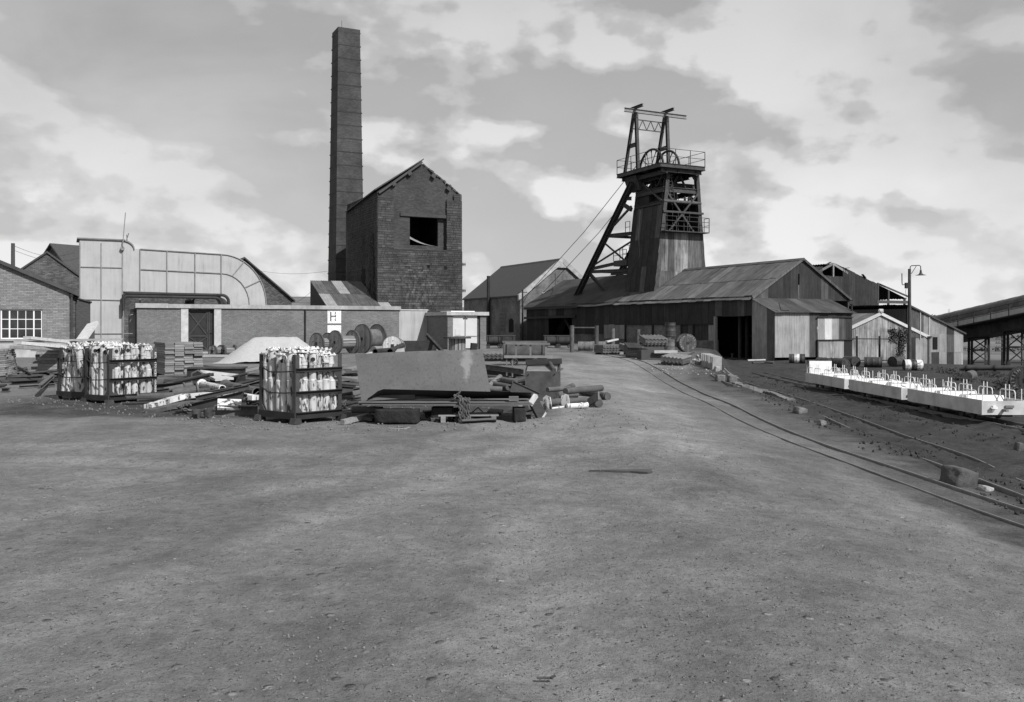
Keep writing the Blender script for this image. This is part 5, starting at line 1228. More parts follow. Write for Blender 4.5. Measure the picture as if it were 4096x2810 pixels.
def crate(near, th, s1, s2, label, plabel, lettering=False, seed=0, lean=0.0, n1=6, n2=6):
    h = 1.13; t = thing('prop_crate', label, 'crate', near, th, 'steel crates of pit props'); rng = random.Random(seed)
    def part(nm, fn, m='dark_steel', parent=t): b = MB(); fn(b); return b.build(nm, M[m], parent)
    lx = 0.0
    for i, (x, y) in enumerate(((0, 0), (s1, 0), (0, s2), (s1, s2))):
        dx, dy = (0.035 if x == 0 else -0.035), (0.035 if y == 0 else -0.035)
        def post(b, x=x, y=y, dx=dx, dy=dy):
            b.beam((x + dx, y, 0.02), (x + dx, y - lean * 0.1, h), 0.075, 0.014, (0, 1, 0)); b.beam((x, y + dy, 0.02), (x, y + dy - lean * 0.1, h), 0.014, 0.075, (0, 1, 0))
        po = part('corner_post', post); part('foot', lambda b, x=x, y=y: b.prism([(-0.08, -0.04), (0.08, -0.04), (0.05, 0.05), (-0.05, 0.05)], -0.07, 0.07, Matrix.Translation((x, y, 0.04))), 'dark_steel')
    for y in (0.0, s2):
        for z, w in ((0.12, 0.11), (0.49, 0.06), (0.87, 0.06)):
            part('rail', lambda b, y=y, z=z, w=w: (b.beam((0.0, y, z), (s1, y, z), 0.05, w), b.beam((0, y - 0.02, z + w / 2), (s1, y - 0.02, z + w / 2), 0.09, 0.008)), 'black_iron')
        for x, s in ((0.0, 1), (s1, -1)):
            part('gusset', lambda b, x=x, s=s, y=y: b.prism([(x, 0.90), (x + s * 0.20, 0.86), (x, 0.62)], y - 0.006, y + 0.006)); part('gusset', lambda b, x=x, s=s, y=y: b.prism([(x, 0.35), (x + s * 0.16, 0.15), (x, 0.15)], y - 0.006, y + 0.006))
    for x in (0.0, s1):
        part('rail', lambda b, x=x: b.beam((x, 0, 0.12), (x, s2, 0.12), 0.05, 0.11), 'black_iron')
        for z in (0.88, 0.53): part('rod', lambda b, x=x, z=z: b.tube([(x, 0.02, z - 0.02), (x - 0.03, s2 * 0.3, z - 0.04), (x - 0.02, s2 * 0.7, z - 0.05), (x, s2 - 0.02, z + 0.04)], 0.011, 6), 'black_iron')
        for y, s in ((0.0, 1), (s2, -1)):
            part('gusset', lambda b, x=x, s=s, y=y: b.add([(x - 0.006, y, 0.36), (x - 0.006, y + s * 0.16, 0.16), (x - 0.006, y, 0.16), (x + 0.006, y, 0.36), (x + 0.006, y + s * 0.16, 0.16), (x + 0.006, y, 0.16)], [(0, 1, 2), (5, 4, 3), (0, 3, 4, 1), (1, 4, 5, 2)]))
    part('floor_plate', lambda b: b.bx(0.02, s1 - 0.02, 0.02, s2 - 0.02, 0.08, 0.10), 'black_iron')
    if lettering:
        me = text_mesh("RETURN TO NCB MOORGREEN", 0.062, 0.0015); me.materials.append(M['white_paint'])
        link('lettering', me, t, Matrix.Translation((s1 - 0.035, -0.012, 0.60)) @ Matrix.Rotation(RAD(90), 4, 'X') @ Matrix.Rotation(RAD(-90), 4, 'Z'))
    Mt = Matrix.Translation(t.location) @ Matrix.Rotation(th, 4, 'Z')
    px_, py_ = (s1 - 0.20) / (n1 - 1), (s2 - 0.20) / (n2 - 1)
    for i in range(n1):
        for j in range(n2):
            p = Mt @ Vector((0.10 + i * px_ + rng.uniform(-.012, .012), 0.10 + j * py_ + rng.uniform(-.012, .012), 0.105))
            rot = (rng.uniform(-.055, .055), rng.uniform(-.055, .055) + lean * 0.12, th + rng.choice((0, 0, math.pi / 2, math.pi, -math.pi / 2)) + rng.uniform(-.3, .3))
            sc = rng.uniform(0.92, 1.03)
            if not prop0[1]:
                o = prop0[0]; o.location = p; o.rotation_euler = rot; prop0[1] = True
            else: o = dup(prop0[0], p, rot=rot)
            o['label'] = plabel; o['group'] = plabel.split(' in ')[-1]; o.scale = (1, 1, sc)
    return t
crate((-3.54, 14.80, gz(-3.5, 14.8)), RAD(50), 0.95, 1.0, 'dark steel crate of white props beside the leaning steel plate', 'white steel prop in the crate beside the leaning plate', seed=3)
crate((-8.24, 18.5, 0), RAD(58), 1.12, 0.82, 'dark steel crate of white props with white lettering down a post', 'white rust-streaked prop in the lettered crate', True, 5)
crate((-9.14, 19.4, 0), RAD(60), 0.9, 1.0, 'dark steel crate of leaning white props next to the lettered crate', 'leaning white prop in the crate next to the lettered crate', False, 8, 1.0)

# ------------------------------------------------------------------ laid objects: find the depth at which a thing of this radius rests on the ground
def lay(x, y, rpx, z0=0.0):
    z = z0
    for _ in range(8):
        d = (EYE - z) * F / (y - HY + rpx); X = (x - CX) / F * d; z = gz(X, d) + z0
    return P(x, y, d), rpx / F * d
def tag_new(b, name, mat, label, cat, group=None, p0=None):
    "mesh given in world coordinates; its origin goes to p0"
    p0 = Vector(p0) if p0 is not None else Vector(b.v[0]); b.v = [tuple(Vector(v) - p0) for v in b.v]
    o = b.build(name, M[mat]); o.location = p0; return tag(o, label, cat, group)
def pipe_thing(name, label, cat, a, c, rpx, mat, z0=0.0, z1=None, group=None, flange=(), hollow=False, n=14, rpx2=None, fl=1.5):
    (p, r), (q, r2) = lay(*a, rpx, z0), lay(*c, rpx2 or rpx, z0 if z1 is None else z1)
    t = thing(name, label, cat, p, 0, group); d = (q - p)
    b = MB(); (b.pipe(Vector(), d, r, r * 0.18, n) if hollow else b.cyl(Vector(), d, r, r2, n)); b.build('barrel', M[mat], t)
    dn = d.normalized()
    for k in flange:
        c0 = d * k; b = MB(); b.pipe(c0 - dn * 0.018, c0 + dn * 0.018, r * fl, r * (fl - 0.8), n) if hollow else b.cyl(c0 - dn * 0.018, c0 + dn * 0.018, r * fl, n=n, sm=False); b.build('flange', M[mat], t)
    return t
# heap between the crates
pipe_thing('flanged_pipe', 'long rusty flanged pipe lying against the lettered crate', 'pipe', (548, 1592), (692, 1586), 17, 'rust_steel', flange=(0.0,), hollow=True)
pipe_thing('flanged_pipe', 'rusty pipe with a large ring flange on its open end', 'pipe', (690, 1574), (790, 1558), 17, 'rust_steel', 0.05, 0.12, flange=(1.0,), hollow=True)
pipe_thing('flanged_pipe', 'thin rusty pipe behind the ring-flanged pipe', 'pipe', (655, 1562), (768, 1540), 11, 'rust_steel', 0.10, 0.2, flange=(0.72,))
pipe_thing('lined_pipe', 'rusty tapered pipe with flaking pale lining', 'pipe', (808, 1538), (890, 1556), 14, 'flaked_white', 0.10, flange=(0.0,), hollow=True, rpx2=18)
pipe_thing('fat_pipe', 'fat rusty pipe lying behind the centre crate', 'pipe', (902, 1546), (1030, 1572), 21, 'rust_steel', 0.02, flange=(0.0,), hollow=True, fl=1.3)
def strip(name, label, cat, pts, thick, z0, mat, width=0.16, group=None):
    "bent bar: pixel polyline, rests z0 above ground"
    ps = [lay(x, y, thick / 2, z)[0] for (x, y), z in zip(pts, z0)]; p0 = ps[0]; r = thick / F * p0.y
    t = thing(name, label, cat, p0, 0, group)
    for p, q in zip(ps, ps[1:]):
        e = (q - p).normalized() * 0.012; b = MB(); b.beam(p - p0 - e, q - p0 + e, width, r); b.build('section', M[mat], t)
    return t
strip('roof_bar', 'long white cranked roof bar lying across the pipes', 'roof bar', [(592, 1628), (670, 1604), (735, 1586), (810, 1580), (940, 1578), (1020, 1592)], 19, (0, .06, .12, .15, .16, .12), 'flaked_white')
strip('roof_bar_lower', 'dark cranked bar lying below the white roof bar', 'roof bar', [(600, 1646), (680, 1628), (760, 1612), (860, 1606)], 16, (0, .02, .04, .04), 'rust_steel', 0.2)
def ibeam_thing(name, label, a, c, z0, z1, w, h, mat='dark_steel', cat='girder', group=None):
    p, q = lay(*a, 8, z0)[0], lay(*c, 8, z1)[0]; t = thing(name, label, cat, p, 0, group); b = MB(); b.ibeam(Vector(), q - p, w, h, 0.014); b.build('section', M[mat], t); return t
ibeam_thing('girder', 'dark girder slanting up over the scrap with a chain on its end', (758, 1632), (978, 1578), 0.03, 0.30, 0.10, 0.14)
ibeam_thing('girder', 'deep rusty channel beam lying beside the centre crate', (862, 1642), (1030, 1646), 0.06, 0.04, 0.22, 0.20, 'rust_steel')
b = MB(); p = lay(870, 1618, 6, 0.18)[0]; q = lay(965, 1620, 6, 0.16)[0]; b.beam(p, q, 0.25, 0.05, (0, -0.6, 0.8)); tag_new(b, 'drilled_plate', 'flaked_white', 'white drilled plate lying on the channel beam', 'steel plate', p0=p)
for i, (x, y, z) in enumerate(((785, 1664, 0), (785, 1648, 0.09), (832, 1660, 0), (832, 1646, 0.09))):
    p, r = lay(x, y, 7, z); b = MB(); b.cyl(p - Vector((0, 0, 0.035)), p + Vector((0, 0, 0.035)), 0.075, n=14); b.cyl(p - Vector((0, 0, 0.045)), p + Vector((0, 0, 0.045)), 0.03, n=8)
    tag_new(b, 'roller', 'dark_steel', ('rusty roller lying on the dirt below the channel beam', 'rusty roller stacked on another below the channel beam')[i % 2], 'roller', ('bottom rollers', 'top rollers')[i % 2], p)
# chains: each one thing, every link a part
def chain(name, label, pts, link_len=0.062, r=0.010, mat='rust_steel'):
    pts = [Vector(p) for p in pts]; t = thing(name, label, 'chain', pts[0]); p0 = Vector(t.location)
    n = 10; ring = []
    for i in range(n):
        a = 2 * math.pi * i / n; ring.append((0.020 * math.cos(a), 0.0, 0.030 * math.sin(a) * 1.25))
    b = MB(); b.tube(ring, r, 5, True); me = b.mesh('link'); me.materials.append(M[mat])
    acc = 0.0; k = 0
    for a, c in zip(pts, pts[1:]):
        L_ = (c - a).length; d = (c - a).normalized()
        while acc < L_:
            p = a + d * acc; qz = d.to_track_quat('Z', 'Y'); mt = Matrix.Translation(p - p0) @ qz.to_matrix().to_4x4() @ Matrix.Rotation((k % 2) * math.pi / 2 + 0.3 * math.sin(k), 4, 'Z')
            link('link', me, t, mt); acc += link_len * 0.86; k += 1
        acc -= L_
    return t
rng = random.Random(5)
hp = [lay(735 + 22 * math.sin(i * 1.9) + rng.uniform(-6, 6), 1640 - 5 * (i % 5) + rng.uniform(-9, 8), 5, 0.02 + 0.03 * (i % 5))[0] for i in range(15)]
chain('chain_heap', 'heap of rusty chain in front of the white roof bar', hp, 0.09, 0.014)
chain('hanging_chain', 'short chain hanging off the end of the slanting girder', [lay(982, 1580, 6, 0.30)[0], lay(986, 1598, 6, 0.2)[0], lay(992, 1612, 6, 0.12)[0]], 0.09, 0.014)
# dark tank, ring frame, leaning pipe, boards
p = G(700, 1560) + Vector((0, 3.2, 0)); t = thing('scrap_tank', 'dark riveted tank lying behind the pipes', 'tank', p, RAD(4)); b = MB(); b.bx(-0.75, 0.75, -0.3, 0.3, 0, 0.42); b.build('shell', M['black_iron'], t); b = MB(); b.bx(-0.8, 0.8, -0.35, 0.35, 0.42, 0.46); b.build('rim', M['dark_steel'], t)
p = lay(780, 1525, 25, 0.0)[0]; t = thing('arch_frame', 'bent steel arch frame standing among the pipes', 'steel frame', p); b = MB(); b.tube([(0.0, 0, -0.25), (-0.10, 0, 0.0), (-0.08, 0, 0.20), (0.08, 0, 0.27), (0.19, 0, 0.2), (0.2, 0, -0.05)], 0.03, 6); b.build('hoop', M['rust_steel'], t)
pipe_thing('leaning_stand_pipe', 'thin stand pipe leaning on the timber stack', 'pipe', (712, 1497), (662, 1446), 6, 'dark_steel', 0.02, 0.42, flange=(1.0,), fl=2.2)

# ------------------------------------------------------------------ timber
def board_stack(name, label, loc, rz, cols_, rows, bw, bh, ln, mat, seed, ragged=0.05, cat='timber stack', tilt=0.0):
    t = thing(name, label, cat, loc, rot=(tilt, tilt * 0.5, rz)); rng = random.Random(seed)
    b = MB(); b.box((0, 0, 0), (bw - 0.012, ln, bh - 0.008)); me = b.mesh('board'); me.materials.append(M[mat])
    for j in range(rows):
        for i in range(cols_):
            link('board', me, t, Matrix.Translation(((i - (cols_ - 1) / 2) * bw + rng.uniform(-.006, .006), ln / 2 + rng.uniform(-ragged, ragged), bh * (j + 0.5) + 0.08)) @ Matrix.Rotation(rng.uniform(-.01, .01), 4, 'Z'))
    for y in (0.2, ln - 0.2):
        bb = MB(); bb.bx(-cols_ * bw / 2, cols_ * bw / 2, y - 0.05, y + 0.05, 0, 0.078); bb.build('bearer', M['timber_dark'], t)
    return t
p = G(730, 1508); board_stack('timber_stack', 'neat square stack of sawn timber blocks beside the scrap pipes', (p.x + 0.05, p.y, p.z), RAD(32), 4, 14, 0.29, 0.072, 1.7, 'timber', 2)
p = Vector((-15.2, 27.5, 0)); board_stack('board_bundle', 'tilted bundle of thin weathered boards behind the leaning props', p, RAD(100), 6, 14, 0.16, 0.06, 1.75, 'timber', 3, 0.03, tilt=-0.07)
for i, (a, c, dd, w, h, lb) in enumerate((((70, 1372), (300, 1392), 27.6, 0.35, 0.10, 'long pale plank resting on the board bundle'), ((108, 1352), (300, 1372), 27.8, 0.30, 0.09, 'long plank lying highest over the board bundle'), ((66, 1390), (250, 1398), 27.5, 0.5, 0.10, 'broad dark plank under the long pale plank'))):
    pa, qa = P(*a, dd), P(*c, dd + 1.9); b = MB(); b.beam(pa, qa, w, h); tag_new(b, 'plank', 'timber_pale' if i < 2 else 'timber', lb, 'plank', p0=pa)
b = MB(); pa, qa = P(318, 1372, 31), P(372, 1296, 32.5); b.beam(pa, qa, 0.12, 0.38, (1, 0, 0.3)); tag_new(b, 'plank', 'timber_pale', 'wide bent board leaning up in front of the duct outlet', 'plank', p0=pa)
board_stack('timber_pile', 'low pile of planks behind the prop crates', (-12.1, 30.0, 0), RAD(95), 5, 9, 0.2, 0.10, 3.4, 'timber', 9, 0.2)
b = MB(); b.beam(P(255, 1362, 29.6), P(470, 1358, 29.4), 0.6, 0.06); tag_new(b, 'plank', 'timber_pale', 'pale plank lying flat across the low plank pile', 'plank')
for i, (a, c, z0, z1, w, h, lb) in enumerate((((800, 1486), (955, 1503), .32, .18, .32, .07, 'long pale plank slanting down from the timber stack'), ((812, 1502), (870, 1520), .12, .10, .4, .06, 'short pale board under the long slanting plank'), ((838, 1498), (888, 1520), .22, .16, .35, .06, 'pale board lying skew across the short board'), ((880, 1508), (912, 1516), .16, .16, .3, .06, 'stub of pale board beyond the skew board'), ((800, 1412), (940, 1408), .05, .05, .2, .08, 'long thin plank lying in front of the fan house'), ((800, 1424), (925, 1424), .05, .05, .3, .1, 'pale plank lying nearest the foot of the sand pile'))):
    pa, qa = lay(*a, 4, z0)[0], lay(*c, 4, z1)[0]; b = MB(); b.beam(pa, qa, w, h); tag_new(b, 'plank', 'timber_pale', lb, 'plank', p0=pa)
# left-hand steel oddments
for i, (a, c, w, h, lb) in enumerate((((12, 1508), (175, 1508), .3, .12, 'rusty channel lying below the board bundle'), ((45, 1532), (215, 1522), .2, .10, 'dark flat girder lying on the dirt by the board bundle'), ((8, 1560), (38, 1560), .12, .1, 'short dark offcut of steel on the open dirt'), ((70, 1470), (125, 1500), .06, .09, 'rusty angle bar propped on the channel'), ((160, 1548), (210, 1505), .10, .10, 'dark bar leaning against the leaning props'))):
    pa, qa = lay(*a, 5, 0.03 if i < 3 else 0.2)[0], lay(*c, 5, 0.03 if i < 3 else 0.12)[0]; b = MB(); b.ibeam(pa, qa, w, h, 0.016); tag_new(b, 'steel_offcut', 'rust_steel' if i % 2 == 0 else 'dark_steel', lb, 'steel bar', p0=pa)

# ------------------------------------------------------------------ sand pile
def sand_pile():
    c = G(1065, 1455) + Vector((0, 1.6, 0)); b = MB(); nx, ny = 56, 36; vs = []
    for j in range(ny + 1):
        for i in range(nx + 1):
            x, y = -2.9 + 5.8 * i / nx, -1.9 + 3.8 * j / ny
            d = math.hypot(max(0, abs(x) - 0.75), max(0, abs(y) - 0.35)) + 0.10 * noise.noise((x * 1.2, y * 1.2, 3))
            h = 1.20 - 0.70 * d; h = min(1.13 + 0.02 * noise.noise((x * 3, y * 3, 0)), h)
            foot = 0.16 * max(0, 1 - max(0, d - 1.35) / 0.9); h = max(h, foot - 0.06)
            vs.append((x, y, h + 0.02 * noise.noise((x * 5, y * 5, 1)) - 0.03))
    b.add(vs, [(j * (nx + 1) + i, j * (nx + 1) + i + 1, (j + 1) * (nx + 1) + i + 1, (j + 1) * (nx + 1) + i) for j in range(ny) for i in range(nx)], True)
    m_plain('sand', 0.38, 0.14, 12.0, 0.95, rnd=0, bump=0.8)
    o = b.build('sand_pile', M['sand']); o.location = c; tag(o, 'flat-topped pile of pale sand in front of the fan house', 'sand pile')
sand_pile()

# ------------------------------------------------------------------ cable reels
def reel(label, c, ang, R_, width, rd, tilt=0.0, mat='timber', drum='slats', letters=None, drum_mat=None, group=None):
    "c: centre; ang: heading of the axle in the ground plane; tilt lifts one end"
    t = thing('cable_reel', label, 'cable reel', c, rot=(0, -tilt, ang), group=group)     # axle along local x
    for s in (-1, 1):
        x = s * width / 2; b = MB(); th = 0.07
        n = 7
        for k in range(n):                                     # planks of the flange
            y0, y1 = -R_ + 2 * R_ * k / n, -R_ + 2 * R_ * (k + 1) / n - 0.008
            pts = []
            m = 6
            top = [(y0 + (y1 - y0) * i / m) for i in range(m + 1)]
            up = [(y, math.sqrt(max(0, R_ * R_ - y * y))) for y in top]; lo = [(y, -z) for y, z in reversed(up)]
            poly = up + lo
            bb = MB(); mt = Matrix(((0, 1, 0, x), (1, 0, 0, 0), (0, 0, 1, 0), (0, 0, 0, 1))); bb.prism(poly, -th / 2 - 0.004 * (k % 2), th / 2 + 0.004 * (k % 2), mt)
            bb.build('flange_plank', M[mat], t)
        b = MB(); ring = 32
        b.pipe((x - th / 2 - 0.012, 0, 0), (x + th / 2 + 0.012, 0, 0), R_ + 0.006, 0.03, ring); b.build('flange_rim', M['timber_dark' if mat != 'timber_pale' else 'timber'], t)
        b = MB(); b.box((x + s * 0.03, 0, 0), (0.06, 0.16, 0.16)); b.build('axle_plate', M['black_iron'], t)
        for k in range(5):
            a = 2 * math.pi * k / 5 + 0.4; bb = MB(); bb.cyl((x, 0.5 * R_ * math.cos(a), 0.5 * R_ * math.sin(a)), (x + s * 0.055, 0.5 * R_ * math.cos(a), 0.5 * R_ * math.sin(a)), 0.028, n=6); bb.build('bolt', M['black_iron'], t)
    if drum == 'slats':
        for k in range(14):
            a = 2 * math.pi * k / 14; bb = MB(); bb.beam((-width / 2, rd * math.cos(a), rd * math.sin(a)), (width / 2, rd * math.cos(a), rd * math.sin(a)), 0.05, 2 * math.pi * rd / 14 * 0.8, (0, -math.sin(a), math.cos(a))); bb.build('drum_slat', M['timber'], t)
    else:
        b = MB(); b.cyl((-width / 2, 0, 0), (width / 2, 0, 0), rd * 0.96, n=24)
        for i in range(int(width / 0.06)): xx = -width / 2 + 0.05 + i * 0.06; b.tube([(xx, rd * math.cos(a), rd * math.sin(a)) for a in [2 * math.pi * q / 24 for q in range(24)]], 0.03, 5, True)
        b.build('wound_cable', M[drum_mat or 'rust_steel'], t)
    if letters:
        s = -1; tot = len(letters); step = RAD(17)
        for i, ch in enumerate(letters):
            if ch == ' ': continue
            a = math.pi / 2 + (i - (tot - 1) / 2) * step * 1.0
            me = text_mesh(ch, R_ * 0.30, 0.002); me.materials.append(M['concrete'])
            # on the face x = -width/2, seen from -x: local right is -y
            yy, zz = R_ * 0.82 * math.cos(a), R_ * 0.82 * math.sin(a)
            mt = Matrix.Translation((-width / 2 - 0.052, yy, zz)) @ Matrix(((0, 0, -1, 0), (-1, 0, 0, 0), (0, 1, 0, 0), (0, 0, 0, 1))) @ Matrix.Rotation((a - math.pi / 2) * -1 if False else -(math.pi / 2 - a) * -1, 4, 'Z')
            link('letter', me, t, mt)
    return t
def reel_at(x, y_bottom, R_px): d = EYE * F / (y_bottom - HY); return P(x, y_bottom - R_px, d), R_px / F * d
AX = RAD(48)
def place_reel(label, xf, yb, rpx, width, rdk, **k):
    c, r = reel_at(xf, yb, rpx); ang = k.pop('ang', AX); d = Vector((math.cos(ang), math.sin(ang), 0)); c = c + d * width / 2
    c.z = gz(c.x, c.y) + r; return reel(label, c, ang, r, width, r * rdk, **k)
place_reel('large cable reel still wound with cable', 1450, 1415, 59, 1.10, 0.62, drum='cable', drum_mat='asbestos', mat='timber')
place_reel('cable reel with bare slatted drum beside the wound reel', 1341, 1418, 48, 1.22, 0.50, mat='timber')
place_reel('empty cable reel with patched flange behind the slatted reel', 1268, 1418, 43, 0.8, 0.45, mat='timber', ang=RAD(52))
c, r = reel_at(1567, 1428, 40); reel('pale-faced cable reel facing the yard', c + Vector((0.05, 0.55, 0)), RAD(86), r, 0.8, r * 0.5, tilt=-0.12, mat='timber_pale')
c, r = reel_at(958, 1400, 47); reel('cable reel seen edge-on between door and sand pile', Vector((c.x, c.y, r)), RAD(-8), r, 1.10, r * 0.55, mat='timber_dark')
for i, (x, lb) in enumerate(((868, 'small reel lying half sunk by the fan house door'), (918, 'small reel half sunk behind the edge-on reel'))):
    c, r = reel_at(x, 1420, 24); reel(lb, Vector((c.x, c.y, r * 0.62)), RAD(60 - 25 * i), r, 0.6, r * 0.5, mat='timber')
c, r = reel_at(1829, 1418, 40); reel('cable reel lying flat on end before the white doors', Vector((c.x, c.y, 0.49)), 0.4, 0.78, 0.9, 0.45, tilt=RAD(90), mat='timber')
for i, (x, y) in enumerate(((1503, 1402), )):
    p, r = lay(x, y, 17); t = thing('timber_log', 'short round timber offcut by the wound reel', 'log', p); b = MB(); b.cyl((-0.12, -0.1, 0), (0.3, 0.5, 0), r, n=14); b.build('log_body', M['timber'], t)

# ------------------------------------------------------------------ steel plates, curled sheet, chain, supports
def plates():
    Z = 0.33; xa, xb = -2.53, 0.28
    for i in range(4):
        b = MB(); z = Z - 0.0125 * i; b.bx(-1.42, 1.42, 0, 1.2, -0.0045, 0.0045); o = b.build('steel_plate', M['grey_steel']); o.location = ((xa + xb) / 2 + 0.02 * i, 15.0 + 0.012 * (i % 3), z); o.rotation_euler = (0, 0.005, RAD(2.5) - 0.004 * i)
        tag(o, ('top plate of the flat stack of steel plates', 'second plate down in the flat steel plate stack', 'third plate down in the flat steel plate stack', 'lowest plate of the flat steel plate stack')[i], 'steel plate', 'flat stack of steel plates')
    # leaning plate
    bl, br, tr, tl = Vector((-2.52, 15.12, 0.345)), Vector((-0.36, 15.62, 0.40)), Vector((-0.53, 16.25, 1.175)), Vector((-2.76, 15.92, 1.105))
    n = (br - bl).cross(tl - bl).normalized(); b = MB(); k = 12; vs = []
    for s in (0, 0.012):
        for j in range(5):
            for i in range(k + 1): vs.append(bl.lerp(br, i / k).lerp(tl.lerp(tr, i / k), j / 4) - n * s + n * 0.02 * math.sin(math.pi * i / k))
    q = 5 * (k + 1)
    for s in (0, 1): b.add([v for v in vs[s * q:(s + 1) * q]], [((j * (k + 1) + i, j * (k + 1) + i + 1, (j + 1) * (k + 1) + i + 1, (j + 1) * (k + 1) + i))[::(1 if s == 0 else -1)] for j in range(4) for i in range(k)], True)
    rim = [i for i in range(k + 1)] + [(k + 1) * j + k for j in range(1, 5)] + [4 * (k + 1) + i for i in range(k - 1, -1, -1)] + [(k + 1) * j for j in range(3, 0, -1)]
    b.add([vs[i] for i in rim] + [vs[i + q] for i in rim], [(i, (i + 1) % len(rim), (i + 1) % len(rim) + len(rim), i + len(rim)) for i in range(len(rim))])
    t = MT('plate_steel', 0.5)
    st = t.noise(4.0, 6, 0.6, (7, 7, 0.5), dist=0.4); c = t.ramp(st, [(0.34, 0.058), (0.42, 0.080), (0.7, 0.092)])
    sp = t.n('ShaderNodeSeparateXYZ'); t.l(t.c.outputs['Object'], sp.inputs[0])
    c = t.math('MULTIPLY', c, t.ramp(t.noise(1.5, 6, 0.6), [(0.3, 0.8), (0.7, 1.15)]))
    patch = t.ramp(t.math('ADD', t.math('ADD', t.math('ABSOLUTE', t.math('SUBTRACT', sp.outputs[0], 1.72)), t.math('MULTIPLY', t.math('ABSOLUTE', t.math('SUBTRACT', sp.outputs[2], 0.62)), 0.28)), t.math('MULTIPLY', t.noise(6, 7, 0.75, (1, 1, 0.5)), 0.42)), [(0.26, 1.0), (0.33, 0.0)])
    t.out(t.mix(t.math('MULTIPLY', patch, 0.7), c, 0.20), st, 0.1, 0.003)
    tag_new(b, 'leaning_plate', 'plate_steel', 'big grey steel plate leaning back on the plate stack', 'steel plate', p0=bl)
    # curled sheet in front of it, coloured near-black for its shaded underside
    b = MB(); vs = []; nx, ny = 30, 5
    for i in range(nx + 1):
        k = i / nx; x = -2.42 + 2.75 * k; hgt = 0.185 * smooth(-0.02, 0.10, k) * (1 - 0.40 * k) + 0.02
        y0 = 15.06 + 0.12 * k
        for j in range(ny + 1):
            m = j / ny; vs.append((x, y0 + 0.02 + 0.42 * m, 0.350 + hgt * (1 - m) ** 1.5))
    lip = [(v[0], v[1] - 0.06, v[2] + 0.004) for v in vs[ny::ny + 1]]
    b.add(vs, [(i * (ny + 1) + j, (i + 1) * (ny + 1) + j, (i + 1) * (ny + 1) + j + 1, i * (ny + 1) + j + 1) for i in range(nx) for j in range(ny)], True)
    tag_new(b, 'curled_sheet', 'shaded', 'curled sheet coloured dark for its shaded underside, between leaning plate and plate stack', 'rubber sheet', p0=vs[0])
    for i, (x0, x1, y, z1, lb) in enumerate(((-2.25, -1.55, 15.0, 0.22, 'thick dark baulk under the crate end of the plate stack'), (-1.35, -1.0, 15.3, 0.23, 'dark baulk under the middle of the plate stack'), (0.02, 0.22, 15.2, 0.23, 'dark baulk under the chain end of the plate stack'))):
        b = MB(); block_stone(b, ((x0 + x1) / 2, y, z1 / 2 + 0.002), (x1 - x0, 0.3, z1), 60 + i, 0.02, 0.02, 7, rotm(0, 0, 0.1 * (i - 1))); tag_new(b, 'timber_baulk', 'baulk', lb, 'timber baulk')
    b = MB(); b.box((-2.05 + 0.2, 15.35, 0.40), (0.42, 0.16, 0.09)); tag_new(b, 'timber_block', 'timber_dark', 'dark block lying on the plates under the curled sheet', 'timber block')
    b = MB(); b.box((0.03, 15.12, 0.385), (0.16, 0.14, 0.075)); tag_new(b, 'timber_block', 'timber', 'small wooden block standing on the end of the plate stack', 'timber block')
    # pallet
    p = thing('pallet', 'broken wooden pallet under the hanging chain', 'pallet', (-0.72, 15.0, 0), RAD(3))
    for x in (-0.42, 0.0, 0.42): b = MB(); b.bx(x - 0.04, x + 0.04, 0, 0.6, 0.0, 0.10); b.build('bearer', M['timber'], p)
    for y in (0.05, 0.25, 0.45): b = MB(); b.bx(-0.5, 0.5, y - 0.045, y + 0.045, 0.102, 0.122); b.build('deck_board', M['timber'], p)
    # the hanging chain: several falls
    fr = Vector((-0.90, 14.97, 0.335)); pts = []
    tops = 0.36
    for i, dx in enumerate((0.04, 0.075, 0.115, 0.15, 0.185)):
        x = -0.90 + dx
        if i % 2 == 0: pts += [(x, 15.10, tops + 0.03), (x, 14.95, tops), (x, 14.93, 0.03)]
        else: pts += [(x, 14.93, 0.03), (x, 14.95, tops), (x, 15.10, tops + 0.03)]
    heap = [(-0.99 + 0.13 * abs(math.sin(i * 1.3)), 15.08 + 0.06 * math.cos(i * 2.1), tops + 0.03 + 0.025 * (i % 5)) for i in range(8)]
    chain('hanging_chain', 'rusty chain draped in folds over the edge of the plate stack', heap + pts, 0.062, 0.0095)
plates()

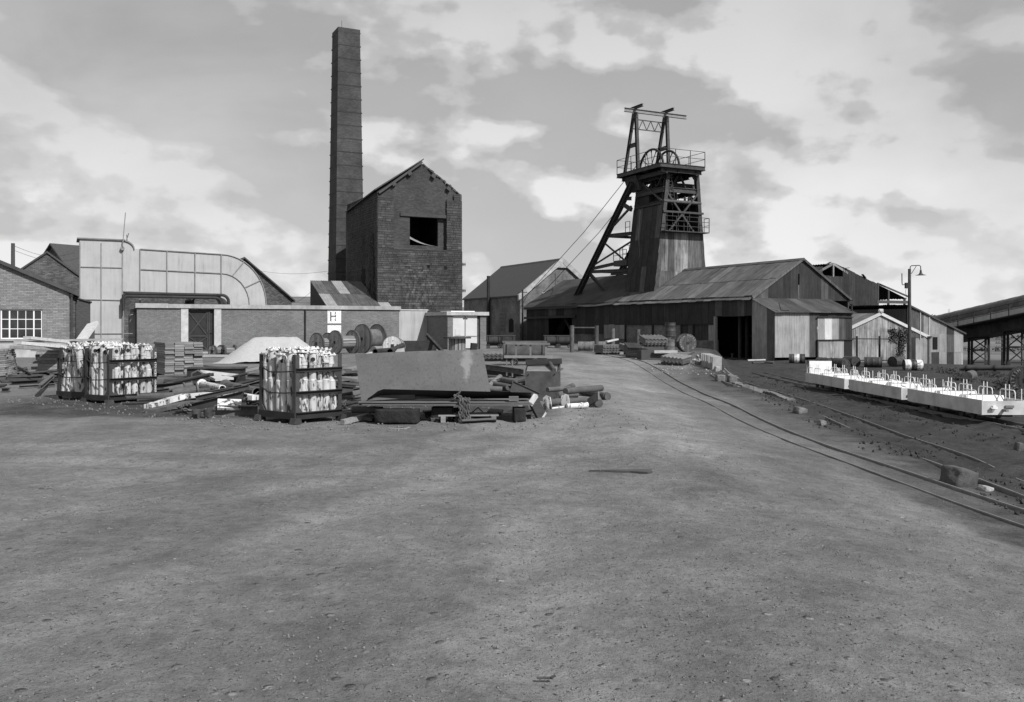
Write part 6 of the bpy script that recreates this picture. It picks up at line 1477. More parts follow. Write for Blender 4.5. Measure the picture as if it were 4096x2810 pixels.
# ------------------------------------------------------------------ right part of the heap: frame, hopper, girders, pipes
def hopper():
    g = G(2165, 1607); t = thing('steel_hopper', 'upturned rusty steel hopper box with flanged mouth', 'hopper', (g.x, g.y, 0), RAD(-6))
    w, h = 0.69, 0.64; d = 0.75; hb = 0.80; wt = 0.74
    b = MB()
    f = [(-w / 2, 0, 0), (w / 2, 0, 0), (w / 2, 0.03, h), (-w / 2, 0.03, h)]; k = [(-wt / 2, d, 0), (wt / 2, d, 0), (wt / 2, d, hb), (-wt / 2, d, hb)]
    b.add(f + [(x * 0.985, y + 0.015, z) for x, y, z in f], [(0, 1, 2, 3), (7, 6, 5, 4), (0, 4, 5, 1), (1, 5, 6, 2), (2, 6, 7, 3), (3, 7, 4, 0)]); b.build('front_plate', M['rust_steel'], t)
    b = MB(); b.add([f[0], f[3], k[3], k[0]], [(0, 1, 2, 3)]); b.add([f[1], k[1], k[2], f[2]], [(0, 1, 2, 3)]); b.add([k[0], k[3], k[2], k[1]], [(0, 1, 2, 3)]); b.build('side_plate', M['dark_steel'], t)
    b = MB(); b.add([(-w / 2 + 0.02, 0.04, h - 0.015), (w / 2 - 0.02, 0.04, h - 0.015), (wt / 2 - 0.02, d - 0.02, hb - 0.09), (-wt / 2 + 0.02, d - 0.02, hb - 0.09)], [(0, 1, 2, 3)]); b.build('top_plate', M['grey_steel'], t)
    b = MB(); b.beam((-wt / 2 - 0.03, d, hb), (wt / 2 + 0.03, d, hb + 0.03), 0.03, 0.12); b.build('flange', M['dark_steel'], t)
    b = MB(); b.cyl((0.14, d - 0.05, hb - 0.02), (0.27, 0.1, h + 0.02), 0.045, n=12); b.build('pipe_stub', M['rust_steel'], t)
    b = MB(); b.tube([(0.34, 0.2, h - 0.02), (0.42, 0.2, h + 0.03), (0.44, 0.25, h + 0.05), (0.38, 0.3, h + 0.02)], 0.018, 6); b.build('lug', M['rust_steel'], t)
    for (x, z) in ((-w / 2 + 0.07, h - 0.07), (w / 2 - 0.06, h - 0.06), (w / 2 - 0.06, 0.08)): b = MB(); b.cyl((x, -0.004, z), (x, 0.02, z), 0.012, n=8); b.build('bolt_hole', M['pitch_dark'], t)
hopper()
def trestle_frame():
    g = G(2100, 1535); t = thing('bench_frame', 'rusty steel bench frame standing behind the hopper', 'steel frame', (g.x, g.y, 0), RAD(-2)); s = g.y / F
    zt = EYE - (1374 - HY) * s; zb = EYE - (1428 - HY) * s; x0, x1 = (2009 - 2088) * s, (2188 - 2088) * s
    B = lambda nm, p, q, w, h, m='grey_steel': (lambda b: (b.beam(p, q, w, h, (0, 1, 0) if abs(p[0] - q[0]) < 0.01 else (0, 0, 1)), b.build(nm, M[m], t)))(MB())
    for y in (0.0,): B('top_rail', (x0, y, zt), (x1, y, zt - 0.02), 0.10, 0.06); B('lower_rail', (x0 - 0.03, y, zb), (x1 + 0.08, y, zb), 0.12, 0.07)
    for px_ in (2052, 2110, 2172): x = (px_ - 2088) * s; B('upright', (x, 0.03, zb + 0.03), (x, 0.03, zt - 0.03), 0.05, 0.08)
    for x in (x0 + 0.2, x0 + 0.04, x1 - 0.1): B('leg', (x, 0.02, 0), (x, 0.02, zb - 0.03), 0.04, 0.04)
    B('leg', (x1 - 0.1, 0.4, 0), (x1 - 0.1, 0.4, zb - 0.03), 0.04, 0.04)
    b = MB(); b.beam(((2056 - 2088) * s, 0.0, zt - 0.12), ((2080 - 2088) * s, 0, zt - 0.03), 0.03, 0.04); b.build('knee', M['rust_steel'], t)
trestle_frame()
def tub(t, L_=1.72, H_=0.72, Wd=0.9, lid=False, m='rust_steel'):
    "mine tub, side along x"
    n = 10; prof = [(-Wd / 2, H_)] + [(-Wd / 2 * math.cos(a), 0.34 - 0.34 * math.sin(a) + 0.0) for a in [math.pi * i / n for i in range(n + 1)]] + [(Wd / 2, H_)]
    z0 = 0.24; Mx = Matrix(((0, 1, 0, 0), (1, 0, 0, 0), (0, 0, 1, z0), (0, 0, 0, 1)))
    b = MB(); k = len(prof); vs = [Vector((x, y, z + z0)) for x in (-L_ / 2, L_ / 2) for y, z in prof]
    b.add(vs, [(i, i + 1, k + i + 1, k + i) for i in range(k - 1)], True); b.add(vs[:k], [tuple(range(k))]); b.add(vs[k:], [tuple(range(k - 1, -1, -1))]); b.build('body', M[m], t)
    b = MB(); b.beam((-L_ / 2 - 0.03, -Wd / 2, H_ + z0), (L_ / 2 + 0.03, -Wd / 2, H_ + z0), 0.06, 0.06); b.beam((-L_ / 2 - 0.03, Wd / 2, H_ + z0), (L_ / 2 + 0.03, Wd / 2, H_ + z0), 0.06, 0.06); b.build('rim', M[m], t)
    for x in (-L_ / 2 + 0.14, L_ / 2 - 0.14): b = MB(); b.beam((x, -Wd / 2 - 0.012, 0.5), (x, -Wd / 2 - 0.012, H_ + z0), 0.02, 0.10, (0, 1, 0)); b.build('strap', M[m], t)
    b = MB(); b.bx(-L_ / 2 - 0.08, L_ / 2 + 0.08, -0.2, 0.2, 0.16, 0.25); b.build('underframe', M['black_iron'], t)
    for x in (-0.42, 0.42):
        for s in (-1, 1):
            b = MB(); n = 16; b.tube([(x + 0.135 * math.cos(a), s * 0.33, 0.15 + 0.135 * math.sin(a)) for a in [2 * math.pi * i / n for i in range(n)]], 0.022, 5, True); w = b.build('wheel', M['dark_steel'], t)
            b = MB(); 
            for q in range(6): a = q * math.pi / 3; b.beam((x, s * 0.33, 0.15), (x + 0.13 * math.cos(a), s * 0.33, 0.15 + 0.13 * math.sin(a)), 0.02, 0.025)
            b.cyl((x, s * 0.33 - 0.03, 0.15), (x, s * 0.33 + 0.03, 0.15), 0.04, n=8); b.build('spokes', M['dark_steel'], w)
g = G(2098, 1464); t = thing('mine_tub', 'rusty round-bottomed mine tub standing behind the bench frame', 'mine tub', (g.x, g.y + 0.3, 0), RAD(2)); tub(t)
b = MB(); b.bx(-0.12, 0.05, -0.458, -0.44, 0.83, 0.86); b.build('slot', M['pitch_dark'], t)
for i, (x, lb) in enumerate(((1975, 'dark mine tub beyond the switch house'), (2032, 'dark mine tub half hidden by the nearer tub'), (2205, 'dark mine tub standing left of the shed opening'), (2256, 'dark mine tub under the shed opening'))):
    g = G(x, 1393); t = thing('mine_tub', lb, 'mine tub', (g.x, g.y, 0), RAD(3)); tub(t, 1.0 if i != 3 else 1.15, 0.66, 0.85, m='dark_steel')
# the girders behind the plate
for i, (a, c, z0) in enumerate((((1900, 1462), (2095, 1488), 0.30), ((1900, 1478), (2095, 1500), 0.14), ((1900, 1496), (2070, 1514), 0.0))):
    ibeam_thing('girder', ('topmost girder of the stack behind the leaning plate', 'middle girder of the stack behind the leaning plate', 'lowest girder of the stack behind the leaning plate')[i], a, c, z0 + 0.05, z0 + 0.05, 0.14, 0.15, 'rust_steel', group='girder stack')
# round props and pipes round the hopper
LG = 'rusty steel prop tubes heaped round the hopper'
lst = [((2262, 1566), (2405, 1553), 13, 'rust_steel', .20, 'long tube lying on top of the tube heap'), ((2322, 1564), (2432, 1588), 14, 'rust_steel', .0, 'tube with a collar pointing out into the yard'), ((2232, 1580), (2310, 1578), 13, 'rust_steel', .05, 'short capped tube beside the hopper'),
       ((2240, 1606), (2350, 1601), 12, 'rust_steel', .0, 'tube lying low in front of the short capped tube'), ((2388, 1596), (2396, 1614), 16, 'rust_steel', .0, 'tube end facing out at the tip of the heap'), ((2062, 1631), (2120, 1618), 15, 'asbestos', .0, 'pale tube with dark open end by the plate stack'),
       ((2102, 1632), (2165, 1620), 15, 'asbestos', .0, 'second pale tube with dark end by the propped board'), ((2180, 1614), (2245, 1606), 14, 'rust_steel', .02, 'stubby tube tucked under the bracket plates'), ((1972, 1538), (2035, 1550), 13, 'rust_steel', .12, 'tube lying behind the leaning plate'), ((1975, 1556), (2060, 1566), 13, 'rust_steel', .03, 'tube with crumpled collar behind the plate end'),
       ((1955, 1545), (2000, 1508), 10, 'asbestos', .15, 'pale tube pointing away behind the plate'), ((2262, 1558), (2290, 1545), 12, 'rust_steel', .12, 'broken tube stub against the hopper'), ((2190, 1560), (2270, 1554), 10, 'rust_steel', .25, 'thin tube behind the hopper'), ((2010, 1520), (2060, 1530), 12, 'rust_steel', .2, 'tube under the bench frame')]
for (a, c, r, m, z, lb) in lst: pipe_thing('steel_tube', 'rusty ' + lb if m == 'rust_steel' else lb, 'tube', a, c, r, m, z, flange=(0.95,) if 'collar' in lb else (), group=LG, fl=1.15)
pipe_thing('hydraulic_jack', 'white-painted prop lying flat in front of the hopper', 'pit prop', (2266, 1626), (2350, 1622), 11, 'flaked_white', 0.0, flange=(0.7, 0.95), fl=1.2)
ibeam_thing('girder', 'dark channel girder leaning down from the hopper to the plates', (2046, 1545), (2150, 1592), 0.50, 0.28, 0.06, 0.20)
pa, qa = lay(2130, 1598, 6, 0.33)[0], lay(2168, 1672, 6, -0.02)[0]; t = thing('propped_board', 'dark board with white painted ends propped on the plate stack', 'board', qa)
b = MB(); b.beam(pa - qa, Vector(), 0.20, 0.06, (0.5, -1, 0.3)); b.build('plank', M['timber_dark'], t)
b = MB(); b.beam((pa - qa) * 1.02, (pa - qa) * 0.9, 0.215, 0.07, (0.5, -1, 0.3)); b.build('white_end', M['flaked_white'], t)
b = MB(); b.beam((pa - qa) * 0.10, Vector(), 0.212, 0.066, (0.5, -1, 0.3)); b.build('white_end', M['flaked_white'], t)
t = thing('bracket_plates', 'pair of pale rusty bracket plates on a rod before the hopper', 'bracket', lay(2190, 1640, 4)[0])
o = Vector(t.location); q = lay(2272, 1630, 4)[0] - o
for c_ in (Vector(), q * 0.88): b = MB(); b.prism([(-0.08, 0), (0.1, 0), (0.06, 0.24), (-0.03, 0.27), (-0.09, 0.22)], -0.01, 0.01, Matrix.Translation(c_) @ Matrix.Rotation(RAD(-25), 4, 'Z')); b.build('plate', M['flaked_white'], t)
b = MB(); b.cyl(Vector((0, 0, 0.01)), q + Vector((0, 0, 0.02)), 0.02, n=8); b.build('rod', M['flaked_white'], t)
pa, qa = lay(2352, 1612, 5, 0.02)[0], lay(2395, 1583, 5, 0.22)[0]; b = MB(); b.beam(pa, qa, 0.16, 0.03, (1, -1, 0.6)); tag_new(b, 'plank', 'timber', 'short plank propped on the collared tube', 'plank', p0=pa)
# block heap behind the plate, pipes on it
def block_heap():
    g = Vector((-3.6, 29.0, 0)); t = thing('block_heap', 'heap of pale building blocks behind the leaning plate', 'block heap', g); rng = random.Random(8)
    b = MB(); b.box((0, 0, 0), (0.44, 0.22, 0.14)); me = b.mesh('block'); me.materials.append(M['fired_block'])
    for i in range(34):
        a = rng.uniform(0, 6.28); r = 1.0 * math.sqrt(rng.random()); x, y = r * math.cos(a), 0.55 * r * math.sin(a); z = 0.10 + 0.75 * (1 - r) * rng.uniform(.75, 1)
        link('block', me, t, Matrix.Translation((x, y, z)) @ (rotm(rng.uniform(-.6, .6), rng.uniform(-.6, .6), rng.uniform(0, 3)).to_4x4()))
    b = MB(); b.rock((0, 0, 0.2), (2.0, 1.2, 0.9), 2); b.build('core', M['rubble'], t)
block_heap()
for i, (x, y, z, lb) in enumerate(((1610, 1383, .74, 'upper'), (1606, 1399, .5, 'lower'))): pipe_thing('black_duct_pipe', lb + ' black open pipe end sticking out beside the block heap', 'pipe', (x, y), (1500 if i else 1560, 1408), 11, 'black_iron', z, 0.5 if i else 0.7, hollow=True)
b = MB(); pa, qa = P(1706, 1339, 52.8), P(1772, 1410, 50.5); b.ibeam(pa, qa, 0.16, 0.16, 0.015); tag_new(b, 'girder', 'dark_steel', 'dark girder leaning on the switch house wall side', 'girder', p0=pa)
b = MB(); p = P(1840, 1430, 55); _q = P(1894, 1385, 52); _q.z = 0.31; b.box(_q, (0.32, 0.5, 0.62), rotm(0, 0.08, 0.2)); tag_new(b, 'cable_box', 'black_iron', 'small dark steel box standing before the white doors', 'box')
b = MB(); b.bx(-6.4, -4.4, 52, 52.5, 0, 0.75); tag_new(b, 'steel_bin', 'dark_steel', 'long dark bin standing along the white plate wall', 'bin')
# loose mess inside the heap: timbers between centre crate and plate
for i, (a, c, z0, z1, w, h, m, lb) in enumerate((((1378, 1578), (1440, 1550), .12, .25, .2, .05, 'timber', 'short plank slanting up beside the leaning plate'), ((1372, 1512), (1442, 1522), .35, .3, .3, .06, 'timber', 'flat board between centre crate and leaning plate'), ((1375, 1538), (1445, 1545), .22, .2, .35, .06, 'timber_dark', 'dark board under the flat board'), ((1390, 1480), (1440, 1468), .5, .55, .25, .05, 'timber', 'bent board standing highest beside the leaning plate'), ((1370, 1690), (1478, 1662), .0, .05, .08, .08, 'timber', 'old round-edged pole on the dirt under the plate stack'))):
    pa, qa = lay(*a, 4, z0)[0], lay(*c, 4, z1)[0]; b = MB(); b.beam(pa, qa, w, h); tag_new(b, 'plank', m, lb, 'plank', p0=pa)
p = lay(1420, 1600, 35, 0.0)[0]; t = thing('steel_hoop', 'rusty steel hoop lying against the plate stack', 'hoop', (p.x, p.y + 0.25, 0.03)); b = MB(); b.tube([(0.28 * math.cos(a), 0.30 * math.sin(a), 0.05 + 0.10 * math.sin(a)) for a in [2 * math.pi * i / 22 for i in range(22)]], 0.022, 6, True); b.build('ring', M['rust_steel'], t)
p = G(1408, 1482) + Vector((0, 6, 0)); b = MB(); b.rock((0, 0, 0.15), (1.1, 0.7, 0.7), 5, (12, 7), 0.12); o = b.build('lime_heap', M['sand']); o.location = p; tag(o, 'small pale heap of sand behind the centre crate', 'sand heap')
# scrap heaped between the crates and behind the plate
rng = random.Random(91)
def scrap_field(n, xr, yr, zr, label, group, mats, lens=(0.5, 1.4), kinds=('beam', 'tube', 'plank')):
    for i in range(n):
        x, y = rng.uniform(*xr), rng.uniform(*yr); z = rng.uniform(*zr); p = lay(x, y, 4, z)[0]; a = rng.uniform(-0.5, 0.9); el = rng.uniform(-.12, .22); l = rng.uniform(*lens)
        d = Vector((math.cos(a) * math.cos(el), math.sin(a) * math.cos(el), math.sin(el))) * l * rng.choice((-1, 1)); k = rng.choice(kinds); b = MB()
        q = p + d; q.z = max(q.z, gz(q.x, q.y) + 0.04)
        if k == 'beam': b.ibeam(p, q, rng.uniform(.06, .12), rng.uniform(.07, .14), 0.012)
        elif k == 'tube': b.cyl(p, q, rng.uniform(.03, .075), n=10)
        else: b.beam(p, q, rng.uniform(.10, .26), rng.uniform(.025, .06), (rng.uniform(-.5, .5), rng.uniform(-.5, .5), 1))
        tag_new(b, {'beam': 'scrap_girder', 'tube': 'scrap_tube', 'plank': 'scrap_plank'}[k], rng.choice(mats), {'beam': 'rusty girder offcut ', 'tube': 'rusty length of tube ', 'plank': 'weathered flat strip '}[k] + label, 'scrap', group + {'beam': ' girders', 'tube': ' tubes', 'plank': ' strips'}[k], p)
scrap_field(34, (640, 1010), (1520, 1615), (0.0, 0.16), 'in the scrap between the crates', 'scrap between the crates', ['rust_steel', 'dark_steel', 'dark_steel', 'black_iron'])
scrap_field(12, (640, 1000), (1470, 1520), (0.0, 0.2), 'lying before the sand pile', 'scrap before the sand pile', ['timber', 'rust_steel', 'timber_dark'])
scrap_field(20, (1376, 1440), (1470, 1640), (0.0, 0.35), 'wedged between crate and leaning plate', 'scrap wedged by the plate', ['timber', 'dark_steel', 'timber_dark', 'rust_steel'], (0.3, 0.6))
scrap_field(20, (1960, 2090), (1505, 1575), (0.0, 0.22), 'behind the hopper and girder stack', 'scrap behind the hopper', ['rust_steel', 'dark_steel'], (0.4, 1.0))
scrap_field(14, (1420, 2080), (1648, 1690), (0.0, 0.05), 'on the dirt under the plate stack', 'scrap under the plates', ['timber', 'timber_dark', 'rust_steel'], (0.2, 0.6), ('plank', 'plank', 'tube'))
scrap_field(16, (10, 230), (1490, 1545), (0.0, 0.1), 'beside the board bundle', 'scrap by the bundle', ['rust_steel', 'dark_steel', 'black_iron'], (0.4, 1.1))
for i in range(26):                                   # slack cables and bent rods through the scrap
    x, y = (rng.uniform(640, 1000), rng.uniform(1540, 1640)) if i < 12 else ((rng.uniform(1960, 2230), rng.uniform(1520, 1640)) if i < 20 else (rng.uniform(1380, 1900), rng.uniform(1655, 1690)))
    p = lay(x, y, 3, 0.03)[0]; pts = [p]; a = rng.uniform(0, 6.28)
    for k in range(7): a += rng.uniform(-.8, .8); q = pts[-1] + Vector((math.cos(a) * 0.13, math.sin(a) * 0.13, 0)); q.z = gz(q.x, q.y) + rough(q.x, q.y) + 0.02 + 0.18 * max(0, math.sin(k * 0.55 + i)) * rng.random(); pts.append(q)
    b = MB(); b.tube(pts, rng.uniform(0.006, 0.014), 5); tag_new(b, 'bent_rod', rng.choice(['rust_steel', 'dark_steel', 'black_iron']), ('bent rod tangled in the scrap between the crates', 'bent rod tangled in the tubes by the hopper', 'bent rod on the dirt under the plate stack')[0 if i < 12 else (1 if i < 20 else 2)], 'rod', ('rods between the crates', 'rods by the hopper', 'rods under the plates')[0 if i < 12 else (1 if i < 20 else 2)], p)
# stack of wavy asbestos sheets
def wavy_stack(label, loc, rz, L_, W, n, tilt=(0, 0), th=0.03, waves=6, mat='asbestos', step=0.045):
    t = thing('roof_sheet_stack', label, 'sheet stack', loc, rot=(tilt[0], tilt[1], rz)); m = waves * 4
    b = MB(); vs = []
    for y in (0, L_):
        for dz in (0, th):
            for i in range(m + 1): vs.append((W * (i / m - 0.5), y, 0.028 * math.sin(2 * math.pi * i / 4) + dz))
    k = m + 1
    fs = [(i, i + 1, 2 * k + i + 1, 2 * k + i) for i in range(m)] + [(k + i, 3 * k + i, 3 * k + i + 1, k + i + 1) for i in range(m)] + [(i, k + i, k + i + 1, i + 1) for i in range(m)] + [(2 * k + i, 2 * k + i + 1, 3 * k + i + 1, 3 * k + i) for i in range(m)] + [(0, 2 * k, 3 * k, k), (m, k + m, 3 * k + m, 2 * k + m)]
    b.add(vs, fs); me = b.mesh('roof_sheet'); me.materials.append(M[mat]); rng = random.Random(n)
    for j in range(n): link('roof_sheet', me, t, Matrix.Translation((rng.uniform(-.015, .015), rng.uniform(-.03, .03), 0.12 + j * step)))
    for y in (0.15, L_ - 0.15): bb = MB(); bb.bx(-W / 2, W / 2, y - 0.05, y + 0.05, 0, 0.09); bb.build('bearer', M['timber_dark'], t)
    return t
def at_ground(x, y): g = G(x, y); return (g.x, g.y, g.z)
wavy_stack('stack of wavy roof sheets lying behind the plate beside the mine tub', at_ground(1978, 1447), RAD(-18), 1.6, 1.2, 5)
wavy_stack('stack of wavy roof sheets with timbers on top nearest the pipe frame', at_ground(2448, 1420), RAD(25), 1.0, 1.15, 10)
wavy_stack('tilted stack of wavy roof sheets behind the dark upended stack', at_ground(2550, 1424), RAD(20), 1.2, 1.2, 7, (0.15, 0.12))
wavy_stack('dark stack of wavy roof sheets slumped on edge', at_ground(2535, 1432), RAD(10), 0.7, 0.8, 11, (0.35, 0.05), mat='dark_steel')
wavy_stack('high stack of wavy roof sheets propped on a timber bearer', (lambda p: (p[0], p[1], p[2] + 0.5))(at_ground(2625, 1428)), RAD(12), 1.0, 1.25, 8, (0.2, 0.0))
wavy_stack('low stack of wavy roof sheets lying closest to the track', at_ground(2685, 1464), RAD(-28), 1.5, 1.05, 6, (0.06, 0.1))
b = MB(); p = G(2618, 1440); b.box((p.x, p.y + 0.4, p.z + 0.25), (1.5, 0.7, 0.5), rotm(0, 0, 0.2)); tag_new(b, 'timber_baulk', 'timber_dark', 'dark baulks carrying the high stack of roof sheets', 'timber baulk')
b = MB(); p = G(2618, 1440); b.box((p.x + 0.55, p.y - 0.05, p.z + 0.42), (1.2, 0.12, 0.14), rotm(0, 0, 0.15)); tag_new(b, 'timber_bearer', 'timber_pale', 'pale timber beam below the high stack of roof sheets', 'timber beam')
pa = P(2425, 1368, 51); b = MB(); b.beam(pa, P(2470, 1358, 51.5), 0.2, 0.08); tag_new(b, 'plank', 'timber_pale', 'pale plank lying on the roof sheet stack by the pipe frame', 'plank', p0=pa)
# pipe goal frame and stub posts
g1_, g2_ = G(2288, 1411), G(2386, 1410); t = thing('pipe_frame', 'goal-shaped frame of two pipe posts and a crossbar by the track', 'pipe frame', g1_)
hgt = (1411 - 1303) / F * g1_.y
for p in (Vector(), g2_ - g1_): b = MB(); b.cyl(p, p + Vector((0, 0, hgt)), 0.13, n=12); b.build('post', M['rust_steel'], t)
b = MB(); b.beam(Vector((0, 0, hgt - 0.12)), g2_ - g1_ + Vector((0, 0, hgt - 0.12)), 0.07, 0.07); b.build('crossbar', M['dark_steel'], t)
for x, yt, lb in ((2451, 1315, 'stub pipe post before the pale sheets of the shed wall'), (2552, 1318, 'stub pipe post before the brick shed wall')):
    d = 66.0; p = P(x, 1400, d); z = gz(p.x, d); b = MB(); b.cyl((p.x, d, z), (p.x, d, EYE + (HY - yt) / F * d), 0.16, n=10); tag_new(b, 'stub_post', 'rust_steel', lb, 'post', p0=(p.x, d, z))

# ------------------------------------------------------------------ oil drums
def drum_thing(label, loc, rot, mat='drum_paint', stripe=None, dent=False, group=None):
    t = thing('oil_drum', label, 'oil drum', loc, rot=rot, group=group); L_, r = 0.95, 0.31
    def seg(z0, z1, m, nm='shell'):
        b = MB(); n = 20; zs = [z0, (z0 + z1) / 2 - 0.02, (z0 + z1) / 2, (z0 + z1) / 2 + 0.02, z1]; vs = []
        for i, z in enumerate(zs):
            for k in range(n):
                a = 2 * math.pi * k / n; rr = r + (0.010 if i == 2 and nm == 'shell' else 0)
                if dent: rr *= 1 - 0.22 * max(0, math.cos(a - 1.0)) ** 3 * smooth(0.45, 0.75, z)
                vs.append((rr * math.cos(a), rr * math.sin(a), z - L_ / 2))
        b.add(vs, [(i * n + k, i * n + (k + 1) % n, (i + 1) * n + (k + 1) % n, (i + 1) * n + k) for i in range(4) for k in range(n)], True); b.build(nm, M[m], t)
    if stripe: seg(0, L_ * 0.34, stripe[0]); seg(L_ * 0.34, L_ * 0.66, stripe[1]); seg(L_ * 0.66, L_, stripe[2])
    else: seg(0, L_ / 3, mat); seg(L_ / 3, 2 * L_ / 3, mat); seg(2 * L_ / 3, L_, mat)
    for z in (-L_ / 2, L_ / 2):
        b = MB(); s = 1 if z > 0 else -1; b.cyl((0, 0, z - s * 0.02), (0, 0, z - s * 0.012), r - 0.004, n=20, sm=False); b.cyl((0.14, 0.05, z - s * 0.015), (0.14, 0.05, z + s * 0.004), 0.035, n=8); b.build('lid', M[stripe[2] if stripe and z > 0 else mat], t)
        b = MB(); b.tube([(r * math.cos(a), r * math.sin(a), z) for a in [2 * math.pi * k / 20 for k in range(20)]], 0.012, 5, True); b.build('rim', M[mat], t)
    return t
def lay_drum(label, x, y, ang, **k):
    d = 55.0
    for _ in range(6): X = (x - CX) / F * d; d = (EYE - gz(X, d) - 0.29) * F / (y - HY)
    X = (x - CX) / F * d; return drum_thing(label, (X, d, gz(X, d) + 0.285), (RAD(90), k.pop('roll', 0.3), ang), **k)
lay_drum('oil drum with a white painted band lying by the porch', 3188, 1436, RAD(72), stripe=('drum_paint', 'flaked_white', 'drum_paint'))
lay_drum('crushed dark oil drum lying end-on by the iron frame', 3300, 1452, RAD(25), dent=True)
lay_drum('dark oil drum with its lid turned to the yard beside the crushed drum', 3362, 1455, RAD(20), roll=1.2)
lay_drum('dark oil drum tucked behind the others with only its lid showing', 3404, 1447, RAD(15), roll=2.0)
lay_drum('large dark oil drum lying side-on before the fence', 3492, 1450, RAD(68))
lay_drum('dark oil drum lying skew at the foot of the ivy', 3588, 1447, RAD(125), roll=1)
lay_drum('dented white and dark banded oil drum', 3652, 1461, RAD(82), stripe=('flaked_white', 'drum_paint', 'flaked_white'), dent=True)
lay_drum('pale oil drum lying beside the pipe frame', 2343, 1386, RAD(80), mat='asbestos'); lay_drum('pale oil drum lying half behind the pipe frame post', 2395, 1385, RAD(80), mat='asbestos')
p = G(2690, 1415); drum_thing('upright dark oil drum with another standing on it by the lettered reel', (p.x, p.y + 1.0, p.z + 0.44), (0, 0, 1), mat='rust_steel'); drum_thing('dark oil drum standing on another beside the lettered reel', (p.x + 0.05, p.y + 1.0, p.z + 1.32), (0, 0, 2), mat='drum_paint')
c = P(2745, 1392, 56); reel('dark steel rope reel with worn white lettering by the shed wall', Vector((c.x, c.y, gz(c.x, c.y) + 0.56)), RAD(100), 0.56, 0.5, 0.3, mat='rust_steel', drum='cable', letters='BRITISH ROPES LTD')
c = P(4098, 1520, 36.5); reel('dark rope reel with white lettering behind the manriding cars', Vector((c.x, c.y, c.z)), RAD(70), 0.56, 0.5, 0.3, mat='drum_paint', drum='cable', letters='BRITISH ROPES LTD')

# ------------------------------------------------------------------ manriding cars
def manrider():
    t = thing('manriding_car', 'white manriding rail car', 'rail car', (0, 0, 0), 0); L_, W, z0, z1 = 4.30, 1.08, 0.18, 0.55
    b = MB(); b.bx(0, 0.03, 0, L_, z0, z1); b.build('side_panel', M['car_white'], t); b = MB(); b.bx(W - 0.03, W, 0, L_, z0, z1); b.build('side_panel', M['car_white'], t)
    for y in (0.0, L_ - 0.03): b = MB(); b.bx(0.03, W - 0.03, y, y + 0.03, z0, z1 - 0.02); b.build('end_panel', M['car_white'], t)
    b = MB(); b.bx(0.03, W - 0.03, 0.03, L_ - 0.03, z0 + 0.02, z0 + 0.05); b.build('floor', M['car_white'], t)
    for y, s in ((0.55, 1), (1.55, -1), (2.0, 1), (2.95, -1), (3.45, 1)):
        b = MB(); b.beam((0.04, y, z0 + 0.08), (W - 0.04, y, z0 + 0.08), 0.34, 0.06); b.build('seat', M['car_white'], t)
        b = MB(); b.beam((0.05, y + s * 0.2, z0 + 0.10), (0.05, y + s * 0.32, z1 + 0.04), 0.02, 0.02); b.add([(0.05, y + s * 0.18, z0 + .06), (W - 0.05, y + s * 0.18, z0 + .06), (W - 0.05, y + s * 0.34, z1 + 0.06), (0.05, y + s * 0.34, z1 + 0.06)], [(0, 1, 2, 3)]); b.build('seat_back', M['car_white'], t)
    for x in (0.045, W - 0.045):
        for y in (0.35, 1.45, 2.55, 3.45):
            w = 0.72; h = z1 + 0.22; pts = [(x, y, z1 - 0.1), (x, y, h - 0.08), (x, y + 0.03, h - 0.02), (x, y + 0.09, h), (x, y + w - 0.09, h), (x, y + w - 0.03, h - 0.02), (x, y + w, h - 0.08), (x, y + w, z1 - 0.1)]
            b = MB(); b.tube(pts, 0.0125, 7); b.build('grab_rail', M['white_paint'], t)
            for dy in (0.27, 0.45): b = MB(); b.cyl((x, y + dy, z1 - 0.1), (x, y + dy, z1 + 0.36), 0.012, n=7); b.build('upright', M['white_paint'], t)
        for y in (0.06, L_ - 0.06): b = MB(); b.cyl((x, y, z1 - 0.1), (x, y, z1 + 0.28), 0.012, n=7); b.build('upright', M['white_paint'], t)
    for y in (0.85, 1.45, 2.9, 3.5):
        for x in (0.22, 0.86):
            b = MB(); b.cyl((x - 0.03, y, 0.13), (x + 0.03, y, 0.13), 0.13, n=18, sm=False); w = b.build('wheel', M['dark_steel'], t)
            b = MB(); b.cyl((x - 0.04, y, 0.15), (x + 0.04, y, 0.15), 0.05, n=8); b.build('hub', M['black_iron'], w)
    b = MB(); b.bx(0.25, 0.83, 0.1, L_ - 0.1, 0.12, 0.178); b.build('underframe', M['black_iron'], t)
    for y in (-0.10, L_ + 0.10): b = MB(); b.beam((W / 2, y - 0.1, 0.3), (W / 2, y + 0.1, 0.3), 0.06, 0.06); b.build('coupling', M['grey_steel'], t)
    b = MB(); b.cyl((0.28, -0.02, 0.38), (0.28, -0.09, 0.38), 0.05, n=10); b.tube([(0.2, -0.05, 0.37), (0.22, -0.08, 0.34), (0.34, -0.08, 0.34), (0.36, -0.05, 0.37)], 0.014, 5); b.build('buffer', M['white_paint'], t)
    b = MB(); b.bx(0.58, 0.80, -0.035, 0.0, 0.36, 0.42); b.build('step', M['grey_steel'], t)
    return t
z_ = gz(12.1, 25) + 0.075
car = manrider(); car.location = (11.87, 22.85, z_); car['label'] = 'white manriding rail car with an open coupling at its free end'; car['group'] = 'row of white manriding cars'
dup(car, (11.86, 27.55, z_), 0.0, 'white manriding rail car in the middle of the row with hoses on its seats'); c3 = dup(car, (11.85, 32.25, z_), 0.0, 'white manriding rail car with a tall white board at its far end')
b = MB(); b.bx(0.1, 1.0, 4.1, 4.14, 0.5, 1.02); b.build('end_board', M['white_paint'], c3)
hh = thing('hose_coil', 'heap of white hose coils on the middle manriding car', 'hose', (12.5, 29.6, z_ + 0.45)); rng = random.Random(2)
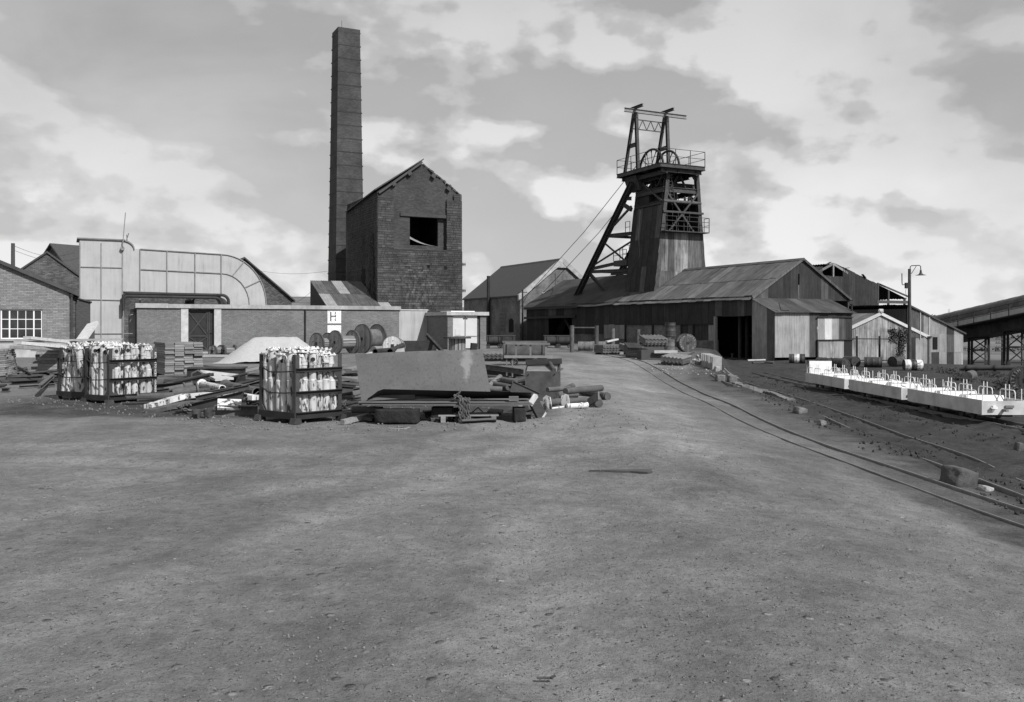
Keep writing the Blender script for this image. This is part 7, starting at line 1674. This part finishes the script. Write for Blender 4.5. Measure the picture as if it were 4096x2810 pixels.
b = MB()
for i in range(7): cx_, cy_ = rng.uniform(-.2, .25), rng.uniform(-1.2, 1.2); b.tube([(cx_ + 0.17 * math.cos(a), cy_ + 0.2 * math.sin(a), 0.05 + 0.045 * (i % 3) + 0.03 * math.sin(a * 2)) for a in [2 * math.pi * k / 14 for k in range(14)]], 0.035, 6, True)
b.build('coil', M['white_paint'], hh)

# ------------------------------------------------------------------ broken kerb, blocks, boulders

for i, (x0, y1, w_, h_, lb) in enumerate(((2866, 1524, 37, 28, 'squared concrete block standing alone at the bank edge'), (2914, 1530, 36, 34, 'concrete block at the end of the broken kerb wall'), (2910, 1516, 22, 20, 'lower concrete block behind the kerb-end block'))):
    g = G(x0 + w_ / 2, y1); s = g.y / F; b = MB(); block_stone(b, (g.x, g.y + w_ * s * .4, g.z + h_ * s * 0.4), (w_ * s * 0.9, w_ * s, h_ * s * 1.0), 20 + i, 0.15, 0.05); tag_new(b, 'concrete_block', 'kerb_concrete', lb, 'concrete block', p0=g)
kp = [G(x, y) for x, y in ((2942, 1537), (2985, 1550), (3030, 1563), (3075, 1577), (3120, 1592), (3168, 1608))]
t = thing('broken_kerb', 'crumbling concrete kerb along the top of the bank', 'kerb', kp[0]); rng = random.Random(6)
for p, q in zip(kp, kp[1:]):
    d = (q - p); nseg = 3
    for j in range(nseg):
        a = p + d * (j / nseg); c_ = p + d * ((j + 0.94) / nseg); b = MB(); zz = Vector((0, 0, rng.uniform(-0.03, 0.03))); b.beam(a - kp[0] + zz, c_ - kp[0] + zz, 0.24 + rng.uniform(-.04, .04), 0.16, (0.1 * rng.uniform(-1, 1), 0, 1)); b.build('kerb_stone', M['kerb_concrete'], t)
for i, (x, y, w_, h_, m, lb) in enumerate(((3852, 1950, 118, 82, 'boulder', 'big dark boulder lying between the tracks'), (3205, 1656, 46, 28, 'kerb_concrete', 'broken lump of masonry at the end of the kerb'), (3290, 1700, 30, 24, 'kerb_concrete', 'rough stone alone on the bank'), (3950, 1965, 50, 22, 'rubble', 'small rough stone beside the dark boulder'), (2868, 1485, 20, 24, 'rubble', 'stone at the end of the upright block row'), (4080, 1800, 30, 40, 'boulder', 'dark slab of stone between track and cars'), (2795, 1462, 24, 20, 'rubble', 'square stone in the rubble beside the block row'))):
    g = G(x, y); s = g.y / F; b = MB(); block_stone(b, (0, w_ * s * .3, h_ * s * 0.30), (w_ * s, w_ * s * 0.75, h_ * s * 1.05), 40 + i, 0.28, 0.045, 8, rotm(0.1, 0.2, 0.5)); o = b.build('boulder', M[m]); o.location = g; tag(o, lb, 'stone')
p, q = G(2822, 1462), G(2866, 1478); t = thing('block_row', 'row of concrete blocks standing like dominoes at the bank edge', 'block row', p)
b = MB(); b.box((0, 0, 0.27), (0.42, 0.13, 0.54)); me = b.mesh('block'); me.materials.append(M['concrete'])
for i in range(7): k = i / 6; link('block', me, t, Matrix.Translation((q - p) * k) @ Matrix.Rotation(RAD(8) + random.uniform(-.08, .08), 4, 'Z') @ Matrix.Rotation(random.uniform(-.05, .05), 4, 'X'))
t = thing('rubble_heap', 'rubble and broken blocks beside the low roof sheet stack', 'rubble heap', G(2765, 1455)); rng = random.Random(12)
for i in range(26):
    a, r = rng.uniform(0, 6.28), 1.1 * math.sqrt(rng.random()); s = rng.uniform(0.12, 0.38); b = MB(); b.rock((r * math.cos(a), 1.2 * r * math.sin(a) + 0.6, 0.05 + 0.5 * (1 - r / 1.1) * rng.random()), (s, s * 0.8, s * 0.6), i, (8, 5), 0.12, rotm(rng.random(), rng.random(), 3 * rng.random())); b.build('stone', M['rubble'], t)
pa, qa = G(2738, 1444, 0.15), G(2778, 1410, 0.3); ibeam_thing('angle_bar', 'rusty lattice bar lying up over the rubble heap', (2728, 1440), (2778, 1408), .15, .45, .1, .1, 'rust_steel', 'steel bar')
# buffer stop inside the shed door, debris along the porch
g = G(2928, 1437); t = thing('rail_clamp', 'small dark rail stop lying in the shed doorway', 'rail stop', g); b = MB(); b.bx(-0.3, 0.3, -0.1, 0.15, 0, 0.14); b.build('base', M['dark_steel'], t); b = MB(); b.cyl((0, 0, 0.14), (0, 0, 0.42), 0.05, n=8); b.box((0, 0, 0.42), (0.18, 0.1, 0.08)); b.build('stem', M['rust_steel'], t)
for i, (a, c, r, lb) in enumerate((((2990, 1443), (3060, 1441), 4, 'thin pale pipe lying along the porch wall'), ((3010, 1452), (3095, 1450), 4, 'dark pipe lying before the porch'), ((3062, 1452), (3095, 1454), 5, 'short sleeve of pipe before the porch'), ((3232, 1447), (3270, 1447), 7, 'short fat pipe between banded drum and crushed drum'))): pipe_thing('loose_pipe', lb, 'pipe', a, c, r, 'concrete' if i == 0 else 'dark_steel')
g = G(3235, 1442); t = thing('iron_frame', 'open iron frame leaning on the porch wall', 'iron frame', (g.x, g.y + 1.2, g.z), PHI); 
for (p, q) in (((-.35, 0, 0), (-.35, .1, 1.05)), ((.35, 0, 0), (.35, .1, 1.05)), ((-.4, .1, 1.05), (.4, .1, 1.05)), ((-.35, .03, .3), (.35, .03, .3)), ((-.35, .07, .75), (.35, .07, .75)), ((.35, -.05, 0), (.65, -.3, 0.0)), ((.38, .1, 1.0), (.68, -.3, 0.0))): b = MB(); b.beam(p, q, 0.05, 0.05); b.build('bar', M['black_iron'], t)
# big pipe and tank at the right
pa, qa = P(3838, 1474, 46), P(4200, 1471, 44); t = thing('overground_pipe', 'long dark pipeline carried above the ground on stands', 'pipeline', (pa.x, pa.y, gz(pa.x, pa.y))); o = Vector(t.location)
b = MB(); b.cyl(pa - o, qa - o, 0.13, n=14); b.build('barrel', M['dark_steel'], t)
for k in (0.08, 0.4, 0.73): c_ = pa.lerp(qa, k); b = MB(); b.beam(Vector((c_.x, c_.y, gz(c_.x, c_.y))) - o, c_ - o, 0.1, 0.1, (0, 1, 0)); b.cyl(c_ - o - (qa - pa).normalized() * 0.03, c_ - o + (qa - pa).normalized() * 0.03, 0.17, n=12); b.build('stand', M['black_iron'], t)
pa = P(3868, 1498, 41); z = gz(pa.x, pa.y); t = thing('scrap_cylinder', 'rusty cylinder tank lying end-on below the pipeline', 'tank', (pa.x, pa.y, z + 0.21)); b = MB(); b.cyl((0, 0, 0), (1.0, 1.5, 0), 0.22, n=18); b.build('shell', M['rust_steel'], t)
b = MB(); c_ = P(3955, 1492, 45); b.beam(c_ - Vector((0.9, 0, 0)), c_ + Vector((0.5, 0, 0)), 0.3, 0.14); tag_new(b, 'girder', 'black_iron', 'black girder lying below the pipeline', 'girder')
# telegraph poles
def telegraph(label, x, ytop, d, arms, r=0.13, ybase=None):
    p = P(x, 1300, d); z = gz(p.x, d); zt = EYE + (HY - ytop) / F * d; t = thing('telegraph_pole', label, 'telegraph pole', (p.x, d, z)); b = MB(); b.cyl((0, 0, 0), (0, 0, zt - z), r, r * 0.75, n=10); b.build('pole', M['timber_dark'], t)
    for k in arms:
        b = MB(); b.beam((-0.75, -0.1, zt - z - k), (0.75, -0.1, zt - z - k), 0.09, 0.10); a_ = b.build('cross_arm', M['timber_dark'], t)
        b = MB()
        for dx in (-0.65, -0.4, 0.4, 0.65): b.cyl((dx, -0.1, zt - z - k + 0.05), (dx, -0.1, zt - z - k + 0.2), 0.04, n=6)
        b.build('insulators', M['grey_steel'], a_)
    return t
telegraph('telegraph pole behind the workshop roof', 52, 974, 62, [], 0.16); telegraph('telegraph pole with four cross arms under the conveyor', 4010, 1338, 92, (0.5, 0.9, 1.35, 1.7), 0.14)
w = thing('overhead_wire', 'thin overhead wires strung from the pole behind the workshop', 'wire', (0, 0, 0))
for (a, c, sag) in (((P(58, 985, 62)), P(300, 1012, 78), 0.5), (P(58, 1003, 62), P(322, 1032, 78), 0.5), (P(1030, 1083, 95), P(1310, 1086, 86), 0.3), (P(1135, 1212, 90), P(1262, 1150, 75), 0.5)):
    b = MB(); b.tube([a.lerp(c, k / 8) - Vector((0, 0, sag * math.sin(math.pi * k / 8))) for k in range(9)], 0.012, 4); b.build('wire_run', M['wire'], w)

# ------------------------------------------------------------------ ivy, weeds, gravel, debris
def leaf_cloud(b, c, d, n, size, rng, shell=0.55):
    for i in range(n):
        v = Vector((rng.gauss(0, 1), rng.gauss(0, 1), rng.gauss(0, 1))).normalized() * (shell + (1 - shell) * rng.random()) ; p = Vector(c) + Vector((v.x * d[0] / 2, v.y * d[1] / 2, v.z * d[2] / 2))
        e1 = Vector((rng.gauss(0, 1), rng.gauss(0, 1), rng.gauss(0, 1))).normalized(); e2 = e1.cross(Vector((rng.gauss(0, 1), rng.gauss(0, 1), rng.gauss(0, 1)))).normalized(); s = size * rng.uniform(.6, 1.3)
        b.add([p - e1 * s, p - e2 * s * .6, p + e1 * s, p + e2 * s * .6], [(0, 1, 2, 3)])
rng = random.Random(31)
g = P(3598, 1440, 58.2); g.z = gz(g.x, g.y); t = thing('ivy_bush', 'dark ivy bush climbing beside the lamp post', 'bush', g)
b = MB(); b.tube([(0, 0, 0), (0.05, 0, 0.6), (-0.05, 0.05, 1.2), (0.1, 0, 1.9)], [0.09, 0.07, 0.06, 0.03], 7); b.tube([(0.02, 0, 0.5), (0.25, 0, 1.1), (0.3, 0, 1.6)], 0.035, 6); b.build('trunk', M['timber_dark'], t)
b = MB()
for (x, z, w_, h_, n) in ((0, 1.85, 1.5, 0.9, 420), (-0.35, 1.55, 0.9, 0.8, 220), (0.25, 1.5, 1.0, 0.9, 240), (0.05, 0.9, 0.7, 1.2, 260), (0.5, 2.0, 0.8, 0.5, 110), (-0.5, 2.05, 0.6, 0.5, 110), (0.0, 0.35, 0.7, 0.7, 130)): leaf_cloud(b, (x, 0, z), (w_, 0.6, h_), n, 0.065, rng, 0.3)
b.build('crown', M['ivy'], t)
b = MB()
for i in range(70):
    x, y = rng.uniform(3690, 4090), rng.uniform(1478, 1590)
    if y > 1485 + (x - 3690) * 0.28: continue
    g = G(x, y); leaf_cloud(b, (g.x, g.y, g.z + 0.06), (0.8, 0.7, 0.28), 50, 0.05, rng, 0.1)
    for k in range(8): a = rng.uniform(0, 6.28); p = g + Vector((rng.uniform(-.3, .3), rng.uniform(-.3, .3), 0)); q = p + Vector((0.15 * math.cos(a), 0.15 * math.sin(a), rng.uniform(.15, .38))); e = Vector((0.008, 0, 0)); b.add([p - e, p + e, q], [(0, 1, 2)])
o = b.build('weeds', M['ivy']); tag(o, 'rough weeds and brambles on the bank behind the rail cars', 'weeds', kind='stuff')
# spoil and coal lumps
def scatter(name, label, mat, items, kind='stuff'):
    b = MB()
    for (p, s, q) in items:
        M3 = rotm(rng.uniform(0, 6), rng.uniform(0, 6), rng.uniform(0, 6)); o = Vector(p) + Vector((0, 0, s * 0.22))
        vs = [o + M3 @ Vector(v) * s for v in ((.5, 0, 0), (-.5, 0, 0), (0, .42, 0), (0, -.42, 0), (0, 0, .33), (0, 0, -.33))]
        b.add(vs, [(0, 2, 4), (2, 1, 4), (1, 3, 4), (3, 0, 4), (2, 0, 5), (1, 2, 5), (3, 1, 5), (0, 3, 5)])
    o = b.build(name, M[mat]); tag(o, label, 'gravel', kind=kind)
m_plain('pebble', 0.15, 0.35, 30.0, 0.95, rnd=0, bump=0.2)
def ground_pt(x, y): return Vector((x, y, gz(x, y) + rough(x, y)))
it = []
for i in range(30000):
    y = 3.2 + 17 * rng.random() ** 1.6; x = rng.uniform(-0.62, 0.62) * y
    if noise.noise((x * 0.8, y * 0.8, 4.0)) + 0.5 * noise.noise((x * 3, y * 3, 2.0)) < rng.uniform(-0.5, 0.5): continue
    s = 0.005 + 0.018 * rng.random() ** 4; it.append((ground_pt(x, y), s, 0))
scatter('pebbles', 'small grey pebbles strewn over the dirt yard', 'pebble', it)
it = []
for i in range(11000):
    y = 9 + 36 * rng.random() ** 1.4; x = edge_x(y) + rng.uniform(-0.8, 7.5)
    if noise.noise((x * 0.7, y * 0.35, 8.0)) < 0.05: continue
    s = 0.012 + 0.085 * rng.random() ** 4; it.append((ground_pt(x, y), s, 0))
scatter('coal_lumps', 'dark lumps of coal and clinker on the muddy track bed', 'coal', it)
it = []
for i in range(3200):
    x = rng.uniform(-11, 2.2); y = 13.9 + 5.5 * rng.random() ** 1.5 + max(0, (-4 - x)) * 0.75
    s = 0.010 + 0.055 * rng.random() ** 4; it.append((ground_pt(x, y), s, 0))
scatter('scrap_chippings', 'broken chippings and scrap along the foot of the heap', 'pebble', it)
it = []
for i in range(160):
    g = G(rng.uniform(2600, 2900), rng.uniform(1455, 1500)); it.append((g, 0.03 + 0.09 * rng.random() ** 2, 0))
scatter('rubble_chips', 'rubble chips along the inner side of the track', 'rubble', it)
for i, (x, y, ang, l, w_, lb) in enumerate(((2180, 2712, 0.1, .075, .012, 'bent strip of dark scrap on the open dirt'), (1590, 1712, .1, .30, .05, 'flat pale slat lying before the pallet'), (1440, 1732, .15, .13, .03, 'small pale chip of wood before the centre crate'))):
    g = G(x, y); b = MB(); b.box((0, 0, 0), (l, w_, 0.008), rotm(0, 0.04, ang)); b.box((l * .5, 0, 0.006), (l * .3, w_ * .8, 0.008), rotm(0.1, -0.35, ang + .3)); o = b.build('scrap_piece', M['timber_dark' if i == 0 else 'timber']); o.location = g + Vector((0, 0, 0.008)); tag(o, lb, 'scrap')
g = [G(x, y) for x, y in ((2355, 1880), (2420, 1879), (2500, 1878), (2605, 1878), (2610, 1887), (2590, 1890), (2520, 1884), (2440, 1882))]; b = MB(); g0 = g[0].copy()
b.add([p - g0 + Vector((0, 0, 0.004)) for p in g] + [p - g0 - Vector((0, 0, 0.02)) for p in g], [tuple(range(8)), tuple(range(15, 7, -1))] + [(i, (i + 1) % 8, (i + 1) % 8 + 8, i + 8) for i in range(8)]); o = b.build('stain_strip', M['timber_dark']); o.location = g0; tag(o, 'flat dark stain on the open dirt, laid as a thin sheet', 'belt strip')  # thin dark sheet standing for a stain in the dirt
# ------------------------------------------------------------------ far hillside: houses, trees, pylons
rng = random.Random(77)
for i in range(9):
    x = (3728, 3742, 3758, 3772, 3786, 3797, 3808, 3822, 3748)[i]; d = 1250 + 25 * (i % 3); p = P(x, 1272 if i != 8 else 1277, d); z = gz(p.x, d)
    t = thing('hillside_house', 'small white house in the row on the far hillside', 'house', (p.x, d, z), 0, 'white houses on the far hillside')
    w_ = 3.4 + rng.random(); b = MB(); b.bx(-w_ / 2, w_ / 2, -1.5, 1.5, 0, 2.2 + rng.random()); b.build('wall', M['white_paint'], t)
    b = MB(); b.prism([(-1.7, 2.9), (1.7, 2.9), (0, 4.2)], -w_ / 2, w_ / 2, Matrix(((0, 1, 0, 0), (1, 0, 0, 0), (0, 0, 1, 0), (0, 0, 0, 1)))); b.build('roof', M['slate'], t)
b = MB()
for i in range(150):
    d = rng.uniform(1150, 1500); x = rng.uniform(3640, 4090); p = P(x, 1270, d); z = gz(p.x, d); s = rng.uniform(3, 7)
    leaf_cloud(b, (p.x, d, z + s * .45), (s * 1.3, s, s), 26, 0.9, rng, 0.2)
for (d, y) in ((300, 0), (480, 0), (700, 0)):
    for i in range(70):
        x = rng.uniform(3600, 4150); p = P(x, 1300, d + rng.uniform(-8, 8)); z = gz(p.x, p.y); s = rng.uniform(1.2, 2.6) * (d / 450) ** 0.5
        leaf_cloud(b, (p.x, p.y, z + s * .4), (s * 1.6, s, s), 16, 0.35 * (d / 450) ** .5, rng, 0.2)
tag(b.build('far_woodland', M['far_tree']), 'hedges and woods on the far hillside', 'woodland', kind='stuff')
for x in (3796, 3858):
    d = 1700; p = P(x, 1280, d); z = gz(p.x, d); t = thing('pylon', 'faint lattice pylon on the skyline beyond the houses', 'pylon', (p.x, d, z), 0, 'pylons on the skyline'); H_ = EYE + (HY - 1236) / F * d - z
    for s in (-1, 1): b = MB(); b.beam((s * 2.2, 0, 0), (s * 0.3, 0, H_), 0.25, 0.25, (0, 1, 0)); b.build('leg', M['wire'], t)
    for k in (0.7, 0.85): b = MB(); b.beam((-3, 0, H_ * k), (3, 0, H_ * k), 0.2, 0.2); b.build('arm', M['wire'], t)
